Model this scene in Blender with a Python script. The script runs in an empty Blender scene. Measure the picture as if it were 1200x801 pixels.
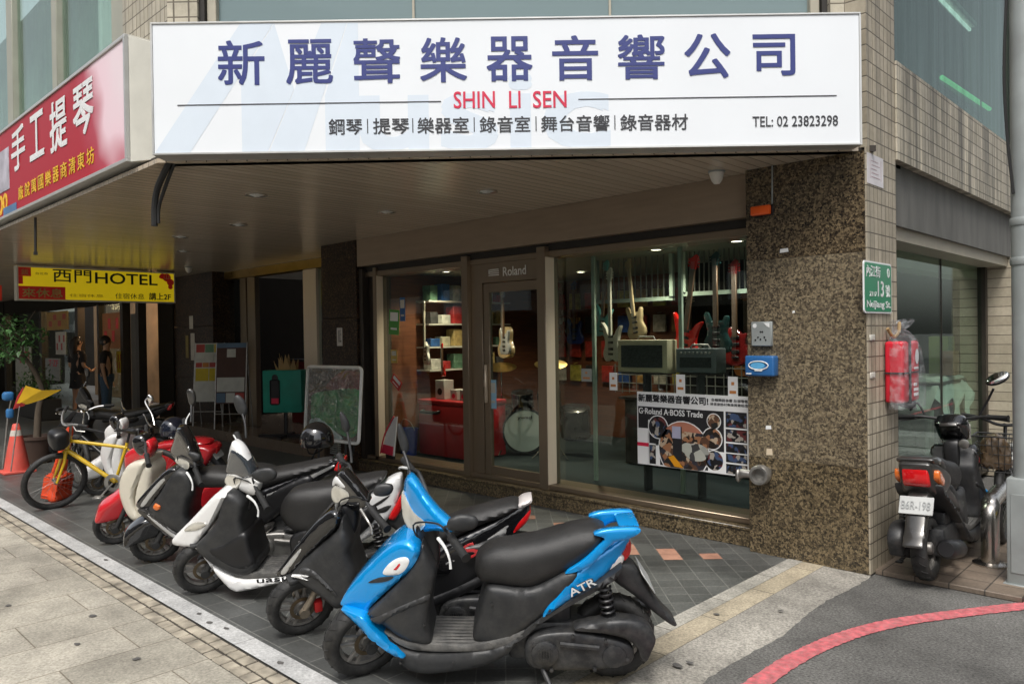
import bpy, bmesh, math, random
import numpy as np
from mathutils import Vector, Matrix
from mathutils.geometry import delaunay_2d_cdt

R = math.radians
random.seed(7)
SC = bpy.context.scene
COL = SC.collection

# ------------------------------------------------------------------ camera, sky, sun, exposure
cam_d = bpy.data.cameras.new("camera")
cam = bpy.data.objects.new("camera", cam_d)
COL.objects.link(cam)
SC.camera = cam
cam_d.sensor_width = 36.0
cam_d.lens = 36.0 * 893.0 / 1200.0
cam_d.clip_start = 0.05
cam_d.clip_end = 2000
YAW, PITCH, ROLL, EYE = 0.770731, -0.008485, -0.014776, 1.65
F_ = Vector((-math.sin(YAW) * math.cos(PITCH), math.cos(YAW) * math.cos(PITCH), math.sin(PITCH)))
r_ = Vector((math.cos(YAW), math.sin(YAW), 0))
u_ = r_.cross(F_)
R_ = r_ * math.cos(ROLL) + u_ * math.sin(ROLL)
U_ = u_ * math.cos(ROLL) - r_ * math.sin(ROLL)
cam.matrix_world = Matrix(((R_.x, U_.x, -F_.x, 0), (R_.y, U_.y, -F_.y, 0), (R_.z, U_.z, -F_.z, EYE), (0, 0, 0, 1)))

SUN_EL, SUN_AZ = 58, 150          # overcast: a broad soft sun high behind the camera
w = bpy.data.worlds.new("World")
SC.world = w
w.use_nodes = True
nt = w.node_tree
nt.nodes.clear()
sky = nt.nodes.new("ShaderNodeTexSky")
sky.sky_type = 'NISHITA'
sky.sun_disc = False
sky.sun_elevation = R(SUN_EL)
sky.sun_rotation = R(SUN_AZ)
sky.dust_density = 4.0
sky.air_density = 1.2
sky.ozone_density = 1.0
hs = nt.nodes.new("ShaderNodeHueSaturation")
hs.inputs['Saturation'].default_value = 0.3
bg = nt.nodes.new("ShaderNodeBackground")
bg.inputs['Strength'].default_value = 0.15
ow = nt.nodes.new("ShaderNodeOutputWorld")
nt.links.new(sky.outputs[0], hs.inputs['Color'])
nt.links.new(hs.outputs[0], bg.inputs['Color'])
nt.links.new(bg.outputs[0], ow.inputs['Surface'])
sl = bpy.data.lights.new("sun", 'SUN')
sl.energy = 1.6
sl.angle = R(16)
sl.color = (1.0, 0.96, 0.9)
sun = bpy.data.objects.new("sun", sl)
COL.objects.link(sun)
# sun over the camera's right shoulder
sd = Vector((math.sin(R(SUN_AZ)) * math.cos(R(SUN_EL)), math.cos(R(SUN_AZ)) * math.cos(R(SUN_EL)), math.sin(R(SUN_EL))))
sun.rotation_euler = sd.to_track_quat('Z', 'Y').to_euler()
sun.location = sd * 30
SC.view_settings.view_transform = 'Standard'
SC.view_settings.look = 'None'
SC.view_settings.exposure = 0.55
SC.view_settings.gamma = 1.0
SC.render.engine = 'CYCLES'
SC.cycles.use_denoising = True
SC.cycles.denoising_prefilter = 'ACCURATE'
SC.cycles.max_bounces = 8
SC.cycles.transparent_max_bounces = 12
SC.cycles.sample_clamp_indirect = 6

# ------------------------------------------------------------------ materials
MATS = {}


def _new(name):
    m = bpy.data.materials.new(name)
    m.use_nodes = True
    t = m.node_tree
    b = t.nodes['Principled BSDF']
    MATS[name] = m
    return m, t, b


def rgba(c):
    return (c[0], c[1], c[2], 1.0)


def mat(name, col, rough=0.5, metal=0.0, var=0.12, scale=6.0, bump=0.0, bscale=60.0, coat=0.0, emit=0.0,
        spec=0.5, dust=0.0, world=False, stretch=None, detail=5.0):
    """a surface with gentle colour and gloss variation; dust = settled grey dust showing in patches"""
    if name in MATS:
        return MATS[name]
    m, t, b = _new(name)
    N, L = t.nodes, t.links
    if world:
        co = N.new("ShaderNodeNewGeometry").outputs['Position']
    else:
        co = N.new("ShaderNodeTexCoord").outputs['Object']
    if stretch:
        mp = N.new("ShaderNodeMapping")
        mp.inputs['Scale'].default_value = stretch
        L.new(co, mp.inputs['Vector'])
        co = mp.outputs[0]
    n = N.new("ShaderNodeTexNoise")
    n.inputs['Scale'].default_value = scale
    n.inputs['Detail'].default_value = detail
    L.new(co, n.inputs['Vector'])
    cr = N.new("ShaderNodeValToRGB")
    cr.color_ramp.elements[0].position = 0.3
    cr.color_ramp.elements[1].position = 0.7
    cr.color_ramp.elements[0].color = rgba([c * (1 - var) for c in col])
    cr.color_ramp.elements[1].color = rgba([min(1, c * (1 + var)) for c in col])
    L.new(n.outputs['Fac'], cr.inputs[0])
    out = cr.outputs[0]
    if dust > 0:
        n2 = N.new("ShaderNodeTexNoise")
        n2.inputs['Scale'].default_value = scale * 1.7
        n2.inputs['Detail'].default_value = 8
        n2.inputs['Roughness'].default_value = 0.7
        L.new(co, n2.inputs['Vector'])
        mr = N.new("ShaderNodeMapRange")
        mr.inputs[1].default_value = 0.42
        mr.inputs[2].default_value = 0.75
        mr.inputs[3].default_value = 0.0
        mr.inputs[4].default_value = dust
        L.new(n2.outputs['Fac'], mr.inputs[0])
        mx = N.new("ShaderNodeMixRGB")
        mx.inputs[2].default_value = (0.22, 0.21, 0.19, 1)
        L.new(mr.outputs[0], mx.inputs[0])
        L.new(out, mx.inputs[1])
        out = mx.outputs[0]
    L.new(out, b.inputs['Base Color'])
    b.inputs['Metallic'].default_value = metal
    b.inputs['Specular IOR Level'].default_value = spec
    rr = N.new("ShaderNodeMapRange")
    rr.inputs[3].default_value = max(0.02, rough - 0.08)
    rr.inputs[4].default_value = min(1, rough + 0.1)
    L.new(n.outputs['Fac'], rr.inputs[0])
    L.new(rr.outputs[0], b.inputs['Roughness'])
    if coat:
        b.inputs['Coat Weight'].default_value = coat
        b.inputs['Coat Roughness'].default_value = 0.04
    if emit:
        b.inputs['Emission Color'].default_value = rgba(col)
        b.inputs['Emission Strength'].default_value = emit
    if bump:
        nb = N.new("ShaderNodeTexNoise")
        nb.inputs['Scale'].default_value = bscale
        nb.inputs['Detail'].default_value = 6
        L.new(co, nb.inputs['Vector'])
        bp = N.new("ShaderNodeBump")
        bp.inputs['Strength'].default_value = bump
        bp.inputs['Distance'].default_value = 0.01
        L.new(nb.outputs['Fac'], bp.inputs['Height'])
        L.new(bp.outputs[0], b.inputs['Normal'])
    return m


def tilemat(name, axes, bw, bh, off, mortar, c1, c2, cm, rot=0.0, shift=(0, 0), rough=0.6, stain=0.3, streak=0.0,
            spec=0.4, fine=60.0, fineamt=0.25, bump=0.3, stainscale=1.5, stretch_stain=(1, 1, 1)):
    """tiles or slabs laid on a world grid; axes names the two world axes of the surface"""
    m, t, b = _new(name)
    N, L = t.nodes, t.links
    g = N.new("ShaderNodeNewGeometry")
    sx = N.new("ShaderNodeSeparateXYZ")
    L.new(g.outputs['Position'], sx.inputs[0])
    cx = N.new("ShaderNodeCombineXYZ")
    L.new(sx.outputs['XYZ'.index(axes[0])], cx.inputs[0])
    L.new(sx.outputs['XYZ'.index(axes[1])], cx.inputs[1])
    mp = N.new("ShaderNodeMapping")
    mp.inputs['Rotation'].default_value = (0, 0, rot)
    mp.inputs['Location'].default_value = (shift[0], shift[1], 0)
    L.new(cx.outputs[0], mp.inputs[0])
    br = N.new("ShaderNodeTexBrick")
    br.inputs['Scale'].default_value = 1.0
    br.inputs['Brick Width'].default_value = bw
    br.inputs['Row Height'].default_value = bh
    br.inputs['Mortar Size'].default_value = mortar
    br.inputs['Mortar Smooth'].default_value = 0.2
    br.inputs['Bias'].default_value = 0.0
    br.offset = off
    br.inputs['Color1'].default_value = rgba(c1)
    br.inputs['Color2'].default_value = rgba(c2)
    br.inputs['Mortar'].default_value = rgba(cm)
    L.new(mp.outputs[0], br.inputs['Vector'])
    # stone grain
    n = N.new("ShaderNodeTexNoise")
    n.inputs['Scale'].default_value = fine
    n.inputs['Detail'].default_value = 6
    n.inputs['Roughness'].default_value = 0.7
    L.new(g.outputs['Position'], n.inputs['Vector'])
    mr = N.new("ShaderNodeMapRange")
    mr.inputs[1].default_value = 0.3
    mr.inputs[2].default_value = 0.7
    mr.inputs[3].default_value = 1 - fineamt
    mr.inputs[4].default_value = 1 + fineamt
    L.new(n.outputs['Fac'], mr.inputs[0])
    mul = N.new("ShaderNodeMixRGB")
    mul.blend_type = 'MULTIPLY'
    mul.inputs[0].default_value = 1
    L.new(br.outputs['Color'], mul.inputs[1])
    L.new(mr.outputs[0], mul.inputs[2])
    # broad stains
    mp2 = N.new("ShaderNodeMapping")
    mp2.inputs['Scale'].default_value = stretch_stain
    L.new(g.outputs['Position'], mp2.inputs[0])
    n2 = N.new("ShaderNodeTexNoise")
    n2.inputs['Scale'].default_value = stainscale
    n2.inputs['Detail'].default_value = 7
    n2.inputs['Roughness'].default_value = 0.65
    L.new(mp2.outputs[0], n2.inputs['Vector'])
    mr2 = N.new("ShaderNodeMapRange")
    mr2.inputs[1].default_value = 0.35
    mr2.inputs[2].default_value = 0.68
    mr2.inputs[3].default_value = 1 - stain
    mr2.inputs[4].default_value = 1 + stain * 0.4
    L.new(n2.outputs['Fac'], mr2.inputs[0])
    mul2 = N.new("ShaderNodeMixRGB")
    mul2.blend_type = 'MULTIPLY'
    mul2.inputs[0].default_value = 1
    L.new(mul.outputs[0], mul2.inputs[1])
    L.new(mr2.outputs[0], mul2.inputs[2])
    L.new(mul2.outputs[0], b.inputs['Base Color'])
    r2 = N.new("ShaderNodeMapRange")
    r2.inputs[3].default_value = rough - 0.15
    r2.inputs[4].default_value = min(1, rough + 0.15)
    L.new(n2.outputs['Fac'], r2.inputs[0])
    L.new(r2.outputs[0], b.inputs['Roughness'])
    b.inputs['Specular IOR Level'].default_value = spec
    bp = N.new("ShaderNodeBump")
    bp.inputs['Strength'].default_value = bump
    bp.inputs['Distance'].default_value = 0.004
    ad = N.new("ShaderNodeMath")
    ad.operation = 'MULTIPLY_ADD'
    ad.inputs[1].default_value = -1.0
    L.new(br.outputs['Fac'], ad.inputs[0])
    sc2 = N.new("ShaderNodeMath")
    sc2.operation = 'MULTIPLY'
    sc2.inputs[1].default_value = 0.4
    L.new(n.outputs['Fac'], sc2.inputs[0])
    L.new(sc2.outputs[0], ad.inputs[2])
    L.new(ad.outputs[0], bp.inputs['Height'])
    L.new(bp.outputs[0], b.inputs['Normal'])
    return m


def granite(name, stops, scale, rough):
    m, t, b = _new(name)
    N, L = t.nodes, t.links
    g = N.new("ShaderNodeNewGeometry")
    v = N.new("ShaderNodeTexVoronoi")
    v.inputs['Scale'].default_value = scale
    v.inputs['Randomness'].default_value = 1
    v.distance = 'MANHATTAN'
    nz = N.new("ShaderNodeTexNoise")
    nz.inputs['Scale'].default_value = scale * 0.9
    nz.inputs['Detail'].default_value = 3
    L.new(g.outputs['Position'], nz.inputs['Vector'])
    mx = N.new("ShaderNodeMixRGB")
    mx.inputs[0].default_value = 0.022
    L.new(g.outputs['Position'], mx.inputs[1])
    L.new(nz.outputs['Color'], mx.inputs[2])
    L.new(mx.outputs[0], v.inputs['Vector'])
    sp = N.new("ShaderNodeSeparateColor")
    L.new(v.outputs['Color'], sp.inputs[0])
    big = N.new("ShaderNodeTexNoise")
    big.inputs['Scale'].default_value = 3.0
    big.inputs['Detail'].default_value = 5
    L.new(g.outputs['Position'], big.inputs['Vector'])
    ad = N.new("ShaderNodeMath")
    ad.operation = 'MULTIPLY_ADD'
    ad.inputs[1].default_value = 0.5
    L.new(big.outputs['Fac'], ad.inputs[0])
    s2 = N.new("ShaderNodeMath")
    s2.operation = 'SUBTRACT'
    s2.inputs[1].default_value = 0.25
    L.new(sp.outputs[0], s2.inputs[0])
    L.new(s2.outputs[0], ad.inputs[2])
    cr = N.new("ShaderNodeValToRGB")
    e = cr.color_ramp.elements
    while len(e) < len(stops):
        e.new(0.5)
    for k, (p, c) in enumerate(stops):
        e[k].position = p
        e[k].color = rgba(c)
    L.new(ad.outputs[0], cr.inputs[0])
    L.new(cr.outputs[0], b.inputs['Base Color'])
    b.inputs['Roughness'].default_value = rough
    b.inputs['Specular IOR Level'].default_value = 0.5
    return m


def glassmat(name, tint, refl=1.0, rough=0.0, base=None, basefac=0.0, streak=0.0):
    """thin window glass: clear with a Fresnel mirror, optionally with a film of dirt"""
    m, t, b = _new(name)
    N, L = t.nodes, t.links
    N.remove(b)
    o = N['Material Output']
    tr = N.new("ShaderNodeBsdfTransparent")
    tr.inputs[0].default_value = rgba(tint)
    gl = N.new("ShaderNodeBsdfGlossy")
    gl.inputs['Roughness'].default_value = rough
    gl.inputs['Color'].default_value = (0.92, 0.97, 0.95, 1)
    # faint waviness so a pane is never a perfect mirror
    n = N.new("ShaderNodeTexNoise")
    n.inputs['Scale'].default_value = 1.3
    L.new(N.new("ShaderNodeNewGeometry").outputs['Position'], n.inputs['Vector'])
    bp = N.new("ShaderNodeBump")
    bp.inputs['Strength'].default_value = 0.05
    bp.inputs['Distance'].default_value = 0.02
    L.new(n.outputs['Fac'], bp.inputs['Height'])
    L.new(bp.outputs[0], gl.inputs['Normal'])
    fr = N.new("ShaderNodeFresnel")
    # the same reflectance from either side of the thin pane
    ge = N.new("ShaderNodeNewGeometry")
    io = N.new("ShaderNodeMath")
    io.operation = 'MULTIPLY_ADD'
    io.inputs[1].default_value = 1 / 1.5 - 1.5
    io.inputs[2].default_value = 1.5
    L.new(ge.outputs['Backfacing'], io.inputs[0])
    L.new(io.outputs[0], fr.inputs['IOR'])
    mu = N.new("ShaderNodeMath")
    mu.operation = 'MULTIPLY'
    mu.use_clamp = True
    mu.inputs[1].default_value = refl
    L.new(fr.outputs[0], mu.inputs[0])
    mx = N.new("ShaderNodeMixShader")
    L.new(mu.outputs[0], mx.inputs[0])
    L.new(tr.outputs[0], mx.inputs[1])
    L.new(gl.outputs[0], mx.inputs[2])
    last = mx
    if base:
        df = N.new("ShaderNodeBsdfDiffuse")
        df.inputs[0].default_value = rgba(base)
        m2 = N.new("ShaderNodeMixShader")
        m2.inputs[0].default_value = basefac
        if streak:
            # rain runs: a dirt film drawn out vertically
            mp = N.new("ShaderNodeMapping")
            mp.inputs['Scale'].default_value = (7, 7, 0.35)
            L.new(N.new("ShaderNodeNewGeometry").outputs['Position'], mp.inputs[0])
            n3 = N.new("ShaderNodeTexNoise")
            n3.inputs['Scale'].default_value = 1.6
            n3.inputs['Detail'].default_value = 6
            L.new(mp.outputs[0], n3.inputs['Vector'])
            mr = N.new("ShaderNodeMapRange")
            mr.inputs[1].default_value = 0.3
            mr.inputs[2].default_value = 0.75
            mr.inputs[3].default_value = max(0, basefac - streak)
            mr.inputs[4].default_value = basefac + streak
            L.new(n3.outputs['Fac'], mr.inputs[0])
            L.new(mr.outputs[0], m2.inputs[0])
        L.new(mx.outputs[0], m2.inputs[1])
        L.new(df.outputs[0], m2.inputs[2])
        last = m2
    L.new(last.outputs[0], o.inputs['Surface'])
    return m


# ------------------------------------------------------------------ mesh building
def catmull(pts, closed=True, n=6):
    out = []
    P = [(p[0], p[1]) for p in pts]
    c = [len(p) > 2 and p[2] for p in pts]
    k = len(P)
    rng = range(k) if closed else range(k - 1)
    for i in rng:
        p1, p2 = P[i], P[(i + 1) % k]
        p0 = P[(i - 1) % k] if closed or i > 0 else p1
        p3 = P[(i + 2) % k] if closed or i + 2 < k else p2
        if c[i]:
            p0 = p1
        if c[(i + 1) % k]:
            p3 = p2
        for j in range(n):
            t = j / n
            q = []
            for a in range(2):
                q.append(0.5 * ((2 * p1[a]) + (-p0[a] + p2[a]) * t + (2 * p0[a] - 5 * p1[a] + 4 * p2[a] - p3[a]) * t * t
                                + (-p0[a] + 3 * p1[a] - 3 * p2[a] + p3[a]) * t ** 3))
            out.append(tuple(q))
    if not closed:
        out.append(P[-1])
    return out


def spline3(pts, n=6):
    out = []
    k = len(pts)
    P = [Vector(p) for p in pts]
    for i in range(k - 1):
        p0 = P[max(i - 1, 0)]
        p1, p2 = P[i], P[i + 1]
        p3 = P[min(i + 2, k - 1)]
        for j in range(n):
            t = j / n
            out.append(0.5 * ((2 * p1) + (-p0 + p2) * t + (2 * p0 - 5 * p1 + 4 * p2 - p3) * t * t
                              + (-p0 + 3 * p1 - 3 * p2 + p3) * t ** 3))
    out.append(P[-1])
    return out


def seg_dist(p, poly):
    a = np.array(poly)
    b = np.roll(a, -1, axis=0)
    d = b - a
    L2 = (d * d).sum(1) + 1e-12
    w_ = p[:, None, :] - a[None]
    t = np.clip((w_ * d[None]).sum(2) / L2[None], 0, 1)
    q = w_ - t[..., None] * d[None]
    return np.sqrt((q * q).sum(2)).min(1)


def inside(p, poly):
    a = np.array(poly)
    b = np.roll(a, -1, axis=0)
    x, y = p[:, 0:1], p[:, 1:2]
    c = ((a[None, :, 1] > y) != (b[None, :, 1] > y)) & (
        x < (b[None, :, 0] - a[None, :, 0]) * (y - a[None, :, 1]) / (b[None, :, 1] - a[None, :, 1] + 1e-15) + a[None, :, 0])
    return c.sum(1) % 2 == 1


class MB:
    def __init__(s):
        s.bm = bmesh.new()

    def _add(s, verts, faces):
        vs = [s.bm.verts.new(v) for v in verts]
        out = []
        for f in faces:
            try:
                out.append(s.bm.faces.new([vs[i] for i in f]))
            except ValueError:
                pass
        return vs, out

    def box(s, x0, x1, y0, y1, z0, z1, bev=0.0, seg=1, M=None):
        x0, x1 = min(x0, x1), max(x0, x1)
        y0, y1 = min(y0, y1), max(y0, y1)
        z0, z1 = min(z0, z1), max(z0, z1)
        v = [(x0, y0, z0), (x1, y0, z0), (x1, y1, z0), (x0, y1, z0), (x0, y0, z1), (x1, y0, z1), (x1, y1, z1), (x0, y1, z1)]
        if M is not None:
            v = [M @ Vector(p) for p in v]
        vs, fs = s._add(v, [(0, 3, 2, 1), (4, 5, 6, 7), (0, 1, 5, 4), (1, 2, 6, 5), (2, 3, 7, 6), (3, 0, 4, 7)])
        if bev > 0:
            es = list({e for f in fs for e in f.edges})
            bmesh.ops.bevel(s.bm, geom=es, offset=bev, segments=seg, affect='EDGES', profile=0.5)
        return s

    def quad(s, a, b, c, d):
        s._add([a, b, c, d], [(0, 1, 2, 3)])
        return s

    def poly(s, pts):
        s._add(pts, [tuple(range(len(pts)))])
        return s

    def prism(s, pts, ext):
        n = len(pts)
        e = Vector(ext)
        v = [Vector(p) for p in pts] + [Vector(p) + e for p in pts]
        f = [tuple(range(n))[::-1], tuple(range(n, 2 * n))]
        for i in range(n):
            j = (i + 1) % n
            f.append((i, j, n + j, n + i))
        s._add(v, f)
        return s

    def tube(s, pts, r, seg=8, smooth=0, caps=True, flat=1.0):
        P = spline3(pts, smooth) if smooth else [Vector(p) for p in pts]
        n = len(P)
        if isinstance(r, (list, tuple)):
            rr = [r[min(int(i * (len(r) - 1) / max(1, n - 1)), len(r) - 2)] * (1 - (i * (len(r) - 1) / max(1, n - 1) - min(int(i * (len(r) - 1) / max(1, n - 1)), len(r) - 2)))
                  + r[min(int(i * (len(r) - 1) / max(1, n - 1)), len(r) - 2) + 1] * (i * (len(r) - 1) / max(1, n - 1) - min(int(i * (len(r) - 1) / max(1, n - 1)), len(r) - 2)) for i in range(n)]
        else:
            rr = [r] * n
        T = []
        for i in range(n):
            d = P[min(i + 1, n - 1)] - P[max(i - 1, 0)]
            T.append(d.normalized() if d.length > 1e-9 else Vector((0, 0, 1)))
        up = Vector((0, 0, 1)) if abs(T[0].z) < 0.9 else Vector((1, 0, 0))
        a = (up - T[0] * up.dot(T[0])).normalized()
        v, f = [], []
        for i in range(n):
            a = (a - T[i] * a.dot(T[i])).normalized()
            b = T[i].cross(a)
            for k in range(seg):
                th = 2 * math.pi * k / seg
                v.append(P[i] + a * (math.cos(th) * rr[i] * flat) + b * (math.sin(th) * rr[i]))
        for i in range(n - 1):
            for k in range(seg):
                k2 = (k + 1) % seg
                f.append((i * seg + k, i * seg + k2, (i + 1) * seg + k2, (i + 1) * seg + k))
        if caps:
            f.append(tuple(range(seg))[::-1])
            f.append(tuple((n - 1) * seg + k for k in range(seg)))
        s._add(v, f)
        return s

    def lathe(s, prof, origin, axis, seg=24, close=False):
        """prof: (radius, distance along axis)"""
        ax = Vector(axis).normalized()
        up = Vector((0, 0, 1)) if abs(ax.z) < 0.9 else Vector((1, 0, 0))
        a = (up - ax * up.dot(ax)).normalized()
        b = ax.cross(a)
        o = Vector(origin)
        v, f = [], []
        n = len(prof)
        for (r, t) in prof:
            for k in range(seg):
                th = 2 * math.pi * k / seg
                v.append(o + ax * t + (a * math.cos(th) + b * math.sin(th)) * r)
        m = n if close else n - 1
        for i in range(m):
            i2 = (i + 1) % n
            for k in range(seg):
                k2 = (k + 1) % seg
                f.append((i * seg + k, i * seg + k2, i2 * seg + k2, i2 * seg + k))
        if not close:
            if prof[0][0] > 1e-4:
                f.append(tuple(range(seg))[::-1])
            if prof[-1][0] > 1e-4:
                f.append(tuple((n - 1) * seg + k for k in range(seg)))
        s._add(v, f)
        return s

    def ball(s, c, r, seg=16, rings=10, M=None):
        if not isinstance(r, (tuple, list)):
            r = (r, r, r)
        v, f = [], []
        for i in range(rings + 1):
            ph = math.pi * i / rings
            for k in range(seg):
                th = 2 * math.pi * k / seg
                p = Vector((r[0] * math.sin(ph) * math.cos(th), r[1] * math.sin(ph) * math.sin(th), r[2] * math.cos(ph)))
                if M is not None:
                    p = M @ p
                v.append(Vector(c) + p)
        for i in range(rings):
            for k in range(seg):
                k2 = (k + 1) % seg
                f.append((i * seg + k, (i + 1) * seg + k, (i + 1) * seg + k2, i * seg + k2))
        s._add(v, f)
        bmesh.ops.remove_doubles(s.bm, verts=s.bm.verts, dist=1e-6)
        return s

    def inflate(s, pts, wfun, r=0.04, m=0.7, g=0.022, yc=0.0, smooth=5, M=None):
        """a solid whose side outline (x, z) is pts; wfun is the half width, rounded off within r of the outline;
        m is the fraction of the half width left at the outline itself"""
        poly = catmull(pts, True, smooth) if smooth else [(p[0], p[1]) for p in pts]
        # even spacing
        res = []
        k = len(poly)
        for i in range(k):
            a, b = np.array(poly[i]), np.array(poly[(i + 1) % k])
            L = np.linalg.norm(b - a)
            if L < 1e-5:
                continue
            q = max(1, int(round(L / g)))
            for j in range(q):
                res.append(tuple(a + (b - a) * j / q))
        ded = [res[0]]
        for p in res[1:]:
            if math.hypot(p[0] - ded[-1][0], p[1] - ded[-1][1]) > g * 0.22:
                ded.append(p)
        if math.hypot(ded[0][0] - ded[-1][0], ded[0][1] - ded[-1][1]) < g * 0.22:
            ded.pop()
        poly = ded
        A = np.array(poly)
        lo, hi = A.min(0), A.max(0)
        xs = np.arange(lo[0], hi[0] + g, g)
        zs = np.arange(lo[1], hi[1] + g, g * 0.866)
        grid = np.array([(x + (g / 2 if j % 2 else 0), z) for j, z in enumerate(zs) for x in xs])
        grid = grid[inside(grid, poly)]
        if len(grid):
            grid = grid[seg_dist(grid, poly) > g * 0.55]
        cand = []
        nxt, prv = np.roll(A, -1, 0), np.roll(A, 1, 0)
        tg = nxt - prv
        nn = np.stack([-tg[:, 1], tg[:, 0]], 1)
        nn /= (np.linalg.norm(nn, axis=1, keepdims=True) + 1e-12)
        area = ((A[:, 0] * nxt[:, 1] - nxt[:, 0] * A[:, 1]).sum())
        if area < 0:
            nn = -nn
        d0 = min(r * 0.18, g * 0.5)
        off = A + nn * d0
        off = off[inside(off, poly)] if len(off) else off
        if len(off):
            off = off[seg_dist(off, poly) > d0 * 0.8]
        allp = [Vector(p) for p in poly] + [Vector(p) for p in off] + [Vector(p) for p in grid]
        n0 = len(poly)
        try:
            cv, ce, cf, ov, oe, of = delaunay_2d_cdt(allp, [], [list(range(n0))], 1, 1e-6)
        except Exception:
            return s
        C = np.array([(v[0], v[1]) for v in cv])
        d = seg_dist(C, poly)
        bnd = d < 1e-5
        if not callable(wfun):
            wv = wfun
            wfun = lambda x, z: wv
        ycf = yc if callable(yc) else (lambda x, z: yc)
        top, bot = [], []
        for i in range(len(C)):
            x, z = C[i]
            f = min(d[i] / r, 1.0)
            f = math.sqrt(max(0.0, 1 - (1 - f) ** 2))
            y = wfun(x, z) * (m + (1 - m) * f)
            c0 = ycf(x, z)
            pt, pb = Vector((x, c0 + y, z)), Vector((x, c0 - y, z))
            if M is not None:
                pt, pb = M @ pt, M @ pb
            vt = s.bm.verts.new(pt)
            vb = vt if (bnd[i] and m <= 0.001) else s.bm.verts.new(pb)
            top.append(vt)
            bot.append(vb)
        cnt = {}
        for f in cf:
            f = list(f)
            for a, b in zip(f, f[1:] + f[:1]):
                cnt[(a, b)] = cnt.get((a, b), 0) + 1
            for arr, ff in ((top, f[::-1]), (bot, f)):
                try:
                    s.bm.faces.new([arr[i] for i in ff])
                except ValueError:
                    pass
        if m > 0.001:
            for (a, b) in list(cnt):
                if (b, a) not in cnt:
                    try:
                        s.bm.faces.new([top[a], top[b], bot[b], bot[a]])
                    except ValueError:
                        pass
        return s

    def xf(s, M):
        bmesh.ops.transform(s.bm, matrix=M, verts=s.bm.verts)
        return s

    def build(s, name, m, parent=None, ang=40, world=True, smooth=True):
        bmesh.ops.recalc_face_normals(s.bm, faces=s.bm.faces)
        me = bpy.data.meshes.new(name)
        if parent is not None and world:
            W = WM.get(parent.name, Matrix.Identity(4))
            bmesh.ops.transform(s.bm, matrix=W.inverted(), verts=s.bm.verts)
        loc = None
        if parent is None and world:
            co = [v.co for v in s.bm.verts]
            loc = Vector(((min(c.x for c in co) + max(c.x for c in co)) / 2, (min(c.y for c in co) + max(c.y for c in co)) / 2, min(c.z for c in co)))
            bmesh.ops.translate(s.bm, vec=-loc, verts=s.bm.verts)
        s.bm.to_mesh(me)
        s.bm.free()
        me.materials.append(m)
        if smooth:
            for p in me.polygons:
                p.use_smooth = True
            me.set_sharp_from_angle(angle=R(ang))
        o = bpy.data.objects.new(name, me)
        COL.objects.link(o)
        if parent is not None:
            o.parent = parent
            WM[o.name] = WM.get(parent.name, Matrix.Identity(4))
        elif loc is not None:
            o.location = loc
            WM[o.name] = Matrix.Translation(loc)
        return o


WM = {}


def tag(o, label, cat, group=None):
    o['label'] = label
    o['category'] = cat
    if group:
        o['group'] = group
    return o


def thing(name, label, cat, loc=(0, 0, 0), rot=(0, 0, 0), group=None):
    o = bpy.data.objects.new(name, None)
    COL.objects.link(o)
    o.empty_display_size = 0.2
    o.location = loc
    o.rotation_euler = rot
    WM[o.name] = Matrix.LocRotScale(Vector(loc), __import__('mathutils').Euler(rot), None)
    return tag(o, label, cat, group)


def struct(name, mb, m, **k):
    o = mb.build(name, m, **k)
    o['kind'] = 'structure'
    return o


def text(body, name, m, parent, O, U, V, box, weight=0.0, depth=0.003, world=True, keep=False):
    """raised lettering fitted to box = (u0, u1, v0, v1) on the plane through O spanned by U and V"""
    cu = bpy.data.curves.new('t', 'FONT')
    cu.body = body
    cu.extrude = 0.01
    cu.resolution_u = 3
    ob = bpy.data.objects.new('t', cu)
    COL.objects.link(ob)
    dg = bpy.context.evaluated_depsgraph_get()
    me = bpy.data.meshes.new_from_object(ob.evaluated_get(dg))
    bpy.data.objects.remove(ob)
    bpy.data.curves.remove(cu)
    U, V, O = Vector(U).normalized(), Vector(V).normalized(), Vector(O)
    Nn = U.cross(V)
    co = np.array([v.co for v in me.vertices])
    lo, hi = co.min(0), co.max(0)
    u0, u1, v0, v1 = box
    su = (u1 - u0) / max(1e-6, hi[0] - lo[0])
    sv = (v1 - v0) / max(1e-6, hi[1] - lo[1])
    if keep:
        su = sv
    W = Matrix.Identity(4)
    if parent is not None and world:
        W = WM.get(parent.name, W).inverted()
    for i, v in enumerate(me.vertices):
        c = co[i]
        p = O + U * (u0 + (c[0] - lo[0]) * su) + V * (v0 + (c[1] - lo[1]) * sv) + Nn * ((c[2] + 0.01) / 0.02 * depth)
        v.co = W @ p
    if weight > 0:
        # heavier strokes: the same strokes laid again a little to each side
        em = (v1 - v0) * weight * 0.9
        sv_, sf_ = [tuple(v.co) for v in me.vertices], [tuple(p.vertices) for p in me.polygons]
        W3 = W.to_3x3()
        nv, nf = [], []
        for q, (a, b) in enumerate(((-1, -1), (1, -1), (1, 1), (-1, 1))):
            d = W3 @ (U * em * a + V * em * b + Nn * depth * 0.06 * q)
            base = len(nv)
            nv += [(c[0] + d.x, c[1] + d.y, c[2] + d.z) for c in sv_]
            nf += [tuple(i + base for i in f) for f in sf_]
        me = bpy.data.meshes.new(name)
        me.from_pydata(nv, [], nf)
    me.materials.clear()
    me.materials.append(m)
    me.name = name
    o = bpy.data.objects.new(name, me)
    COL.objects.link(o)
    if parent is not None:
        o.parent = parent
        WM[o.name] = WM.get(parent.name, Matrix.Identity(4))
    return o

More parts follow.
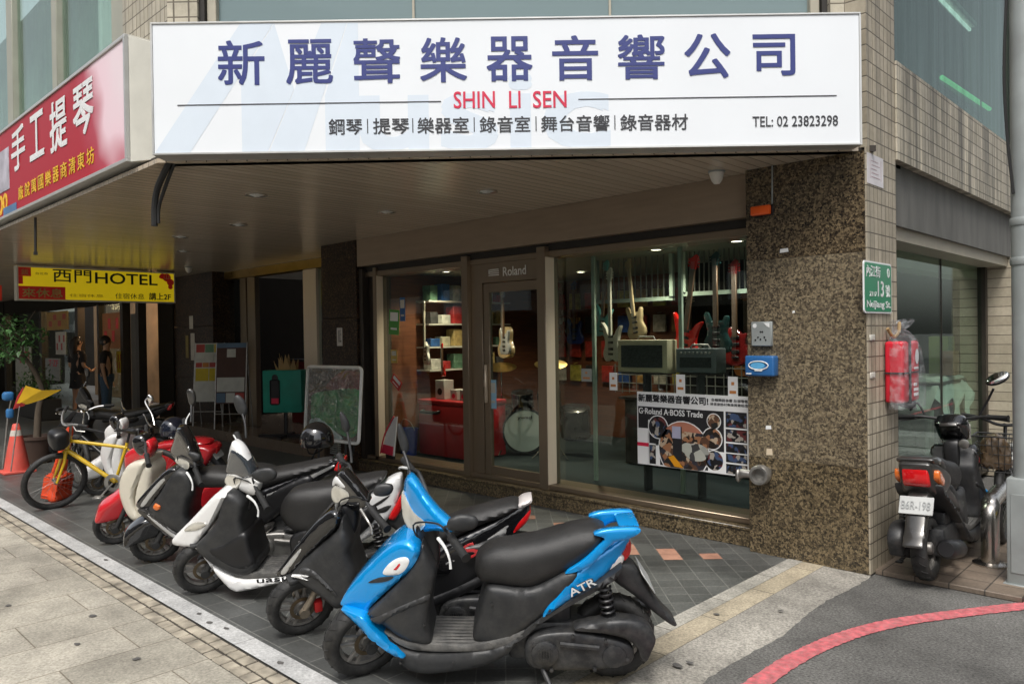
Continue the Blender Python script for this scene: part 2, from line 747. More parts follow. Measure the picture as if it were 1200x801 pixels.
# ------------------------------------------------------------------ the palette
ASPHALT = tilemat("asphalt", "XY", 30, 30, 0, 0.0, (0.125, 0.122, 0.114), (0.13, 0.127, 0.119), (0.12, 0.12, 0.114), rough=0.85, stain=0.5, fine=75, fineamt=0.75, bump=0.9, stainscale=1.1)
SLATE = tilemat("slate_tile", "XY", 0.145, 0.145, 0.0, 0.0035, (0.066, 0.069, 0.066), (0.098, 0.101, 0.096), (0.165, 0.165, 0.152), rot=R(-45), rough=0.42, stain=0.45, fine=55, fineamt=0.35, bump=0.25, stainscale=1.2)
SLATE_BORDER = tilemat("slate_border", "XY", 0.30, 0.145, 0.5, 0.0035, (0.075, 0.078, 0.075), (0.11, 0.113, 0.108), (0.2, 0.2, 0.185), rough=0.45, stain=0.35, fine=50, fineamt=0.2, bump=0.25)
KERB = tilemat("pale_granite_kerb", "XY", 1.2, 4.0, 0.0, 0.003, (0.42, 0.42, 0.41), (0.46, 0.46, 0.45), (0.16, 0.15, 0.14), rough=0.75, stain=0.28, fine=70, fineamt=0.35, bump=0.2, shift=(0.35, 1.1), stainscale=3.5)
SETTS = tilemat("sett_strip", "XY", 0.105, 0.086, 0.0, 0.006, (0.30, 0.275, 0.225), (0.38, 0.35, 0.29), (0.12, 0.105, 0.08), shift=(0.02, 0.02), rough=0.8, stain=0.35, fine=70, fineamt=0.22, bump=0.6, stainscale=2.0)
PAVING = tilemat("granite_paving", "YX", 0.86, 0.42, 0.45, 0.004, (0.35, 0.325, 0.268), (0.42, 0.39, 0.325), (0.19, 0.16, 0.12), rough=0.75, stain=0.42, fine=65, fineamt=0.38, bump=0.25, stainscale=1.6, shift=(0.2, 0.1))
APRON = tilemat("worn_apron", "XY", 20, 20, 0, 0.0, (0.30, 0.285, 0.25), (0.31, 0.29, 0.255), (0.3, 0.28, 0.25), rough=0.85, stain=0.38, fine=70, fineamt=0.6, bump=0.5, stainscale=2.2)
STRIP_GREY = tilemat("apron_strip_grey", "YX", 0.62, 5.0, 0, 0.004, (0.31, 0.295, 0.26), (0.34, 0.325, 0.285), (0.1, 0.09, 0.07), rough=0.8, stain=0.4, fine=65, fineamt=0.45, bump=0.3, stainscale=2.5, shift=(0.1, 2))
STRIP_TAN = tilemat("apron_strip_tan", "YX", 0.62, 5.0, 0, 0.004, (0.33, 0.285, 0.20), (0.37, 0.32, 0.235), (0.1, 0.09, 0.07), rough=0.8, stain=0.4, fine=65, fineamt=0.45, bump=0.3, stainscale=2.5, shift=(0.4, 2))
PINK = mat("pink_tile", (0.34, 0.175, 0.12), 0.6, var=0.2, scale=9, world=True, bump=0.2)
REDLINE = mat("red_road_paint", (0.52, 0.115, 0.13), 0.8, var=0.35, scale=24, world=True, bump=0.9, bscale=90, dust=0.6, detail=9)
BROWNTILE = tilemat("brown_platform_tile", "XY", 0.2, 0.2, 0.0, 0.005, (0.16, 0.125, 0.095), (0.21, 0.165, 0.125), (0.06, 0.05, 0.04), rough=0.6, stain=0.4, fine=60, fineamt=0.2, stainscale=2)
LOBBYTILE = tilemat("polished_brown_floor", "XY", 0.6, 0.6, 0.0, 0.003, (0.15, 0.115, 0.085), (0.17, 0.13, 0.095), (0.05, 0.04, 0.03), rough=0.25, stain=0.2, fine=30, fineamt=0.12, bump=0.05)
WALLTILE_S = tilemat("street_wall_tile", "YZ", 0.075, 0.105, 0.0, 0.0045, (0.36, 0.315, 0.235), (0.47, 0.415, 0.32), (0.12, 0.10, 0.075), rough=0.5, stain=0.35, fine=25, fineamt=0.12, bump=0.5, stainscale=1.2, stretch_stain=(1, 6, 0.5))
WALLTILE_STREAK = tilemat("streaked_wall_tile", "YZ", 0.075, 0.105, 0.0, 0.0045, (0.44, 0.40, 0.31), (0.56, 0.51, 0.41), (0.13, 0.115, 0.09), rough=0.55, stain=0.7, fine=25, fineamt=0.12, bump=0.5, stainscale=1.1, stretch_stain=(1, 6.5, 0.35))
WALLTILE_F = tilemat("front_wall_tile", "XZ", 0.075, 0.105, 0.0, 0.0045, (0.42, 0.38, 0.29), (0.50, 0.455, 0.36), (0.13, 0.11, 0.08), rough=0.5, stain=0.3, fine=25, fineamt=0.12, bump=0.5, stretch_stain=(5, 1, 0.4))
GRAN_TAN = granite("tan_granite", [(0.0, (0.035, 0.027, 0.018)), (0.30, (0.075, 0.06, 0.042)), (0.52, (0.158, 0.124, 0.077)), (0.78, (0.27, 0.22, 0.14)), (1.0, (0.07, 0.058, 0.042))], 88, 0.3)
GRAN_BROWN = granite("dark_brown_granite", [(0.0, (0.012, 0.009, 0.007)), (0.38, (0.05, 0.036, 0.021)), (0.58, (0.105, 0.078, 0.046)), (0.82, (0.195, 0.145, 0.083)), (1.0, (0.04, 0.03, 0.02))], 85, 0.18)
GRAN_BASE = granite("stained_brown_granite", [(0.0, (0.015, 0.012, 0.008)), (0.34, (0.055, 0.042, 0.025)), (0.58, (0.125, 0.094, 0.052)), (0.82, (0.215, 0.165, 0.095)), (1.0, (0.04, 0.03, 0.02))], 85, 0.3)
GRAN_DARK = granite("polished_dark_granite", [(0.0, (0.008, 0.006, 0.005)), (0.5, (0.02, 0.013, 0.010)), (0.75, (0.05, 0.026, 0.016)), (1.0, (0.11, 0.07, 0.035))], 85, 0.38)
GRAN_DARK.node_tree.nodes["Principled BSDF"].inputs["Specular IOR Level"].default_value = 0.2
STEEL = mat("brushed_bronze_steel", (0.27, 0.215, 0.155), 0.33, metal=0.75, var=0.04, scale=6, world=True, stretch=(60, 60, 1))
STEEL_BRIGHT = mat("brushed_steel", (0.66, 0.55, 0.43), 0.36, metal=0.6, var=0.03, scale=6, world=True, stretch=(60, 60, 1))
STEEL_LIGHTENED = mat("lightened_steel", (0.78, 0.66, 0.52), 0.42, metal=0.25, var=0.05, scale=6, world=True, stretch=(30, 60, 0.6))  # colour lightened; on the shop posts it stands in for reflected street light
BEAM = mat("brown_metal_panel", (0.30, 0.23, 0.165), 0.42, metal=0.15, var=0.08, scale=3, world=True, stretch=(1, 1, 8))
BEAMGREY = mat("stained_grey_concrete", (0.135, 0.135, 0.125), 0.75, var=0.22, scale=2.5, world=True, stretch=(1, 3, 0.6), bump=0.2)
SOFFIT_M = None
DARKGAP = mat("dark_recess", (0.02, 0.017, 0.014), 0.7, var=0.1)
DARKFRAME = mat("dark_bronze_frame", (0.05, 0.042, 0.034), 0.4, metal=0.4, var=0.1)
OLIVEFRAME = mat("olive_window_frame", (0.33, 0.33, 0.27), 0.45, var=0.08)
BEIGEFRAME = mat("beige_window_frame", (0.36, 0.33, 0.26), 0.5, var=0.1)
GLASS_SHOP = glassmat("shop_window_glass", (0.86, 0.91, 0.88), 0.7)
GLASS_SIDE = glassmat("side_window_glass", (0.78, 0.88, 0.82), 0.7)
GLASS_UP = glassmat("upper_window_glass", (0.80, 0.90, 0.85), 0.8, base=(0.20, 0.26, 0.23), basefac=0.10, streak=0.08)
GLASS_GREEN = glassmat("green_upper_glass", (0.62, 0.80, 0.73), 0.7, base=(0.08, 0.115, 0.105), basefac=0.2, streak=0.16)
GLASS_PALE = glassmat("frosted_blue_glass", (0.4, 0.5, 0.5), 1.0, base=(0.23, 0.30, 0.31), basefac=0.8)
WHITE_BLIND = mat("white_blind", (0.8, 0.8, 0.8), 0.6, var=0.03)
GALV = mat("galvanised_grey_paint", (0.29, 0.315, 0.31), 0.5, metal=0.2, var=0.12, scale=5, dust=0.25)
CHROME = mat("chrome", (0.75, 0.74, 0.72), 0.14, metal=1.0, var=0.05)
STAINLESS = mat("stainless_tube", (0.55, 0.52, 0.48), 0.25, metal=1.0, var=0.08)
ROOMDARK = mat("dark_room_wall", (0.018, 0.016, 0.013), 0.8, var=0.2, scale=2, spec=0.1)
ROOMWOOD = mat("red_brown_slatwall", (0.13, 0.045, 0.018), 0.55, var=0.25, scale=3, stretch=(1, 1, 12))
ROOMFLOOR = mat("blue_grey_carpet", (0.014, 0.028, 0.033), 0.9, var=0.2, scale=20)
ROOMCEIL = mat("greenish_white_ceiling", (0.26, 0.28, 0.22), 0.7, var=0.06)
BLACKRUB = mat("black_rubber", (0.012, 0.012, 0.012), 0.7, var=0.25, scale=20)
BLACKPL = mat("black_plastic", (0.011, 0.011, 0.012), 0.38, var=0.2, scale=12)


def soffit_mat():
    m, t, b = _new("glossy_strip_ceiling")
    N, L = t.nodes, t.links
    g = N.new("ShaderNodeNewGeometry")
    sx = N.new("ShaderNodeSeparateXYZ")
    L.new(g.outputs['Position'], sx.inputs[0])
    # narrow metal strips running across the arcade
    a = N.new("ShaderNodeMath"); a.operation = 'MULTIPLY'; a.inputs[1].default_value = 1 / 0.10
    L.new(sx.outputs[0], a.inputs[0])
    fr = N.new("ShaderNodeMath"); fr.operation = 'FRACT'
    L.new(a.outputs[0], fr.inputs[0])
    gt = N.new("ShaderNodeMath"); gt.operation = 'LESS_THAN'; gt.inputs[1].default_value = 0.06
    L.new(fr.outputs[0], gt.inputs[0])
    fl = N.new("ShaderNodeMath"); fl.operation = 'FLOOR'
    L.new(a.outputs[0], fl.inputs[0])
    wn = N.new("ShaderNodeTexWhiteNoise"); wn.noise_dimensions = '1D'
    L.new(fl.outputs[0], wn.inputs['W'])
    cr = N.new("ShaderNodeValToRGB")
    cr.color_ramp.elements[0].color = (0.46, 0.385, 0.295, 1)
    cr.color_ramp.elements[1].color = (0.53, 0.445, 0.345, 1)
    L.new(wn.outputs['Value'], cr.inputs[0])
    mx = N.new("ShaderNodeMixRGB"); mx.inputs[2].default_value = (0.08, 0.065, 0.05, 1)
    L.new(gt.outputs[0], mx.inputs[0]); L.new(cr.outputs[0], mx.inputs[1])
    L.new(mx.outputs[0], b.inputs['Base Color'])
    b.inputs['Roughness'].default_value = 0.2
    b.inputs['Specular IOR Level'].default_value = 0.6
    # each strip is very slightly crowned
    w_ = N.new("ShaderNodeMath"); w_.operation = 'SINE'
    m2 = N.new("ShaderNodeMath"); m2.operation = 'MULTIPLY'; m2.inputs[1].default_value = 2 * math.pi
    L.new(a.outputs[0], m2.inputs[0]); L.new(m2.outputs[0], w_.inputs[0])
    ns = N.new("ShaderNodeTexNoise"); ns.inputs['Scale'].default_value = 2.0
    L.new(g.outputs['Position'], ns.inputs['Vector'])
    ad = N.new("ShaderNodeMath"); ad.operation = 'MULTIPLY_ADD'; ad.inputs[1].default_value = 0.12
    L.new(w_.outputs[0], ad.inputs[0]); L.new(ns.outputs['Fac'], ad.inputs[2])
    bp = N.new("ShaderNodeBump"); bp.inputs['Strength'].default_value = 0.2; bp.inputs['Distance'].default_value = 0.02
    L.new(ad.outputs[0], bp.inputs['Height']); L.new(bp.outputs[0], b.inputs['Normal'])
    return m


SOFFIT_M = soffit_mat()

# ------------------------------------------------------------------ ground
SOF = 2.86      # arcade ceiling height
FACE = 2.0      # street edge of the arcade
WALLX = -1.85   # side street wall

m = MB(); m.quad((-300, -300, -0.012), (300, -300, -0.012), (300, 300, -0.012), (-300, 300, -0.012))
struct("ground", m, ASPHALT, smooth=False)
m = MB(); m.quad((-34, FACE, 0), (-2.42, FACE, 0), (-2.42, 6.2, 0), (-34, 6.2, 0))
struct("arcade_floor", m, SLATE, smooth=False)
m = MB(); m.quad((-34, FACE, 0.004), (-2.42, FACE, 0.004), (-2.42, FACE + 0.29, 0.004), (-34, FACE + 0.29, 0.004))
struct("floor_border", m, SLATE_BORDER, smooth=False)
m = MB()
for (x, y) in ((-3.16, 5.0), (-3.06, 4.90), (-2.86, 5.10), (-3.37, 4.79), (-3.47, 4.90), (-4.73, 5.06), (-4.37, 5.0), (-3.95, 5.1)):
    c, s_ = math.cos(R(45)) * 0.0705, math.sin(R(45)) * 0.0705
    # keep to the tile grid turned 45 degrees
    k = 0.145
    a_, b_ = (x + y) / math.sqrt(2), (y - x) / math.sqrt(2)
    a_, b_ = (math.floor(a_ / k) + 0.5) * k, (math.floor(b_ / k) + 0.5) * k
    x, y = (a_ - b_) / math.sqrt(2), (a_ + b_) / math.sqrt(2)
    m.quad((x, y - 2 * s_, 0.004), (x + 2 * s_, y, 0.004), (x, y + 2 * s_, 0.004), (x - 2 * s_, y, 0.004))
struct("pink_floor_tiles", m, PINK, smooth=False)
m = MB(); m.quad((-34, 1.88, 0.006), (-2.42, 1.88, 0.006), (-2.42, FACE, 0.006), (-34, FACE, 0.006))
struct("kerb", m, KERB, smooth=False)
m = MB(); m.quad((-34, 1.708, -0.004), (-2.42, 1.708, -0.004), (-2.42, 1.88, -0.004), (-34, 1.88, -0.004))
struct("sett_bed", m, mat("dark_joint_sand", (0.05, 0.042, 0.032), 0.9, world=True, scale=30), smooth=False)
m = MB()
xx = -2.425
while xx > -20:
    for (ya, yb) in ((1.717, 1.789), (1.800, 1.872)):
        wj = random.uniform(-0.004, 0.004)
        m.box(xx - 0.094 + wj, xx - 0.002, ya + random.uniform(0, 0.003), yb - random.uniform(0, 0.003), -0.02, 0.003 + random.uniform(-0.003, 0.002), 0.004)
    xx -= 0.104
struct("sett_strip", m, mat("sett_stone", (0.31, 0.275, 0.215), 0.8, var=0.5, scale=8, world=True, bump=0.4, bscale=120))
m = MB(); m.quad((-34, -3, 0.003), (-2.42, -3, 0.003), (-2.42, 1.708, 0.003), (-34, 1.708, 0.003))
struct("pavement", m, PAVING, smooth=False)
m = MB(); m.quad((-2.42, -3, 0.004), (-2.315, -3, 0.004), (-2.315, 5.36, 0.004), (-2.42, 5.36, 0.004))
struct("path", m, STRIP_GREY, smooth=False)
m = MB(); m.quad((-2.315, -3, 0.002), (-2.165, -3, 0.002), (-2.165, 5.36, 0.002), (-2.315, 5.36, 0.002))
struct("path", m, STRIP_TAN, smooth=False)
m = MB()
edge = []
yy = -3.0
while yy < 5.36:
    edge.append((-1.87 + 0.018 * math.sin(yy * 5.1) + random.uniform(-0.009, 0.009), yy, -0.0108))
    yy += 0.055
m.poly([(-2.165, 5.36, 0.0), (-2.165, -3, 0.0)] + edge + [(-1.85, 5.36, 0.0)])
struct("pavement", m, APRON, smooth=False)
# red no-stopping line curving round the corner
cl = catmull([(-1.76, 2.2), (-1.71, 2.8), (-1.685, 3.3), (-1.67, 3.75), (-1.60, 4.18), (-1.475, 4.55), (-1.30, 4.87), (-0.98, 5.38), (-0.6, 5.95), (-0.1, 6.7), (0.3, 7.6), (0.42, 9.0), (0.45, 20.0)], closed=False, n=30)
m = MB()
L_, R__ = [], []
for i, p in enumerate(cl):
    a, b = cl[max(i - 1, 0)], cl[min(i + 1, len(cl) - 1)]
    d = Vector((b[0] - a[0], b[1] - a[1])).normalized()
    n_ = Vector((-d.y, d.x))
    hw = 0.052 + random.uniform(-0.004, 0.004)
    L_.append((p[0] + n_.x * hw, p[1] + n_.y * hw, -0.007))
    R__.append((p[0] - n_.x * hw, p[1] - n_.y * hw, -0.007))
for i in range(len(cl) - 1):
    m.quad(L_[i], R__[i], R__[i + 1], L_[i + 1])
struct("road_marking", m, REDLINE, smooth=False)
m = MB(); m.box(WALLX, -1.0, 5.42, 11, -0.012, 0.025, 0.006)
struct("platform", m, BROWNTILE)
GUM = mat("gum_stain", (0.09, 0.085, 0.08), 0.8, world=True)
m = MB()
for (x, y, a, b) in ((-4.55, 1.95, 0.022, 0.014), (-4.36, 1.93, 0.03, 0.016), (-4.2, 1.955, 0.028, 0.012), (-3.55, 1.93, 0.025, 0.016), (-6.2, 1.96, 0.03, 0.015), (-5.0, 1.5, 0.03, 0.02), (-5.6, 1.2, 0.025, 0.018), (-4.6, 1.3, 0.025, 0.015), (-4.15, 1.45, 0.02, 0.02), (-2.05, 3.25, 0.03, 0.02), (-2.02, 3.32, 0.02, 0.014), (-2.25, 4.0, 0.02, 0.015), (-2.0, 4.3, 0.018, 0.012)):
    pts = []
    for k in range(11):
        th = 2 * math.pi * k / 11
        q = random.uniform(0.75, 1.15)
        pts.append((x + a * q * math.cos(th), y + b * q * math.sin(th), 0.0085))
    m.poly(pts)
struct("pavement_stains", m, GUM, smooth=False)

# ------------------------------------------------------------------ the corner building over the arcade
bld = thing("corner_building", "tiled corner building with chamfered upper windows above the open arcade", "building", (-1.86, 5.34, 0))
CA, CB = Vector((-5.38, 2.16, 0)), Vector((-1.86, 5.48, 0))     # ends of the chamfer
cd = (CB - CA).normalized()
cn = Vector((cd.y, -cd.x, 0))                                     # outward
CM = Matrix(((cd.x, -cn.x, 0, CA.x), (cd.y, -cn.y, 0, CA.y), (0, 0, 1, 0), (0, 0, 0, 1)))   # x along chamfer, y inward
CLEN = (CB - CA).length
TOPZ = 11.0
# arcade ceiling: a slab under the upper floor
m = MB(); m.prism([(-34, 2.06, SOF), (-5.34, 2.06, SOF), (-1.9, 5.34, SOF), (-1.9, 6.2, SOF), (-34, 6.2, SOF)][::-1], (0, 0, 0.03))
m.build("arcade_ceiling", SOFFIT_M, bld, smooth=False)
m = MB()
m.box(-34, -5.6, 2.22, 2.5, 2.89, 3.66)
m.box(-34, -5.6, 2.22, 2.5, 6.6, TOPZ)
m.box(0.0, CLEN, 0.02, 0.3, 2.89, 3.3, M=CM)
m.box(0.0, CLEN, 0.02, 0.3, 6.6, TOPZ, M=CM)
m.build("upper_wall", BEIGEFRAME, bld, smooth=False)
# dark seam trim under the signs
m = MB(); m.box(0.0, CLEN, -0.06, 0.02, SOF, 2.9, M=CM); m.box(-34, -5.4, 2.1, 2.2, SOF + 0.002, 2.93)
m.build("fascia_trim", DARKFRAME, bld, smooth=False)
# tile piers
m = MB(); m.box(-6.28, -5.40, 2.18, 2.6, 2.89, TOPZ)
m.build("tile_pier", WALLTILE_F, bld, smooth=False)
CH_TILE = None


def chtile():
    """square tiles on the chamfer: measured along the chamfer direction"""
    mm = tilemat("chamfer_wall_tile", "XZ", 0.105 * cd.x, 0.105, 0.0, 0.005, (0.43, 0.39, 0.30), (0.50, 0.455, 0.36), (0.14, 0.12, 0.09), rough=0.5, stain=0.3, fine=25, fineamt=0.12, bump=0.5)
    return mm


CH_TILE = chtile()
m = MB(); m.box(0.0, 0.21, 0.0, 0.4, 2.9, TOPZ, M=CM); m.box(CLEN - 0.28, CLEN - 0.002, 0.0, 0.4, 2.9, TOPZ, M=CM)
m.build("tile_pier", CH_TILE, bld, smooth=False)
m = MB(); m.box(-2.3, WALLX, 5.36, 5.93, 2.885, TOPZ); m.box(-1.862, WALLX, 5.345, 5.93, 0.0, 2.885)
m.build("tile_pier", WALLTILE_S, bld, smooth=False)
# chamfer windows: three frosted panes in a beige frame
wf = MB()
X0, X1 = 0.25, CLEN - 0.32
wf.box(X0, X0 + 0.07, 0.06, 0.14, 3.3, 6.6, 0.006, M=CM)
wf.box(X1 - 0.07, X1, 0.06, 0.14, 3.3, 6.6, 0.006, M=CM)
for k in (1, 2):
    xx = X0 + 0.07 + (X1 - X0 - 0.14) * k / 3
    wf.box(xx - 0.008, xx + 0.008, 0.09, 0.13, 3.34, 6.55, M=CM)
wf.box(X0 + 0.07, X1 - 0.07, 0.06, 0.14, 3.3, 3.36, M=CM)
win = wf.build("window", BEIGEFRAME, bld)
m = MB(); m.box(X0 + 0.05, X1 - 0.05, 0.105, 0.115, 3.34, 6.58, M=CM)
m.build("pane", GLASS_PALE, win, smooth=False)
for (a, b) in ((X0 - 0.04, X0 - 0.003), (X1 + 0.003, X1 + 0.04)):
    m = MB(); m.box(a, b, 0.03, 0.2, 3.3, 6.6, M=CM)
    m.build("jamb", DARKGAP, win, smooth=False)
m = MB(); m.box(X0 - 0.05, X1 + 0.05, 0.6, 0.65, 3.0, 6.7, M=CM)
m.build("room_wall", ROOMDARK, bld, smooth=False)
# left facade windows behind the red sign
wf = MB()
for (a, b) in ((-6.80, -6.32), (-8.46, -8.30), (-10.16, -9.92), (-11.9, -11.7), (-13.6, -13.4)):
    wf.box(a, b, 2.27, 2.36, 3.66, 6.6, 0.008)
wf.box(-20, -6.32, 2.28, 2.35, 3.66, 3.73)
win = wf.build("window", OLIVEFRAME, bld)
m = MB(); m.box(-20, -6.4, 2.325, 2.335, 3.7, 6.58)
m.build("pane", GLASS_UP, win, smooth=False)
m = MB(); m.box(-7.42, -7.06, 2.37, 2.39, 3.7, 6.58)
m.build("blind", WHITE_BLIND, win, smooth=False)
m = MB(); m.box(-20, -6.0, 3.3, 3.34, 3.0, 6.7)
m.build("room_wall", mat("teal_room_wall", (0.50, 0.62, 0.54), 0.8, var=0.4, scale=0.9), bld, smooth=False)
# side street: streaked spandrel, concrete beam, upper green window
m = MB(); m.box(-2.2, -1.838, 5.935, 10.2, 2.885, 3.6)
m.build("tile_spandrel", WALLTILE_STREAK, bld, smooth=False)
m = MB(); m.box(-2.2, -1.9, 5.935, 10.2, 2.43, 2.885)
m.build("concrete_beam", BEAMGREY, bld, smooth=False)
m = MB(); m.box(-2.42, -1.93, 5.94, 9.83, 2.33, 2.43); m.box(-2.42, -2.2, 5.94, 9.83, 2.2, 2.33)
m.build("window_head", BEIGEFRAME, bld, smooth=False)
m = MB(); m.box(-2.4, WALLX, 9.84, 14, 0.0, 2.43); m.box(-2.4, WALLX, 10.2, 14, 2.43, TOPZ)
m.build("tile_pier", WALLTILE_S, bld, smooth=False)
wf = MB()
wf.box(-1.97, -1.90, 5.935, 5.97, 3.6, 6.6); wf.box(-1.97, -1.90, 10.05, 10.2, 3.6, 6.6)
for yy in (7.35, 8.8):
    wf.box(-1.945, -1.935, yy - 0.006, yy + 0.006, 3.6, 6.6)
win = wf.build("window", DARKFRAME, bld)
m = MB(); m.box(-1.935, -1.925, 5.96, 10.06, 3.602, 6.58)
m.build("pane", GLASS_GREEN, win, smooth=False)
m = MB()
m.box(-4.6, -4.5, 5.5, 12, 3.0, 6.8); m.box(-4.6, -2.42, 10.21, 10.3, 3.0, 6.8)
m.box(-4.6, -1.96, 5.5, 10, 6.6, 6.7); m.box(-4.6, -1.96, 5.5, 10, 3.3, 3.4)
m.build("room_wall", mat("green_grey_room", (0.10, 0.15, 0.14), 0.8, var=0.3, scale=1.0), bld, smooth=False)
# side street shop window
wf = MB()
wf.box(-2.2, -2.12, 5.94, 6.0, 0.06, 2.33); wf.box(-2.2, -2.12, 9.74, 9.83, 0.06, 2.33); wf.box(-2.2, -2.12, 6.0, 9.74, 0.06, 0.16)
wf.box(-2.175, -2.155, 8.2, 8.21, 0.16, 2.33)
win = wf.build("window", DARKFRAME, bld)
m = MB(); m.box(-2.168, -2.16, 6.0, 9.74, 0.16, 2.33)
m.build("pane", GLASS_SIDE, win, smooth=False)
# granite corner pillar: four courses of slabs with open joints
pil = thing("granite_pillar", "speckled tan and brown granite corner pillar carrying a call box", "pillar", (-2.29, 5.34, 0))
for (z0, z1, mm) in ((0.0, 0.716, GRAN_BASE), (0.718, 1.449, GRAN_TAN), (1.451, 2.179, GRAN_TAN), (2.181, 2.86, GRAN_BROWN)):
    m = MB(); m.box(-2.72, -1.863, 5.34, 5.95, z0, z1, 0.0015)
    m.build("granite_slab", mm, pil, smooth=False)
# buildings behind the side-street end, and the far end of the arcade
m = MB(); m.box(-34, -2.42, 10.0, 10.19, 0, TOPZ)
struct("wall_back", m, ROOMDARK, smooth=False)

# ------------------------------------------------------------------ music shop front
GX0, GX1 = -7.95, -2.725
sf = thing("music_shop", "bronze steel music shop front with glass door and two display windows", "shop", (-5.3, 5.5, 0))
m = MB(); m.box(GX0, GX1, 5.45, 5.7, 2.53, SOF - 0.002)
m.build("beam", BEAM, sf, smooth=False)
m = MB(); m.box(GX0, GX1, 5.53, 5.9, 2.46, 2.528); m.build("beam_recess", DARKGAP, sf, smooth=False)
m = MB(); m.box(GX0, GX1, 5.43, 5.52, 0.0, 0.125, 0.004); m.box(GX0, GX1, 5.42, 5.9, 0.127, 0.155, 0.006)
m.build("step", GRAN_BASE, sf)
m = MB(); m.box(GX0, GX1, 5.50, 5.8, 0.157, 0.205, 0.005); m.build("sill", STEEL, sf)
m = MB(); m.box(GX0, GX1, 5.52, 5.8, 2.40, 2.458, 0.004); m.build("head_rail", STEEL, sf)
# posts (two have a side coloured pale for the street light on it)
for (a, b, mm, y0) in ((-7.95, -7.87, DARKFRAME, 5.47), (-7.70, -7.63, STEEL, 5.5), (-6.07, -5.97, STEEL, 5.48), (-4.97, -4.86, STEEL, 5.47), (-2.80, -2.73, STEEL, 5.55)):
    m = MB(); m.box(a, b, y0, 5.66, 0.155, 2.50, 0.004); p_ = m.build("post", mm, sf)
    if a in (-7.70, -4.97):
        m = MB(); m.box(b + 0.002, b + 0.006, y0 + 0.004, 5.598, 0.21, 2.398); m.build("lit_cheek", STEEL_LIGHTENED, p_, smooth=False)
m = MB(); m.box(-7.86, -7.71, 5.56, 5.78, 0.16, 2.4); m.build("side_panel", DARKFRAME, sf, smooth=False)
for (a, b) in ((-7.63, -6.07), (-4.86, -2.80)):
    m = MB(); m.box(a, b, 5.60, 5.608, 0.205, 2.40); m.build("window_pane", GLASS_SHOP, sf, smooth=False)
m = MB(); m.box(-5.97, -5.80, 5.53, 5.62, 0.157, 2.40, 0.003); m.box(-5.80, -4.97, 5.52, 5.62, 2.20, 2.40, 0.003)
m.build("door_surround", STEEL, sf)
dm = MB()
dm.box(-5.795, -5.71, 5.545, 5.59, 0.17, 2.195, 0.003); dm.box(-5.02, -4.975, 5.545, 5.59, 0.17, 2.195, 0.003)
dm.box(-5.71, -5.02, 5.545, 5.59, 2.10, 2.195, 0.003); dm.box(-5.71, -5.02, 5.545, 5.59, 0.17, 0.29, 0.003)
door = dm.build("door", STEEL, sf)
m = MB(); m.box(-5.71, -5.02, 5.562, 5.57, 0.29, 2.10); m.build("door_pane", GLASS_SHOP, door, smooth=False)
m = MB(); m.box(-5.77, -5.745, 5.51, 5.545, 0.95, 1.35, 0.006); m.box(-5.768, -5.747, 5.505, 5.512, 1.12, 1.2, 0.002)
m.build("door_handle", STEEL_BRIGHT, door)
GREYTXT = mat("grey_lettering", (0.75, 0.73, 0.68), 0.5)
text("Roland", "lettering", GREYTXT, sf, (0, 5.518, 0), (1, 0, 0), (0, 0, 1), (-5.47, -5.15, 2.255, 2.345), weight=0.012)
m = MB()
for k in range(4):
    m.box(-5.68 + (0.02 if k in (1, 2) else 0), -5.53, 5.512, 5.518, 2.268 + k * 0.019, 2.279 + k * 0.019)
m.box(-5.68, -5.665, 5.512, 5.518, 2.29, 2.335)
m.build("emblem", GREYTXT, sf, smooth=False)
# shop room
m = MB(); m.quad((-7.95, 5.6, 0.15), (-2.2, 5.6, 0.15), (-2.2, 10, 0.15), (-7.95, 10, 0.15)); struct("floor", m, ROOMFLOOR, smooth=False)
m = MB(); m.box(-7.95, -2.2, 5.8, 10, 2.47, 2.5); struct("ceiling", m, ROOMCEIL, smooth=False)
m = MB(); m.box(-7.95, -7.87, 5.8, 10, 0.15, 2.47); struct("wall", m, ROOMWOOD, smooth=False)
m = MB(); m.box(-7.87, -4.9, 9.0, 9.06, 0.15, 2.47); struct("wall", m, ROOMWOOD, smooth=False)
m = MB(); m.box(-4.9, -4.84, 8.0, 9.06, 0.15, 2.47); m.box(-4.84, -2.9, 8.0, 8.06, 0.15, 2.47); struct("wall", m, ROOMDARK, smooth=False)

# ------------------------------------------------------------------ scooters
P_DKPL = mat("weathered_grey_plastic", (0.019, 0.020, 0.0215), 0.46, var=0.2, scale=7, dust=0.12, bump=0.12, bscale=300)
P_FLOOR = mat("dusty_floor_mat", (0.07, 0.069, 0.067), 0.75, var=0.35, scale=9, dust=0.6, bump=0.15, bscale=200)
P_SEAT = mat("worn_seat_vinyl", (0.016, 0.0155, 0.0155), 0.46, var=0.15, scale=6, dust=0.06, bump=0.25, bscale=420)
P_TYRE = mat("tyre_rubber", (0.013, 0.013, 0.013), 0.62, var=0.25, scale=14, dust=0.14)
P_RIM = mat("dark_cast_wheel", (0.22, 0.21, 0.195), 0.38, metal=0.5, var=0.35, scale=14, dust=0.3)
P_ENG = mat("dirty_engine_case", (0.03, 0.031, 0.033), 0.45, metal=0.4, var=0.3, scale=12, dust=0.25)
P_ALU = mat("dull_aluminium", (0.36, 0.35, 0.33), 0.4, metal=0.8, var=0.25, scale=15, dust=0.3)
P_BLUE = mat("metallic_blue_paint", (0.0, 0.30, 0.74), 0.22, metal=0.3, var=0.06, scale=4, coat=1.0, dust=0.02)
P_BLACK = mat("gloss_black_paint", (0.006, 0.006, 0.007), 0.12, var=0.2, scale=5, coat=1.0, dust=0.015)
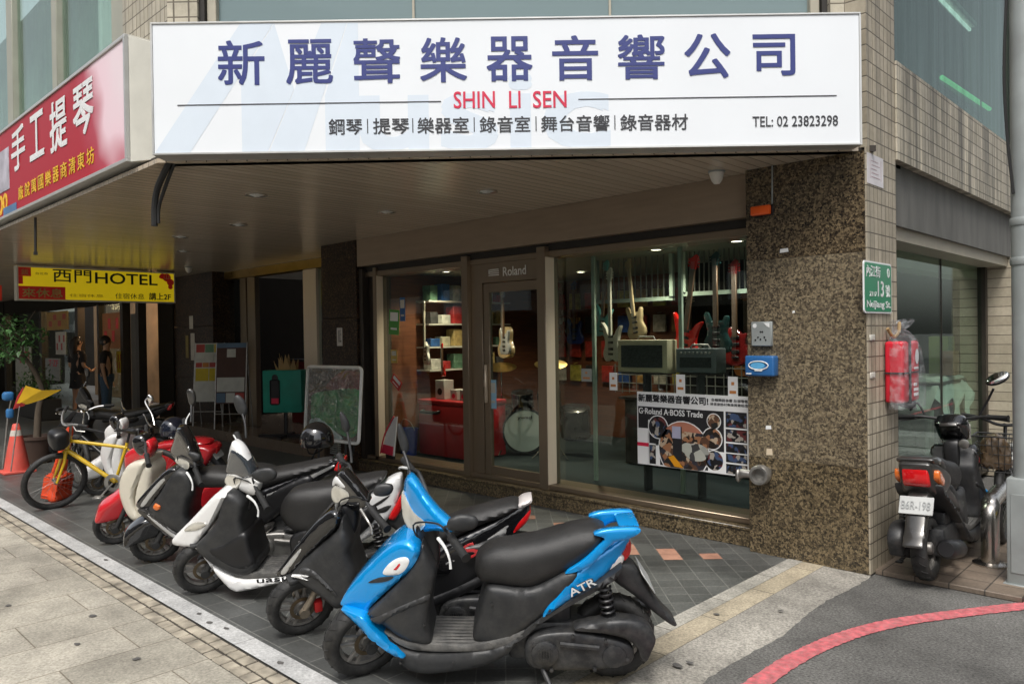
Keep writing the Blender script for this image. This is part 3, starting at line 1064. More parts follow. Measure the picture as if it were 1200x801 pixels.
P_CHAR = mat("dark_grey_metallic_paint", (0.05, 0.048, 0.045), 0.28, metal=0.5, var=0.12, scale=5, coat=0.7, dust=0.08)
P_WHITE = mat("white_scooter_paint", (0.74, 0.74, 0.73), 0.28, var=0.03, scale=4, coat=0.5, dust=0.06)
P_RED = mat("gloss_red_paint", (0.52, 0.012, 0.02), 0.24, var=0.08, scale=4, coat=0.8, dust=0.05)
P_CREAM = mat("cream_scooter_paint", (0.62, 0.58, 0.48), 0.35, var=0.05, scale=5, coat=0.4, dust=0.15)
P_SILV = mat("silver_stripe", (0.50, 0.50, 0.49), 0.3, metal=0.5, var=0.08, scale=8)
P_LENS = mat("headlight_lens", (0.66, 0.64, 0.57), 0.1, metal=0.4, var=0.2, scale=14, coat=1.0)
P_TAIL = mat("red_tail_lens", (0.52, 0.008, 0.01), 0.14, var=0.1, coat=1.0)
P_AMBER = mat("amber_lens", (0.62, 0.14, 0.02), 0.15, var=0.1, coat=1.0)
P_CLEAR = mat("clear_signal_lens", (0.62, 0.58, 0.56), 0.15, var=0.1, scale=20, coat=1.0)
P_CALI = mat("red_caliper", (0.55, 0.02, 0.02), 0.4)
P_DISC = mat("brake_disc_steel", (0.17, 0.13, 0.085), 0.35, metal=0.9, var=0.2, scale=20)
P_RUST = mat("tarnished_fork", (0.26, 0.22, 0.17), 0.45, metal=0.7, var=0.25, scale=20)
P_MIRR = mat("mirror_glass", (0.85, 0.87, 0.88), 0.03, metal=1.0, var=0.02)
P_PLATE = mat("white_plate", (0.62, 0.63, 0.62), 0.45, var=0.05, dust=0.1)
P_PLATE2 = mat("worn_white_plate", (0.44, 0.45, 0.44), 0.5, var=0.12, dust=0.25)
P_SCREEN = mat("smoked_screen", (0.035, 0.042, 0.05), 0.08, var=0.1, coat=1.0)
P_KPRINT2 = mat("decal_outline", (0.03, 0.03, 0.035), 0.4)
P_GREYTXT = mat("plate_digits", (0.30, 0.31, 0.31), 0.6)


class Frame:
    """turns a side drawing (units of 1/k metre, origin under the front axle) into metres"""
    def __init__(s, k, ox, oy):
        s.k, s.ox, s.oy = k, ox, oy

    def __call__(s, pts):
        return [((s.ox - p[0]) / s.k, (s.oy - p[1]) / s.k) + tuple(p[2:]) for p in pts]

    def one(s, x, y, side=0.0):
        return Vector(((s.ox - x) / s.k, side, (s.oy - y) / s.k))


def wheel(parent, c, Rw, wd, name, M=None, spokes=5, disc=0, rimmat=None, rim_frac=0.69, caliper=False):
    c = Vector(c)
    rr = Rw * rim_frac
    ax = Vector((0, 1, 0))
    rim = MB()
    rim.lathe([(rr, -wd * 0.36), (rr * 1.03, -wd * 0.34), (rr * 1.0, -wd * 0.26), (rr * 0.88, -wd * 0.2), (rr * 0.86, 0), (rr * 0.88, wd * 0.2),
               (rr * 1.0, wd * 0.26), (rr * 1.03, wd * 0.34), (rr, wd * 0.36), (rr * 0.97, 0)], c, ax, 36, close=True)
    rim.lathe([(0.0, -wd * 0.42), (0.03, -wd * 0.42), (0.04, -wd * 0.3), (0.04, wd * 0.3), (0.03, wd * 0.42), (0.0, wd * 0.42)], c, ax, 16)
    for k in range(spokes):
        th = 2 * math.pi * k / spokes + 0.3
        e = Vector((math.cos(th), 0, math.sin(th)))
        t = Vector((-math.sin(th), 0, math.cos(th)))
        for q in (-1, 1):
            yo = Vector((0, wd * 0.2, 0))
            a = c + e * 0.03 + t * q * 0.012 + yo
            b = c + e * rr * 0.93 + t * q * 0.024 + yo
            rim.tube([a, b], [0.013, 0.011], 6)
    if M is not None:
        rim.xf(M)
    w_ = rim.build(name, rimmat or P_RIM, parent, world=False)
    t = MB()
    h = wd * 0.5
    t.lathe([(rr * 0.98, -h * 0.72), (rr * 1.06, -h * 0.9), (Rw * 0.86, -h), (Rw * 0.93, -h * 0.86), (Rw * 0.975, -h * 0.55), (Rw * 0.995, -h * 0.22),
             (Rw, 0), (Rw * 0.995, h * 0.22), (Rw * 0.975, h * 0.55), (Rw * 0.93, h * 0.86), (Rw * 0.86, h), (rr * 1.06, h * 0.9), (rr * 0.98, h * 0.72)], c, ax, 44, close=True)
    # moulded tread: shallow grooves as raised sipes
    for k in range(22):
        th = 2 * math.pi * k / 22
        for sgn in (-1, 1):
            pts = []
            for j in range(4):
                f = j / 3
                a_ = th + sgn * 0.02 + 0.13 * f
                rad = Rw * (1.001 - 0.05 * f * f)
                pts.append(c + Vector((math.cos(a_) * rad, sgn * h * (0.12 + 0.72 * f), math.sin(a_) * rad)))
            t.tube(pts, 0.0028, 4, caps=False)
    if M is not None:
        t.xf(M)
    t.build("tyre", P_TYRE, w_, world=False)
    if disc:
        d = MB()
        d.lathe([(0.05, disc * (wd * 0.3 + 0.012)), (0.07, disc * (wd * 0.3 + 0.012)), (0.07, disc * (wd * 0.3 + 0.016)), (0.05, disc * (wd * 0.3 + 0.016))], c, ax, 28, close=True)
        if M is not None:
            d.xf(M)
        d.build("brake_disc", P_DISC, w_, world=False)
    if caliper:
        d = MB()
        d.box(c.x - 0.10, c.x - 0.055, c.y + wd * 0.5 + 0.002, c.y + wd * 0.5 + 0.045, c.z - 0.02, c.z + 0.05, 0.01, 2)
        if M is not None:
            d.xf(M)
        d.build("brake_caliper", P_CALI, w_, world=False)
    return w_


def rot_about(p, axis, ang):
    return Matrix.Translation(p) @ Matrix.Rotation(ang, 4, axis) @ Matrix.Translation(-p)


def mirror(root, fr, stem, head, yc, m=None, glass=False, back=P_DKPL):
    mb = MB()
    mb.tube([fr.one(*p) for p in stem], 0.007, 8, smooth=4)
    o = mb.build("mirror_stem", P_DKPL if not m else m, root, world=False)
    mb = MB()
    mb.inflate(fr(head), 0.02, r=0.035, m=0.25, g=0.012, yc=yc)
    mb.build("mirror_head", back, o, world=False)


def scooter(label, loc, k, ox, oy, D, group, heading=224.2, lean=-7.0, name="parked_scooter"):
    fr = Frame(k, ox, oy)
    root = thing(name, label, "scooter", loc, (R(lean), 0, R(heading)), group)
    Rw = D.get('R', 0.205)
    wd = D.get('tw', 0.092)
    st = R(D.get('steer', 30))
    rake = Vector((-0.44, 0, 0.9)).normalized()
    pv = Vector((0.02, 0, Rw))
    MS = rot_about(pv, rake, st)
    wb = D.get('wb', 1.20)
    # wheels
    wheel(root, (0, 0, Rw), Rw, wd, "front_wheel", MS, disc=D.get('disc', 1), caliper=D.get('caliper', False), rimmat=D.get('rimmat'), spokes=D.get('spokes', 5))
    wheel(root, (-wb, 0, Rw), Rw, wd * 1.08, "rear_wheel", rimmat=D.get('rimmat'), spokes=D.get('spokes', 5))
    mb = MB()
    for s in (-1, 1):
        mb.tube([Vector((-0.19, s * 0.075, Rw + 0.36)), Vector((-0.045, s * 0.08, Rw + 0.08)), Vector((0.0, s * 0.075, Rw - 0.0))], [0.017, 0.019, 0.022], 10)
        mb.lathe([(0.0, -0.012), (0.028, -0.012), (0.028, 0.012), (0.0, 0.012)], (0, s * 0.085, Rw), (0, 1, 0), 12)
    mb.xf(MS)
    mb.build("front_fork", D.get('fork', P_DKPL), root, world=False)
    # front mudguard: an arched shell over the wheel
    if D.get('fender', True) is True:
        pts = []
        for a in range(72, 133, 12):
            pts.append((math.cos(R(a)) * (Rw + 0.03), Rw + math.sin(R(a)) * (Rw + 0.03)))
        for a in range(132, 71, -12):
            pts.append((math.cos(R(a)) * (Rw + 0.008), Rw + math.sin(R(a)) * (Rw + 0.008)))
        mb = MB(); mb.inflate(pts, 0.07, r=0.03, m=0.85, g=0.02, smooth=2); mb.xf(MS)
        mb.build("front_fender", D.get('fendermat', P_DKPL), root, world=False)
    # body panels
    for (nm, mm, pts, wf, r, m_, opt) in D['panels']:
        W = wf
        if isinstance(wf, tuple):            # (x at A in drawing units, half width there, x at B, half width there)
            xa, wa, xb, wb_ = (ox - wf[0]) / k, wf[1], (ox - wf[2]) / k, wf[3]
            W = (lambda x, z, xa=xa, wa=wa, xb=xb, wb_=wb_: wa + (wb_ - wa) * min(1, max(0, (x - xa) / (xb - xa))))
        yc = opt.get('yc', 0.0)
        if isinstance(yc, tuple):
            xa, ya, xb, yb = (ox - yc[0]) / k, yc[1], (ox - yc[2]) / k, yc[3]
            yc = (lambda x, z, xa=xa, ya=ya, xb=xb, yb=yb: ya + (yb - ya) * min(1.2, max(-0.2, (x - xa) / (xb - xa))))
        if nm not in ('seat', 'handlebar_cover', 'headlight', 'headlight_hood'):
            m_ = m_ + (1 - m_) * 0.25
            r = r * 0.75
        if nm == 'headlight':
            m_, r = 0.95, 0.018
        if not opt.get('pair'):
            W = (lambda x, z, f=W: 0.87 * (f(x, z) if callable(f) else f))
        for ycc in ([yc] if not opt.get('pair') else [opt['pair'], -opt['pair']]):
            mb = MB()
            mb.inflate(fr(pts), W, r=r, m=m_, g=opt.get('g', 0.022), yc=ycc, smooth=opt.get('smooth', 5))
            if opt.get('steer'):
                mb.xf(MS)
            par = root
            if opt.get('on'):
                par = next((c for c in root.children if c.name.split('.')[0] == opt['on']), root)
            mb.build(nm, mm, par, world=False, ang=opt.get('ang', 45))
    # controls
    if 'bar' in D:
        mb = MB(); mb.tube([fr.one(*p) for p in D['bar']], 0.011, 10, smooth=5)
        hb = mb.build("handlebar", P_DKPL, root, world=False)
        for g in D.get('grips', []):
            mb = MB(); a, b = fr.one(*g[0]), fr.one(*g[1])
            mb.tube([a, a.lerp(b, 0.08), a.lerp(b, 0.9), b], [0.021, 0.018, 0.018, 0.022], 12)
            mb.build("grip", BLACKRUB, hb, world=False)
        for g in D.get('levers', []):
            mb = MB(); mb.tube([fr.one(*p) for p in g[0]], [0.009, 0.007, 0.005, 0.007], 8, smooth=4)
            mb.build("brake_lever", g[1], hb, world=False)
    for mr in D.get('mirrors', []):
        mirror(root, fr, *mr)
    # cables looping from the bars down to the front brake, and ribs on the footboard
    if 'bar' in D and len(D['mirrors']) > 0:
        b0 = fr.one(*D['bar'][3]); b1 = fr.one(*D['bar'][1]); bm_ = fr.one(*D['bar'][2])
        mb = MB()
        for (s, b) in ((1, b0), (-1, b1)):
            mb.tube([b, b + Vector((0.05, -0.03 * s, 0.02)), Vector((bm_.x + 0.09, 0.05 * s, bm_.z - 0.08)), Vector((bm_.x + 0.04, 0.06 * s, bm_.z - 0.22)), Vector((bm_.x + 0.06, 0.05 * s, bm_.z - 0.34))], 0.0045, 6, smooth=5)
        mb.build("brake_cable", BLACKRUB, root, world=False)
    if 'ribs' in D:
        a, b = fr.one(*D['ribs'][0]), fr.one(*D['ribs'][1])
        mb = MB()
        for q in range(9):
            o_ = Vector((0, -0.12 + 0.03 * q, 0.001))
            mb.tube([a + o_, b + o_], 0.0035, 5)
        mb.build("floor_ribs", P_FLOOR, root, world=False)
    if 'bolts' in D:
        for (x, y, yo) in D['bolts']:
            p = fr.one(x, y, yo)
            mb = MB(); mb.lathe([(0.006, -0.006), (0.006, 0.002), (0.003, 0.003), (0.0, 0.002)], p, (0, 1, 0), 10)
            mb.build("bolt", P_ENG, root, world=False)
    # engine, drive case, suspension, stand, exhaust
    ax = Vector((-wb, 0, Rw))
    mb = MB()
    mb.inflate([(ax.x - 0.06, Rw - 0.06), (ax.x - 0.075, Rw + 0.02), (ax.x + 0.02, Rw + 0.065), (ax.x + 0.20, Rw + 0.10), (ax.x + 0.36, Rw + 0.085), (ax.x + 0.42, Rw + 0.02), (ax.x + 0.40, Rw - 0.06), (ax.x + 0.30, Rw - 0.085), (ax.x + 0.1, Rw - 0.085)],
               0.045, r=0.03, m=0.7, yc=0.125)
    mb.lathe([(0.062, 0.165), (0.062, 0.183), (0.05, 0.19), (0.02, 0.19), (0.018, 0.184), (0.0, 0.184)], (ax.x + 0.33, 0, Rw + 0.005), (0, 1, 0), 24)
    mb.lathe([(0.055, 0.165), (0.053, 0.178), (0.03, 0.184), (0.0, 0.184)], (ax.x + 0.01, 0, Rw - 0.015), (0, 1, 0), 24)
    mb.tube([Vector((ax.x + 0.26, 0.175, Rw + 0.05)), Vector((ax.x + 0.08, 0.178, Rw + 0.03))], 0.012, 6)
    for (dx, dz) in ((0.38, 0.05), (0.2, 0.085), (0.05, 0.06), (-0.05, -0.03), (0.1, -0.075), (0.3, -0.075)):
        mb.lathe([(0.009, 0.16), (0.009, 0.182), (0.0, 0.184)], (ax.x + dx, 0, Rw + dz), (0, 1, 0), 8)
    for q in range(6):
        mb.box(ax.x + 0.295 + q * 0.012, ax.x + 0.301 + q * 0.012, 0.183, 0.194, Rw - 0.025, Rw + 0.035)
    mb.build("drive_case", D.get('engmat', P_ENG), root, world=False)
    mb = MB()
    mb.inflate([(ax.x - 0.16, Rw + 0.0), (ax.x - 0.18, Rw + 0.07), (ax.x - 0.13, Rw + 0.14), (ax.x - 0.02, Rw + 0.165), (ax.x + 0.16, Rw + 0.14), (ax.x + 0.19, Rw + 0.115), (ax.x + 0.08, Rw + 0.10), (ax.x - 0.03, Rw + 0.075), (ax.x - 0.09, Rw + 0.03), (ax.x - 0.11, Rw - 0.03), (ax.x - 0.14, Rw - 0.04)],
               0.05, r=0.03, m=0.6, yc=0.14)
    mb.build("air_filter_case", P_ENG, root, world=False)
    mb = MB()
    mb.box(ax.x + 0.06, ax.x + 0.5, -0.1, 0.1, Rw - 0.07, Rw + 0.12, 0.03, 2)
    mb.box(ax.x + 0.2, ax.x + 0.48, -0.08, 0.08, Rw + 0.1, Rw + 0.2, 0.02, 2)
    mb.build("engine", P_ENG, root, world=False)
    mb = MB()
    a, b = Vector((ax.x + 0.02, 0.12, Rw + 0.10)), Vector((ax.x + 0.055, 0.12, Rw + 0.32))
    mb.tube([a, b], 0.014, 8)
    hel = []
    for i in range(0, 75):
        f = i / 74
        th = f * 2 * math.pi * 6.5
        hel.append(a.lerp(b, 0.1 + 0.82 * f) + Vector((math.cos(th) * 0.03, math.sin(th) * 0.03, 0)))
    mb.tube(hel, 0.0065, 6)
    mb.build("rear_shock", D.get('shockmat', BLACKPL), root, world=False)
    mb = MB()
    mb.tube([Vector((ax.x + 0.36, 0.13, 0.16)), Vector((ax.x + 0.31, 0.2, 0.075)), Vector((ax.x + 0.285, 0.245, 0.022))], 0.012, 8)
    mb.box(ax.x + 0.255, ax.x + 0.31, 0.225, 0.27, 0.014, 0.026, 0.004)
    mb.build("side_stand", P_ENG, root, world=False)
    mb = MB()
    mb.tube([Vector((ax.x + 0.45, -0.06, 0.16)), Vector((ax.x + 0.3, -0.13, 0.13)), Vector((ax.x + 0.12, -0.155, 0.2))], 0.02, 10, smooth=5)
    mb.tube([Vector((ax.x + 0.14, -0.155, 0.19)), Vector((ax.x + 0.10, -0.16, 0.2)), Vector((ax.x - 0.18, -0.165, 0.255)), Vector((ax.x - 0.21, -0.166, 0.26))], [0.03, 0.058, 0.06, 0.045], 18)
    mb.build("exhaust", D.get('exmat', BLACKPL), root, world=False)
    # rear mudguard and plate
    if D.get('rearfender', True):
        mb = MB()
        mb.inflate([(ax.x + 0.03, Rw + 0.38), (ax.x - 0.09, Rw + 0.37), (ax.x - 0.16, Rw + 0.27), (ax.x - 0.23, Rw + 0.16), (ax.x - 0.30, Rw + 0.08), (ax.x - 0.285, Rw + 0.065), (ax.x - 0.2, Rw + 0.13), (ax.x - 0.1, Rw + 0.22), (ax.x + 0.0, Rw + 0.30)], 0.065, r=0.03, m=0.75)
        mb.build("rear_fender", D.get('rfmat', P_DKPL), root, world=False)
        Mp = Matrix.Translation((ax.x - 0.155, 0, Rw + 0.30)) @ Matrix.Rotation(R(32), 4, 'Y')
        mb = MB(); mb.box(-0.006, 0.0, -0.10, 0.10, -0.06, 0.06, 0.003, M=Mp)
        pl = mb.build("license_plate", P_PLATE2, root, world=False)
    for (nm, mm, body, c0, size, slant, yo) in D.get('letters', []):
        p0 = fr.one(c0[0], c0[1], yo)
        uv = Vector((-math.cos(R(slant)), 0, math.sin(R(slant))))
        vv = Vector((math.sin(R(slant)) * 1, 0, math.cos(R(slant))))
        text(body, nm, mm, root, p0, uv, vv, (0, size[0], 0, size[1]), weight=0.015, depth=0.006, world=False)
    return root


ROWG = "scooters parked in a row along the kerb"
BLUE = dict(ribs=[(496, 736.5), (560, 738.5)], bolts=[(470, 757, 0.155), (530, 758, 0.155), (590, 742, 0.155), (640, 698, 0.15), (575, 690, 0.145), (478, 690, 0.155), (498, 712, 0.155)], fender=False, steer=32, disc=1, wb=1.185, fork=P_DKPL, panels=[
    ("leg_shield", P_BLUE, [(486, 616), (496, 628), (484, 650), (462, 672), (442, 692), (433, 703, 1), (452, 728), (468, 747, 1), (455, 741), (430, 719), (412, 706), (401, 703), (398, 698), (412, 676), (436, 648), (458, 626), (474, 616)], (400, 0.05, 490, 0.185), 0.035, 0.62, {}),
    ("lower_shield", P_BLUE, [(401, 701), (416, 700), (431, 704), (444, 717), (459, 733), (476, 748), (464, 747), (444, 732), (420, 713)], (400, 0.10, 436, 0.205), 0.02, 0.88, {'g': 0.02}),
    ("badge", P_WHITE, [(452, 655), (458, 644), (469, 635), (480, 632), (484, 637), (477, 649), (466, 655)], (400, 0.058, 490, 0.195), 0.01, 0.9, {'g': 0.012}),
    ("badge_mark", P_RED, [(464, 648), (470, 640), (477, 637), (473, 645), (468, 649)], (400, 0.061, 490, 0.198), 0.01, 0.9, {'g': 0.01}),
    ("vent", P_DKPL, [(434, 668), (448, 660), (465, 657), (455, 664)], (400, 0.057, 490, 0.192), 0.01, 0.95, {'g': 0.012}),
    ("inner_shield", P_DKPL, [(498, 618), (507, 640), (512, 656), (505, 690), (502, 715), (505, 736), (492, 738), (470, 730), (446, 710), (433, 702, 1), (448, 688), (470, 665), (488, 642), (496, 626)], 0.175, 0.05, 0.72, {}),
    ("glove_box_lip", P_DKPL, [(437, 705, 1), (460, 694), (490, 681), (505, 676), (503, 684), (488, 690), (462, 702), (448, 711)], 0.183, 0.01, 0.85, {'g': 0.014}),
    ("steering_column", BLACKPL, [(490, 606), (508, 606), (514, 628), (512, 655), (500, 645), (490, 622)], 0.06, 0.03, 0.6, {}),
    ("floorboard", P_FLOOR, [(452, 722), (470, 731), (500, 736), (558, 738), (612, 722), (614, 729), (580, 745), (500, 746), (470, 738)], 0.165, 0.02, 0.9, {}),
    ("side_skirt", P_DKPL, [(455, 729), (470, 741), (500, 748), (560, 746), (592, 736), (632, 706), (700, 664), (722, 648), (716, 662), (700, 673), (640, 708), (606, 735), (590, 752), (566, 764), (535, 770), (500, 773), (478, 768), (464, 752)], 0.175, 0.03, 0.8, {}),
    ("under_seat_body", P_DKPL, [(553, 738), (558, 708), (566, 682), (575, 672), (620, 674), (660, 655), (672, 662), (640, 700), (606, 728), (585, 742)], (553, 0.14, 600, 0.165), 0.05, 0.7, {}),
    ("seat", P_SEAT, [(556, 662), (556, 650), (563, 639), (580, 631), (600, 628), (632, 622), (668, 612), (690, 609), (702, 611), (706, 617), (694, 637), (662, 660), (632, 675), (614, 679), (585, 676), (563, 672)], (556, 0.125, 600, 0.15), 0.085, 0.42, {}),
    ("tail_panel", P_BLUE, [(631, 709, 1), (633, 699), (645, 682), (661, 661), (690, 640), (708, 630), (728, 618), (733, 619), (732, 628), (721, 646), (708, 661), (688, 676), (660, 692)], (640, 0.183, 733, 0.085), 0.035, 0.65, {}),
    ("grab_rail", P_BLUE, [(690, 611), (702, 606), (725, 604), (741, 605), (741, 610), (728, 617), (714, 620), (700, 632), (688, 646), (668, 655), (658, 655), (678, 641), (693, 627), (702, 616)], 0.022, 0.02, 0.7, {'pair': 0.115}),
    ("grab_rail", P_BLUE, [(720, 606), (741, 605), (741, 610), (728, 614)], 0.115, 0.02, 0.7, {}),
    ("tail_light", P_TAIL, [(723, 640), (728, 627), (734, 626), (734, 640), (727, 649)], 0.085, 0.02, 0.7, {'g': 0.014}),
    ("turn_signal", P_CLEAR, [(706, 662), (712, 648), (723, 641), (726, 647), (716, 660)], 0.10, 0.02, 0.8, {'g': 0.014}),
    ("handlebar_cover", P_BLUE, [(474, 560), (481, 555), (490, 560), (502, 573), (516, 584), (530, 591), (535, 597), (530, 602), (512, 608), (500, 614), (490, 617), (478, 615), (471, 603), (469, 588), (471, 572)], 0.085, 0.05, 0.5, {'yc': (533, 0.15, 474, -0.12)}),
    ("headlight", P_LENS, [(469, 580), (473, 575), (485, 592), (500, 599), (496, 609), (487, 617), (477, 615), (470, 603)], 0.094, 0.03, 0.75, {'yc': (533, 0.15, 474, -0.12), 'g': 0.014}),
], bar=[(478, 563, -0.24), (488, 560, -0.16), (508, 585, 0.02), (526, 598, 0.18), (536, 602, 0.25)],
    grips=[((533, 601, 0.24), (551, 611, 0.37)), ((480, 563, -0.22), (464, 556, -0.35))],
    levers=[([(518, 606, 0.2), (527, 610, 0.27), (532, 620, 0.30), (533, 629, 0.31)], P_PLATE), ([(474, 560, -0.25), (462, 562, -0.3), (458, 566, -0.34)], P_PLATE)],
    mirrors=[([(477, 560, -0.17), (473, 548, -0.2), (467, 538, -0.25)], [(461, 504), (466, 508), (472, 524), (473, 536), (468, 542), (463, 533), (460, 517)], -0.26),
             ([(528, 598, 0.2), (525, 592, 0.22), (532, 586, 0.26)], [(530, 587), (532, 577), (544, 572), (559, 574), (563, 581), (557, 588), (541, 590)], 0.28)],
    letters=[("lettering", P_KPRINT2, "ATR", (664.5, 681.5), (0.135, 0.04), 27, 0.1475), ("lettering", P_PLATE, "ATR", (664, 681), (0.13, 0.036), 27, 0.150)])

LG = P_DKPL
BLK = dict(ribs=[(420, 689), (498, 690)], bolts=[(404, 640, 0.165), (388, 668, 0.165), (412, 672, 0.165)], steer=30, disc=1, caliper=True, fork=P_RUST, R=0.185, wb=1.2, panels=[
    ("leg_shield", P_BLACK, [(397, 582), (407, 590), (399, 606), (381, 623), (365, 639), (349, 656), (342, 663), (328, 668), (323, 665), (335, 649), (355, 622), (378, 596)], (324, 0.05, 405, 0.18), 0.035, 0.6, {}),
    ("side_stripe", P_SILV, [(330, 661), (344, 643), (356, 630), (356, 634), (345, 650), (335, 663)], (324, 0.056, 405, 0.187), 0.008, 0.85, {'g': 0.012}),
    ("inner_shield", P_DKPL, [(408, 592), (417, 618), (416, 634), (423, 663), (418, 686), (398, 699), (378, 686), (341, 664, 1), (362, 641), (384, 621), (400, 606)], (341, 0.11, 395, 0.19), 0.06, 0.55, {}),
    ("glove_box_lip", P_DKPL, [(356, 656), (372, 660), (392, 675), (400, 680), (396, 672), (374, 652), (360, 650)], (341, 0.125, 395, 0.205), 0.012, 0.85, {'g': 0.014}),
    ("cover_trim", P_WHITE, [(345, 661), (358, 658), (368, 659), (358, 661), (366, 664), (354, 662)], (341, 0.125, 395, 0.205), 0.006, 0.9, {'g': 0.01, 'smooth': 3}),
    ("floorboard", P_FLOOR, [(410, 688), (440, 690), (500, 690), (500, 697), (440, 698), (405, 697)], 0.16, 0.02, 0.9, {}),
    ("side_skirt", BLACKPL, [(398, 694), (420, 697), (460, 697), (500, 688), (560, 662), (592, 640), (596, 648), (560, 675), (505, 700), (460, 710), (420, 708)], 0.165, 0.03, 0.8, {}),
    ("under_seat_body", BLACKPL, [(500, 692), (503, 655), (512, 632), (560, 625), (590, 615), (592, 640), (560, 665), (525, 690)], 0.15, 0.05, 0.7, {}),
    ("seat", P_SEAT, [(501, 632), (504, 620), (516, 607), (535, 598), (558, 591), (590, 583), (604, 582), (607, 587), (590, 598), (560, 609), (532, 624), (512, 634)], (500, 0.12, 545, 0.14), 0.08, 0.4, {}),
    ("tail_panel", P_BLACK, [(501, 645), (512, 631), (540, 618), (575, 603), (600, 589), (614, 584), (619, 588), (614, 605), (592, 627), (560, 650), (537, 662), (510, 662)], (510, 0.165, 618, 0.075), 0.035, 0.65, {}),
    ("side_stripe", P_SILV, [(512, 650), (535, 640), (560, 628), (590, 608), (592, 610), (562, 632), (536, 644)], (510, 0.17, 618, 0.081), 0.006, 0.9, {'g': 0.012}),
    ("side_stripe", P_SILV, [(570, 621), (588, 611), (592, 612), (588, 620), (574, 624)], (510, 0.171, 618, 0.082), 0.006, 0.9, {'g': 0.012}),
    ("side_stripe", P_RED, [(538, 640), (548, 632), (560, 630), (552, 637), (545, 644)], (510, 0.171, 618, 0.082), 0.006, 0.9, {'g': 0.012}),
    ("tail_light", P_TAIL, [(599, 616), (606, 603), (618, 592), (620, 594), (616, 604), (606, 613)], (598, 0.10, 620, 0.075), 0.02, 0.8, {'g': 0.014}),
    ("grab_rail", P_CLEAR, [(604, 586), (611, 580), (621, 578), (620, 582), (608, 588)], 0.09, 0.015, 0.75, {'g': 0.014}),
    ("handlebar_cover", P_BLACK, [(389, 566), (393, 554), (399, 546), (406, 544), (423, 554), (440, 567), (438, 573), (425, 586), (410, 587), (394, 585), (387, 580)], 0.085, 0.04, 0.5, {'yc': (440, 0.14, 388, -0.12)}),
    ("cover_trim", P_WHITE, [(389, 566), (391, 557), (398, 553), (410, 560), (402, 563), (395, 562)], 0.091, 0.02, 0.8, {'yc': (440, 0.14, 388, -0.12), 'g': 0.012}),
    ("headlight", P_LENS, [(388, 570), (397, 563), (414, 566), (410, 578), (398, 585), (388, 582)], 0.094, 0.03, 0.75, {'yc': (440, 0.14, 388, -0.12), 'g': 0.014}),
    ("steering_column", BLACKPL, [(403, 585), (422, 585), (420, 610), (412, 620), (404, 600)], 0.06, 0.03, 0.6, {}),
], bar=[(394, 553, -0.24), (404, 549, -0.16), (420, 562, 0.02), (438, 570, 0.18), (446, 574, 0.24)],
    grips=[((444, 573, 0.23), (467, 585, 0.37)), ((396, 553, -0.22), (384, 548, -0.34))],
    levers=[([(432, 576, 0.2), (441, 583, 0.26), (446, 590, 0.28), (447, 597, 0.29)], P_ALU)],
    mirrors=[([(407, 546, -0.17), (405, 534, -0.2), (400, 512, -0.24)], [(391, 489), (396, 491), (401, 500), (402, 509), (398, 514), (393, 507)], -0.26),
             ([(440, 567, 0.18), (443, 557, 0.2), (450, 551, 0.24)], [(450, 553), (452, 545), (460, 542), (469, 543), (471, 549), (466, 555), (456, 556)], 0.27)],
    letters=[("lettering", P_RED, "S", (547, 640), (0.075, 0.075), 25, 0.152)])

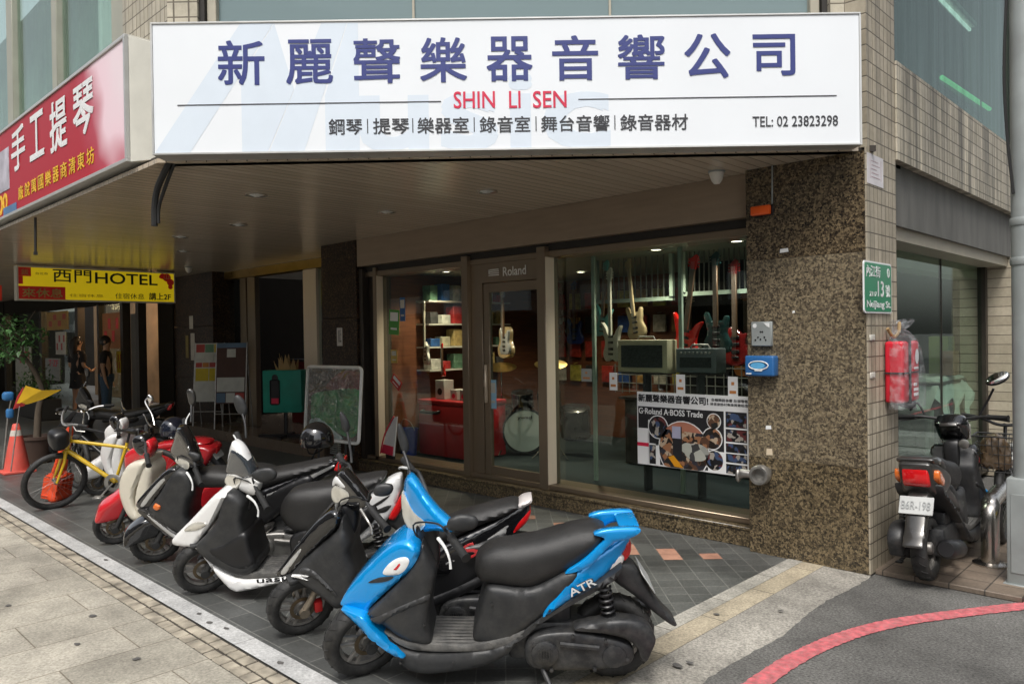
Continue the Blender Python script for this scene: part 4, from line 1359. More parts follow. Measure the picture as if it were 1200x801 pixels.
WHT = dict(ribs=[(288, 661), (345, 661)], bolts=[(262, 640, 0.16), (297, 652, 0.16), (290, 676, 0.15)], steer=30, disc=1, R=0.185, wb=1.2, spokes=3, panels=[
    ("leg_shield", P_WHITE, [(275, 566), (280, 569), (275, 576), (255, 606), (238, 627), (237, 632), (253, 649), (283, 666), (318, 667), (342, 665), (343, 671), (320, 677), (290, 683), (278, 682), (263, 669), (246, 648), (238, 638), (230, 635), (208, 634), (204, 630), (208, 623), (230, 602), (248, 584), (265, 568)], (204, 0.05, 275, 0.185), 0.03, 0.6, {'g': 0.018}),
    ("turn_signal", P_LENS, [(222, 614), (237, 602), (253, 602), (242, 611)], (204, 0.058, 275, 0.195), 0.015, 0.85, {'g': 0.014}),
    ("inner_shield", P_DKPL, [(277, 567), (297, 577), (294, 601), (300, 630), (308, 652), (300, 662), (283, 665), (254, 648), (239, 629), (262, 604)], 0.18, 0.055, 0.68, {}),
    ("glove_box_lip", BLACKPL, [(254, 632), (275, 622), (297, 612), (303, 634), (306, 650), (290, 656), (270, 648)], 0.188, 0.04, 0.8, {'g': 0.018}),
    ("steering_column", BLACKPL, [(280, 568), (298, 566), (300, 590), (290, 592)], 0.06, 0.03, 0.6, {}),
    ("floorboard", P_FLOOR, [(283, 660), (320, 661), (350, 660), (350, 666), (320, 668), (285, 667)], 0.165, 0.02, 0.9, {}),
    ("side_skirt", P_WHITE, [(335, 664), (352, 662), (370, 652), (372, 658), (356, 672), (340, 674)], 0.17, 0.02, 0.8, {}),
    ("under_seat_body", BLACKPL, [(345, 664), (345, 640), (350, 618), (400, 600), (440, 585), (445, 600), (415, 630), (380, 655)], 0.15, 0.05, 0.7, {}),
    ("seat", P_SEAT, [(335, 604), (333, 591), (341, 575), (356, 567), (390, 562), (420, 557), (446, 553), (455, 556), (440, 570), (405, 592), (386, 612), (372, 620), (350, 618)], (333, 0.13, 372, 0.155), 0.09, 0.4, {}),
    ("tail_panel", P_WHITE, [(356, 624), (386, 611), (418, 589), (447, 567), (466, 556), (473, 558), (470, 578), (460, 600), (440, 621), (415, 634), (385, 640), (362, 638)], (380, 0.17, 472, 0.085), 0.035, 0.65, {}),
    ("side_stripe", P_CHAR, [(412, 612), (425, 597), (445, 583), (462, 574), (452, 583), (436, 592), (424, 606)], (380, 0.176, 472, 0.091), 0.006, 0.9, {'g': 0.011}),
    ("side_stripe", P_CHAR, [(432, 600), (446, 591), (462, 586), (456, 594), (444, 596), (438, 603)], (380, 0.176, 472, 0.091), 0.006, 0.9, {'g': 0.011}),
    ("tail_light", P_TAIL, [(458, 602), (466, 588), (474, 575), (476, 585), (466, 604)], 0.095, 0.02, 0.8, {'g': 0.014}),
    ("handlebar_cover", P_WHITE, [(264, 565), (266, 550), (270, 532), (276, 517), (281, 514), (295, 521), (311, 545), (319, 553), (311, 568), (296, 570), (284, 569), (273, 568)], 0.085, 0.04, 0.5, {'yc': (318, 0.14, 265, -0.12)}),
    ("windscreen", P_SCREEN, [(266, 551), (273, 532), (280, 521), (297, 526), (310, 544), (296, 552), (284, 551), (273, 553)], 0.093, 0.03, 0.7, {'yc': (318, 0.14, 265, -0.12), 'g': 0.016}),
    ("headlight", P_LENS, [(264, 564), (270, 554), (284, 552), (292, 554), (284, 567), (273, 568)], 0.095, 0.02, 0.75, {'yc': (318, 0.14, 265, -0.12), 'g': 0.012}),
], bar=[(272, 528, -0.24), (282, 524, -0.16), (298, 540, 0.02), (314, 556, 0.18), (322, 561, 0.24)],
    grips=[((320, 560, 0.23), (338, 571, 0.37)), ((274, 526, -0.22), (262, 520, -0.34))],
    levers=[([(306, 566, 0.2), (317, 569, 0.26), (322, 577, 0.28), (322, 584, 0.29)], P_PLATE), ([(274, 528, -0.22), (264, 522, -0.28), (259, 521, -0.33)], P_PLATE)],
    mirrors=[([(284, 517, -0.17), (282, 502, -0.2), (277, 491, -0.24)], [(267, 471), (272, 468), (279, 475), (282, 486), (279, 494), (271, 490), (267, 480)], -0.26),
             ([(313, 553, 0.18), (313, 546, 0.2), (319, 541, 0.24)], [(316, 538), (324, 532), (337, 530), (344, 536), (341, 543), (326, 546)], 0.27)],
    letters=[("lettering", BLACKPL, "uasi", (308, 671.5), (0.17, 0.032), 4, 0.154)], engmat=P_ALU)

SIL = dict(steer=28, disc=1, R=0.18, wb=1.2, fender=False, panels=[
    ("front_fender", P_BLACK, [(144, 630), (146, 617), (158, 606), (172, 600), (186, 607), (197, 616), (190, 625), (170, 626), (152, 631)], 0.075, 0.035, 0.5, {'steer': 1}),
    ("leg_shield", P_BLACK, [(161, 586), (166, 579), (185, 560), (204, 543), (216, 540), (217, 545), (207, 558), (193, 572), (179, 591), (168, 594), (161, 590)], (161, 0.05, 215, 0.17), 0.035, 0.6, {}),
    ("side_stripe", P_SILV, [(168, 586), (184, 567), (198, 554), (206, 551), (196, 562), (182, 577), (172, 588)], (161, 0.056, 215, 0.177), 0.008, 0.85, {'g': 0.014}),
    ("inner_shield", P_DKPL, [(215, 543), (232, 546), (237, 565), (229, 582), (227, 600), (238, 620), (220, 620), (199, 608), (178, 593), (194, 571)], (170, 0.10, 205, 0.18), 0.06, 0.55, {}),
    ("side_skirt", P_CHAR, [(166, 593), (179, 593), (201, 607), (221, 619), (245, 624), (290, 620), (320, 606), (322, 614), (290, 632), (245, 635), (221, 630), (199, 619)], (166, 0.11, 210, 0.175), 0.02, 0.8, {}),
    ("side_stripe", P_SILV, [(178, 595), (201, 610), (222, 623), (244, 628), (243, 631), (220, 626), (198, 613)], (166, 0.117, 210, 0.182), 0.006, 0.9, {'g': 0.012}),
    ("turn_signal", P_AMBER, [(186, 586), (190, 581), (197, 582), (198, 587), (193, 590), (187, 589)], (170, 0.125, 205, 0.19), 0.02, 0.6, {'g': 0.012}),
    ("floorboard", P_FLOOR, [(236, 616), (262, 618), (290, 616), (290, 622), (240, 624)], 0.16, 0.02, 0.9, {}),
    ("under_seat_body", BLACKPL, [(285, 622), (285, 596), (292, 580), (330, 566), (365, 552), (368, 566), (340, 590), (310, 612)], 0.15, 0.05, 0.7, {}),
    ("seat", P_SEAT, [(232, 561), (231, 550), (242, 546), (262, 546), (300, 550), (345, 544), (384, 537), (389, 543), (355, 556), (310, 570), (286, 577), (270, 568), (250, 567), (238, 566)], 0.145, 0.06, 0.4, {}),
    ("tail_panel", P_BLACK, [(276, 592), (292, 576), (330, 561), (370, 546), (397, 534), (404, 538), (395, 550), (360, 568), (330, 581), (300, 592)], (290, 0.17, 404, 0.08), 0.03, 0.65, {}),
    ("side_stripe", P_SILV, [(302, 578), (335, 566), (366, 553), (392, 542), (392, 545), (366, 558), (336, 571)], (290, 0.173, 404, 0.086), 0.006, 0.9, {'g': 0.012}),
    ("tail_light", P_TAIL, [(394, 548), (398, 539), (404, 536), (405, 541), (400, 549)], 0.09, 0.015, 0.8, {'g': 0.012}),
    ("handlebar_cover", P_BLACK, [(197, 526), (203, 516), (211, 500), (217, 496), (224, 497), (236, 511), (245, 529), (247, 535), (232, 542), (221, 542), (209, 538), (199, 533)], 0.085, 0.04, 0.5, {'yc': (246, 0.14, 198, -0.12)}),
    ("dash", P_CHAR, [(214, 502), (221, 500), (232, 511), (238, 522), (230, 522), (219, 512)], 0.09, 0.02, 0.8, {'yc': (246, 0.14, 198, -0.12), 'g': 0.014}),
    ("headlight", P_LENS, [(208, 536), (215, 531), (233, 533), (231, 541), (221, 543), (211, 539)], 0.093, 0.02, 0.75, {'yc': (246, 0.14, 198, -0.12), 'g': 0.012}),
    ("steering_column", BLACKPL, [(218, 541), (234, 541), (234, 556), (222, 556)], 0.06, 0.03, 0.6, {}),
], bar=[(204, 508, -0.24), (214, 504, -0.16), (228, 518, 0.02), (242, 532, 0.18), (248, 538, 0.24)],
    grips=[((246, 537, 0.23), (261, 548, 0.37)), ((206, 507, -0.22), (198, 502, -0.34))],
    levers=[([(234, 542, 0.2), (242, 546, 0.26), (245, 552, 0.28), (245, 558, 0.29)], P_PLATE), ([(207, 510, -0.22), (204, 500, -0.28), (206, 493, -0.33)], P_PLATE)],
    mirrors=[([(217, 498, -0.17), (216, 488, -0.2), (214, 480, -0.24)], [(209, 464), (213, 460), (218, 464), (219, 474), (216, 482), (211, 479)], -0.26, None, False, P_CHAR),
             ([(243, 529, 0.18), (243, 523, 0.2), (246, 519, 0.24)], [(242, 518), (246, 515), (254, 518), (255, 523), (249, 525)], 0.27)], engmat=P_ALU, exmat=CHROME)

RET = dict(steer=28, disc=1, R=0.165, wb=1.15, fender=False, panels=[
    ("front_fender", P_RED, [(115, 606), (116, 596), (122, 586), (135, 578), (148, 571), (157, 588), (157, 600), (140, 605)], 0.085, 0.045, 0.4, {'steer': 1}),
    ("leg_shield", P_CREAM, [(147, 580), (147, 565), (153, 550), (164, 538), (185, 532), (186, 537), (178, 553), (168, 570), (166, 586), (172, 602), (162, 605), (153, 596)], (147, 0.10, 175, 0.19), 0.04, 0.6, {}),
    ("inner_shield", P_CREAM, [(180, 540), (190, 546), (186, 575), (186, 604), (172, 604), (168, 586), (170, 570)], 0.17, 0.04, 0.7, {}),
    ("floorboard", P_FLOOR, [(172, 600), (200, 604), (225, 602), (225, 610), (200, 612), (172, 609)], 0.16, 0.02, 0.9, {}),
    ("under_seat_body", P_CREAM, [(222, 606), (222, 590), (235, 576), (252, 585), (262, 600), (240, 608)], 0.15, 0.04, 0.6, {}),
    ("tail_panel", P_RED, [(226, 588), (234, 573), (252, 561), (275, 555), (305, 552), (325, 556), (330, 566), (312, 590), (280, 603), (250, 602), (236, 596)], (230, 0.15, 290, 0.185), 0.06, 0.5, {}),
    ("seat", P_SEAT, [(226, 562), (236, 553), (260, 548), (290, 545), (315, 547), (322, 553), (300, 558), (260, 562)], 0.14, 0.05, 0.4, {}),
    ("tail_light", P_TAIL, [(326, 560), (331, 560), (332, 568), (328, 571)], 0.05, 0.015, 0.7, {'g': 0.012}),
    ("handlebar_cover", P_RED, [(150, 545), (151, 532), (160, 524), (170, 520), (185, 511), (191, 517), (190, 526), (183, 534), (174, 535), (164, 541), (153, 549)], 0.09, 0.04, 0.5, {'yc': (190, 0.05, 151, -0.05)}),
    ("headlight_hood", P_BLACK, [(166, 515), (170, 507), (180, 505), (186, 512), (186, 526), (178, 531), (170, 526)], 0.095, 0.05, 0.35, {'yc': 0.03}),
], bar=[(160, 515, -0.24), (168, 510, -0.15), (180, 512, 0.04), (190, 520, 0.2), (195, 524, 0.25)],
    grips=[((193, 523, 0.23), (203, 530, 0.35)), ((162, 514, -0.22), (155, 510, -0.34))],
    levers=[([(178, 503, -0.1), (168, 500, -0.18), (160, 496, -0.26), (155, 494, -0.3)], CHROME)],
    mirrors=[([(178, 502, -0.15), (172, 490, -0.2), (164, 476, -0.22), (168, 472, -0.23)], [(166, 471), (169, 467), (173, 470), (173, 476), (169, 479)], -0.23, CHROME, False, CHROME)], engmat=P_ALU, exmat=CHROME)

scooter("bright blue scooter nearest the camera, leaning on its side stand", (-3.09, 2.14, 0.0), 245, 424, 797, BLUE, ROWG)
scooter("glossy black scooter with red brake caliper and red S on its tail", (-3.79, 2.20, 0.0), 213.6, 348, 746, BLK, ROWG)
scooter("white scooter with black inner leg shield and grey swirls on its tail", (-4.89, 2.14, 0.0), 182, 236, 697.5, WHT, ROWG)
scooter("black and silver scooter with an orange turn signal and beaked front fender", (-5.85, 2.2, 0.0), 159, 177, 661, SIL, ROWG)
scooter("cream and red retro scooter with a rounded red front fender", (-6.63, 2.18, 0.0), 145, 133, 640, RET, ROWG)

# ------------------------------------------------------------------ scooter seen from behind, by the tile wall
F0 = dict(BLUE)
F0['steer'] = 10
pan = []
for p in BLUE['panels']:
    nm = p[0]
    if nm in ('badge', 'vent', 'handlebar_cover', 'headlight', 'grab_rail', 'turn_signal', 'tail_light'):
        continue
    mm = {'leg_shield': P_BLACK, 'tail_panel': P_CHAR}.get(nm, p[1])
    pan.append((nm, mm) + p[2:])
pan += [
    ("handlebar_cover", P_BLACK, [(474, 574), (484, 563), (500, 562), (514, 570), (520, 577), (512, 588), (498, 602), (484, 612), (474, 604), (469, 588)], 0.125, 0.07, 0.4, {}),
    ("dash", P_CHAR, [(492, 562), (516, 572), (522, 580), (512, 578), (494, 568)], 0.07, 0.02, 0.8, {'g': 0.014}),
    ("headlight", P_LENS, [(468, 590), (472, 580), (482, 590), (480, 606), (472, 606)], 0.12, 0.03, 0.6, {'g': 0.014}),
    ("grab_rail", P_CHAR, [(682, 618), (700, 608), (722, 606), (734, 609), (728, 616), (706, 622), (690, 634), (676, 640)], 0.15, 0.05, 0.5, {}),
    ("tail_light", P_TAIL, [(720, 640), (724, 618), (736, 620), (738, 640), (732, 650), (722, 650)], 0.092, 0.03, 0.8, {'g': 0.016}),
    ("turn_signal", P_AMBER, [(696, 644), (712, 630), (726, 626), (728, 638), (716, 648), (702, 652)], 0.022, 0.02, 0.5, {'pair': 0.112, 'g': 0.012}),
    ("tail_cover", P_CHAR, [(660, 640), (690, 622), (722, 612), (736, 614), (738, 622), (728, 648), (716, 664), (690, 670), (664, 660)], (664, 0.16, 736, 0.115), 0.05, 0.6, {}),
]
F0['panels'] = pan
F0['bar'] = [(503, 566, -0.36), (494, 566, -0.2), (490, 572, 0.0), (494, 566, 0.2), (503, 566, 0.36)]
F0['grips'] = [((499, 566, 0.24), (506, 567, 0.37)), ((499, 566, -0.24), (506, 567, -0.37))]
F0['levers'] = [([(486, 568, 0.2), (480, 572, 0.28), (488, 574, 0.36)], P_DKPL), ([(486, 568, -0.2), (480, 572, -0.28), (488, 574, -0.36)], P_DKPL)]
F0['mirrors'] = []
F0['letters'] = []
F0['rfmat'] = P_CHAR
fs = scooter("dark grey scooter seen from behind beside the tiled wall with red tail light", (-1.56, 6.60, 0.025), 236, 424, 797, F0, "scooters at the side street wall", heading=92, lean=-3)
for (s, mm, hz) in ((1, P_BLACK, 1.09), (-1, P_MIRR, 1.25)):
    mb = MB(); mb.tube([Vector((-0.28, s * 0.18, 0.99)), Vector((-0.27, s * 0.23, 1.08)), Vector((-0.28, s * 0.28, hz - 0.07))], 0.008, 8, smooth=4)
    st_ = mb.build("mirror_stem", BLACKPL, fs, world=False)
    mb = MB(); mb.ball((-0.285, s * 0.31, hz), (0.022, 0.082, 0.052), 18, 10, M=Matrix.Rotation(R(s * 22), 4, 'X') @ Matrix.Rotation(R(42), 4, 'Y'))
    hd = mb.build("mirror_head", BLACKPL, st_, world=False)
    if s < 0:
        mb = MB(); mb.ball((-0.298, s * 0.31, hz + 0.009), (0.012, 0.076, 0.047), 18, 8, M=Matrix.Rotation(R(s * 22), 4, 'X') @ Matrix.Rotation(R(42), 4, 'Y'))
        mb.build("mirror_glass", P_MIRR, st_, world=False)
mb = MB(); mb.lathe([(0.0, 0.0), (0.034, 0.0), (0.034, -0.014), (0.026, -0.018), (0.0, -0.018)], (-0.375, -0.09, 0.79), (1, 0, 0.15), 20)
mb.build("ignition_lock", P_ALU, fs, world=False)
pl = next(c for c in fs.children if c.name.startswith("license_plate"))
text("B6R-198", "lettering", P_GREYTXT, pl, (-1.34 - 0.0085 - 0.0159, 0.085, 0.505 + 0.0053 - 0.0255), (0, -1, 0), (0.53, 0, 0.85), (0.0, 0.17, 0.0, 0.055), depth=0.003, world=False)

# ------------------------------------------------------------------ more two-wheelers at the far end of the row
P_YEL = mat("yellow_bicycle_paint", (0.62, 0.40, 0.01), 0.35, var=0.08, coat=0.4, dust=0.06)
P_ORANGE = mat("orange_red_plastic", (0.60, 0.06, 0.015), 0.45, var=0.12)
P_NAVY = mat("navy_helmet_shell", (0.012, 0.016, 0.03), 0.15, var=0.1, coat=1.0)
P_TEALPAINT = mat("blue_tube_paint", (0.02, 0.16, 0.36), 0.35, coat=0.4)


def bicycle(label, loc, heading, lean, Rw, wb, frame_m, bar_m, group, steer=20, basket=None, bag=False, saddle_m=None, name="parked_bicycle"):
    root = thing(name, label, "bicycle", loc, (R(lean), 0, R(heading)), group)
    ax = Vector((-0.3, 0, 1)).normalized()
    MS = rot_about(Vector((-0.05, 0, Rw)), ax, R(steer))
    for (nm, x, M) in (("front_wheel", 0, MS), ("rear_wheel", -wb, None)):
        mb = MB()
        mb.lathe([(Rw - 0.035, -0.011), (Rw - 0.02, -0.012), (Rw - 0.02, 0.012), (Rw - 0.035, 0.011)], (x, 0, Rw), (0, 1, 0), 40, close=True)
        mb.lathe([(0, -0.04), (0.02, -0.04), (0.014, 0), (0.02, 0.04), (0, 0.04)], (x, 0, Rw), (0, 1, 0), 12)
        if M is not None:
            mb.xf(M)
        wh = mb.build(nm, P_ALU, root, world=False)
        mb = MB()
        mb.lathe([(Rw - 0.022 + 0.03 * math.cos(a), 0.03 * math.sin(a)) for a in [2 * math.pi * k / 10 for k in range(10)]], (x, 0, Rw), (0, 1, 0), 44, close=True)
        if M is not None:
            mb.xf(M)
        mb.build("tyre", P_TYRE, wh, world=False)
        mb = MB()
        for k in range(24):
            th = 2 * math.pi * k / 24
            s = 1 if k % 2 else -1
            mb.tube([Vector((x + 0.015 * math.cos(th + 0.9), s * 0.03, Rw + 0.015 * math.sin(th + 0.9))), Vector((x + (Rw - 0.03) * math.cos(th), 0, Rw + (Rw - 0.03) * math.sin(th)))], 0.0013, 4, caps=False)
        if M is not None:
            mb.xf(M)
        mb.build("spokes", P_ALU, wh, world=False)
    hd0, hd1 = Vector((-0.13, 0, Rw + 0.30)), Vector((-0.17, 0, Rw + 0.44))
    bb = Vector((-wb * 0.58, 0, Rw - 0.03))
    sc = Vector((-wb * 0.72, 0, Rw + 0.36))
    mb = MB()
    mb.tube([hd0 - (hd1 - hd0) * 0.1, hd1], 0.02, 10)
    mb.tube([hd0, bb], 0.022, 10)
    mb.tube([hd1 - Vector((0, 0, 0.05)), sc - Vector((0, 0, 0.05))], 0.017, 10)
    mb.tube([bb, sc], 0.016, 10)
    for s in (-1, 1):
        mb.tube([bb, Vector((-wb, s * 0.055, Rw))], 0.009, 8)
        mb.tube([sc - Vector((0, 0, 0.06)), Vector((-wb, s * 0.055, Rw))], 0.008, 8)
    mb.build("frame", frame_m, root, world=False)
    mb = MB()
    mb.tube([hd0, hd0 + Vector((0.02, 0, -0.04))], 0.024, 8)
    for s in (-1, 1):
        mb.tube([hd0 + Vector((0.02, s * 0.02, -0.02)), Vector((-0.085, s * 0.05, Rw + 0.2)), Vector((0, s * 0.05, Rw))], [0.017, 0.015, 0.011], 8)
    mb.xf(MS)
    mb.build("front_fork", frame_m, root, world=False)
    mb = MB()
    top = hd1 + Vector((-0.02, 0, 0.13))
    mb.tube([hd1, top, top + Vector((0.06, 0, 0.01))], 0.013, 8)
    bars = [top + Vector(v) for v in ((-0.06, -0.30, 0.06), (0.02, -0.16, 0.05), (0.06, -0.05, 0.01), (0.06, 0.05, 0.01), (0.02, 0.16, 0.05), (-0.06, 0.30, 0.06))]
    mb.tube(bars, 0.012, 8, smooth=4)
    for s in (-1, 1):
        mb.tube([top + Vector((0.03, s * 0.18, 0.04)), top + Vector((0.03, s * 0.25, 0.02)), top + Vector((-0.03, s * 0.3, 0.015))], 0.006, 6)
    mb.xf(MS)
    hb = mb.build("handlebar", bar_m, root, world=False)
    for s in (0, 1):
        mb = MB(); a, b = (bars[0], bars[1]) if s == 0 else (bars[-1], bars[-2])
        mb.tube([a, a.lerp(b, 0.65)], 0.017, 10); mb.xf(MS)
        mb.build("grip", BLACKRUB, hb, world=False)
    mb = MB()
    mb.tube([sc, sc + Vector((-0.03, 0, 0.1))], 0.012, 8)
    mb.inflate([(sc.x - 0.17, sc.z + 0.12), (sc.x - 0.15, sc.z + 0.165), (sc.x, sc.z + 0.14), (sc.x + 0.1, sc.z + 0.13), (sc.x + 0.11, sc.z + 0.115), (sc.x, sc.z + 0.105), (sc.x - 0.1, sc.z + 0.09)], lambda x, z: 0.03 + 0.06 * min(1, max(0, (sc.x + 0.02 - x) / 0.15)), r=0.03, m=0.4)
    mb.build("saddle", saddle_m or BLACKPL, root, world=False)
    mb = MB()
    mb.lathe([(0.085, 0.04), (0.09, 0.043), (0.085, 0.046), (0.05, 0.046), (0.05, 0.04)], bb, (0, 1, 0), 28, close=True)
    for s in (-1, 1):
        d = Vector((0.10, s * 0.07, -0.12)) * s
        e = Vector((bb.x + 0.11 * s, s * 0.075, bb.z - 0.12 * s))
        mb.tube([Vector((bb.x, s * 0.06, bb.z)), e], 0.009, 6)
        mb.box(e.x - 0.045, e.x + 0.045, e.y + (0.01 if s > 0 else -0.09), e.y + (0.09 if s > 0 else -0.01), e.z - 0.01, e.z + 0.01, 0.004)
    mb.build("crank", P_ALU, root, world=False)
    if bag:
        mb = MB(); mb.inflate([(0.0, Rw + 0.36), (0.01, Rw + 0.48), (-0.04, Rw + 0.53), (-0.14, Rw + 0.52), (-0.15, Rw + 0.40), (-0.08, Rw + 0.34)], 0.1, r=0.05, m=0.5); mb.xf(MS)
        mb.build("handlebar_bag", BLACKPL, root, world=False)
    if basket:
        mb = MB()
        x0, x1, z0, z1, hw = -0.02, 0.24, Rw + 0.26, Rw + 0.52, 0.17
        for k in range(9):
            f = k / 8
            for zz in (0,):
                mb.tube([(x1, -hw + 2 * hw * f, z1), (x1 - 0.03, (-hw + 2 * hw * f) * 0.85, z0)], 0.0025, 4)
                mb.tube([(x0, -hw + 2 * hw * f, z1), (x0 + 0.02, (-hw + 2 * hw * f) * 0.85, z0)], 0.0025, 4)
        for k in range(6):
            f = k / 5
            for s in (-1, 1):
                mb.tube([(x0 + (x1 - x0) * f, s * hw, z1), (x0 + 0.02 + (x1 - x0 - 0.05) * f, s * hw * 0.85, z0)], 0.0025, 4)
        for q in (0, 0.25, 0.5, 0.75, 1):
            zz = z0 + (z1 - z0) * q
            h = hw * (0.85 + 0.15 * q)
            a0, a1 = x0 + 0.02 * (1 - q), x1 - 0.03 * (1 - q)
            mb.tube([(a0, -h, zz), (a1, -h, zz), (a1, h, zz), (a0, h, zz), (a0, -h, zz)], 0.003 if q < 1 else 0.006, 5)
        mb.xf(MS)
        mb.build("basket", P_DKPL, root, world=False)
    return root


BG = "bicycles and mopeds at the far end of the row"
bicycle("yellow bicycle with a black bar bag, its front wheel at the kerb", (-8.52, 2.26, 0.0), 226, -5, 0.29, 1.0, P_YEL, P_ALU, BG, steer=46, bag=True)
bicycle("dark bicycle with chrome handlebar behind the yellow bicycle", (-9.55, 2.75, 0.0), 205, -6, 0.30, 1.02, BLACKPL, CHROME, BG, steer=-20)
bicycle("bicycle with a wire basket behind the steel hoop, partly hidden by the grey pole", (-1.36, 6.75, 0.025), 262, 4, 0.30, 1.02, P_CHAR, BLACKPL, "bicycle by the steel hoop", steer=14, basket=True)
mb = MB(); mb.inflate([(-0.12, 0.0), (-0.14, 0.12), (-0.10, 0.22), (0.0, 0.27), (0.09, 0.21), (0.12, 0.1), (0.10, 0.0)], 0.1, r=0.06, m=0.4)
for v in mb.bm.verts:
    v.co += Vector((random.uniform(-1, 1), random.uniform(-1, 1), random.uniform(-1, 1))) * 0.006
bg_ = mb.build("bag", mat("brown_leather_bag", (0.10, 0.065, 0.035), 0.35, var=0.4, scale=8, coat=0.3), world=False)
bg_.scale = (0.8, 0.95, 0.95); bg_.location = (-1.385, 6.63, 0.605); bg_.rotation_euler = (0, 0, R(20))
tag(bg_, "brown shiny bag sitting in the bicycle's wire basket", "bag")
DARK = dict(SIL)
DARK['panels'] = [((p[0], BLACKPL if p[1] in (P_SILV, P_BLACK, P_CHAR) else p[1]) + p[2:]) for p in SIL['panels']]
scooter("dark moped standing behind the orange traffic cone", (-11.75, 3.25, 0.0), 159, 177, 661, DARK, BG, heading=232, name="parked_moped")
WR = dict(RET)
WR['panels'] = [((p[0], {P_CREAM: P_WHITE, P_SEAT: P_RED}.get(p[1], p[1]) if p[0] not in ('front_fender', 'handlebar_cover') else P_WHITE) + p[2:]) for p in RET['panels']]
WR['mirrors'] = []
scooter("small white moped with red seat behind the yellow bicycle", (-8.85, 2.75, 0.0), 150, 133, 640, WR, BG, heading=222, name="parked_moped")


def helmet(label, loc, rad, m, rz=0, face=None):
    root = thing("helmet", label, "helmet", loc, (0, 0, R(rz)), "motorcycle helmets")
    mb = MB()
    prof = []
    for i in range(0, 13):
        a = math.pi * 0.5 * i / 12
        prof.append((rad * math.sin(a) + 1e-5, rad * 1.05 * math.cos(a)))
    prof += [(rad * 1.0, -rad * 0.25), (rad * 0.95, -rad * 0.42), (rad * 0.88, -rad * 0.44), (rad * 0.9, -rad * 0.1)]
    mb.lathe(prof, (0, 0, rad * 0.45), (0, 0, 1), 28)
    mb.build("shell", m, root, world=False)
    mb = MB()
    v = []
    for k in range(13):
        a = -0.9 + 1.8 * k / 12
        v.append((rad * 1.03 * math.cos(a), rad * 1.03 * math.sin(a)))
    for k in range(12):
        a, b = v[k], v[k + 1]
        mb.quad((a[0], a[1], rad * 0.25), (b[0], b[1], rad * 0.25), (b[0] * 0.95, b[1] * 0.95, rad * 0.8), (a[0] * 0.95, a[1] * 0.95, rad * 0.8))
    mb.build("visor", P_SCREEN, root, world=False)
    mb = MB(); mb.tube([(0, rad * 0.9, rad * 0.1), (0.02, rad * 0.6, -rad * 0.3), (0.03, 0, -rad * 0.45), (0.02, -rad * 0.6, -rad * 0.3), (0, -rad * 0.9, rad * 0.1)], 0.006, 5, smooth=4)
    mb.build("strap", BLACKRUB, root, world=False)
    return root


helmet("glossy black helmet resting on the seat of the black and silver scooter", (-5.28, 3.22, 0.80), 0.13, P_BLACK, 200)
helmet("navy blue helmet on the red seat of the small white moped", (-8.25, 3.30, 0.64), 0.135, P_NAVY, 230)

# orange-red moulded plastic shell standing behind the yellow bicycle's wheel
ch = thing("child_seat", "orange red plastic child bicycle seat with a slotted back, behind the yellow bicycle", "child seat", (-9.0, 2.42, 0.0), (0, R(-10), R(225)))
mb = MB()
pts = [(-0.04, 0.02), (0.05, 0.0), (0.10, 0.16), (0.08, 0.4), (0.05, 0.72), (0.0, 0.74), (0.03, 0.4), (0.03, 0.2)]
mb.inflate(pts, lambda x, z: 0.17 - 0.12 * min(1, z / 0.74), r=0.03, m=0.7)
sh = mb.build("shell", P_ORANGE, ch, world=False)
mb = MB()
for k in range(5):
    mb.box(-0.02, 0.13, -0.15 + k * 0.07, -0.13 + k * 0.07, 0.02, 0.3 - abs(k - 2) * 0.03, 0.004)
for k in range(4):
    mb.box(-0.025, 0.128, -0.16 + k * 0.01, 0.16 - k * 0.01, 0.05 + k * 0.065, 0.062 + k * 0.065, 0.003)
mb.build("slats", P_ORANGE, ch, world=False)

# traffic cone
P_CONE = mat("faded_cone_plastic", (0.62, 0.085, 0.06), 0.55, var=0.12, scale=5, dust=0.2)
co = thing("traffic_cone", "red orange traffic cone with one pale band near its tip", "cone", (-11.32, 2.55, 0))
co.scale = (0.9, 0.9, 0.9)
mb = MB()
mb.box(-0.2, 0.2, -0.2, 0.2, 0.0, 0.035, 0.012, 2)
mb.build("base", P_CONE, co, world=False)
mb = MB()
mb.lathe([(0.165, 0.03), (0.16, 0.06), (0.122, 0.28), (0.078, 0.52), (0.042, 0.68), (0.03, 0.69), (0.0, 0.69)], (0, 0, 0), (0, 0, 1), 32)
mb.build("body", P_CONE, co, world=False)
mb = MB()
mb.lathe([(0.0795, 0.52), (0.0625, 0.60)], (0, 0, 0), (0, 0, 1), 32)
mb.build("band", mat("pale_band", (0.55, 0.5, 0.45), 0.5, dust=0.3), co, world=False)

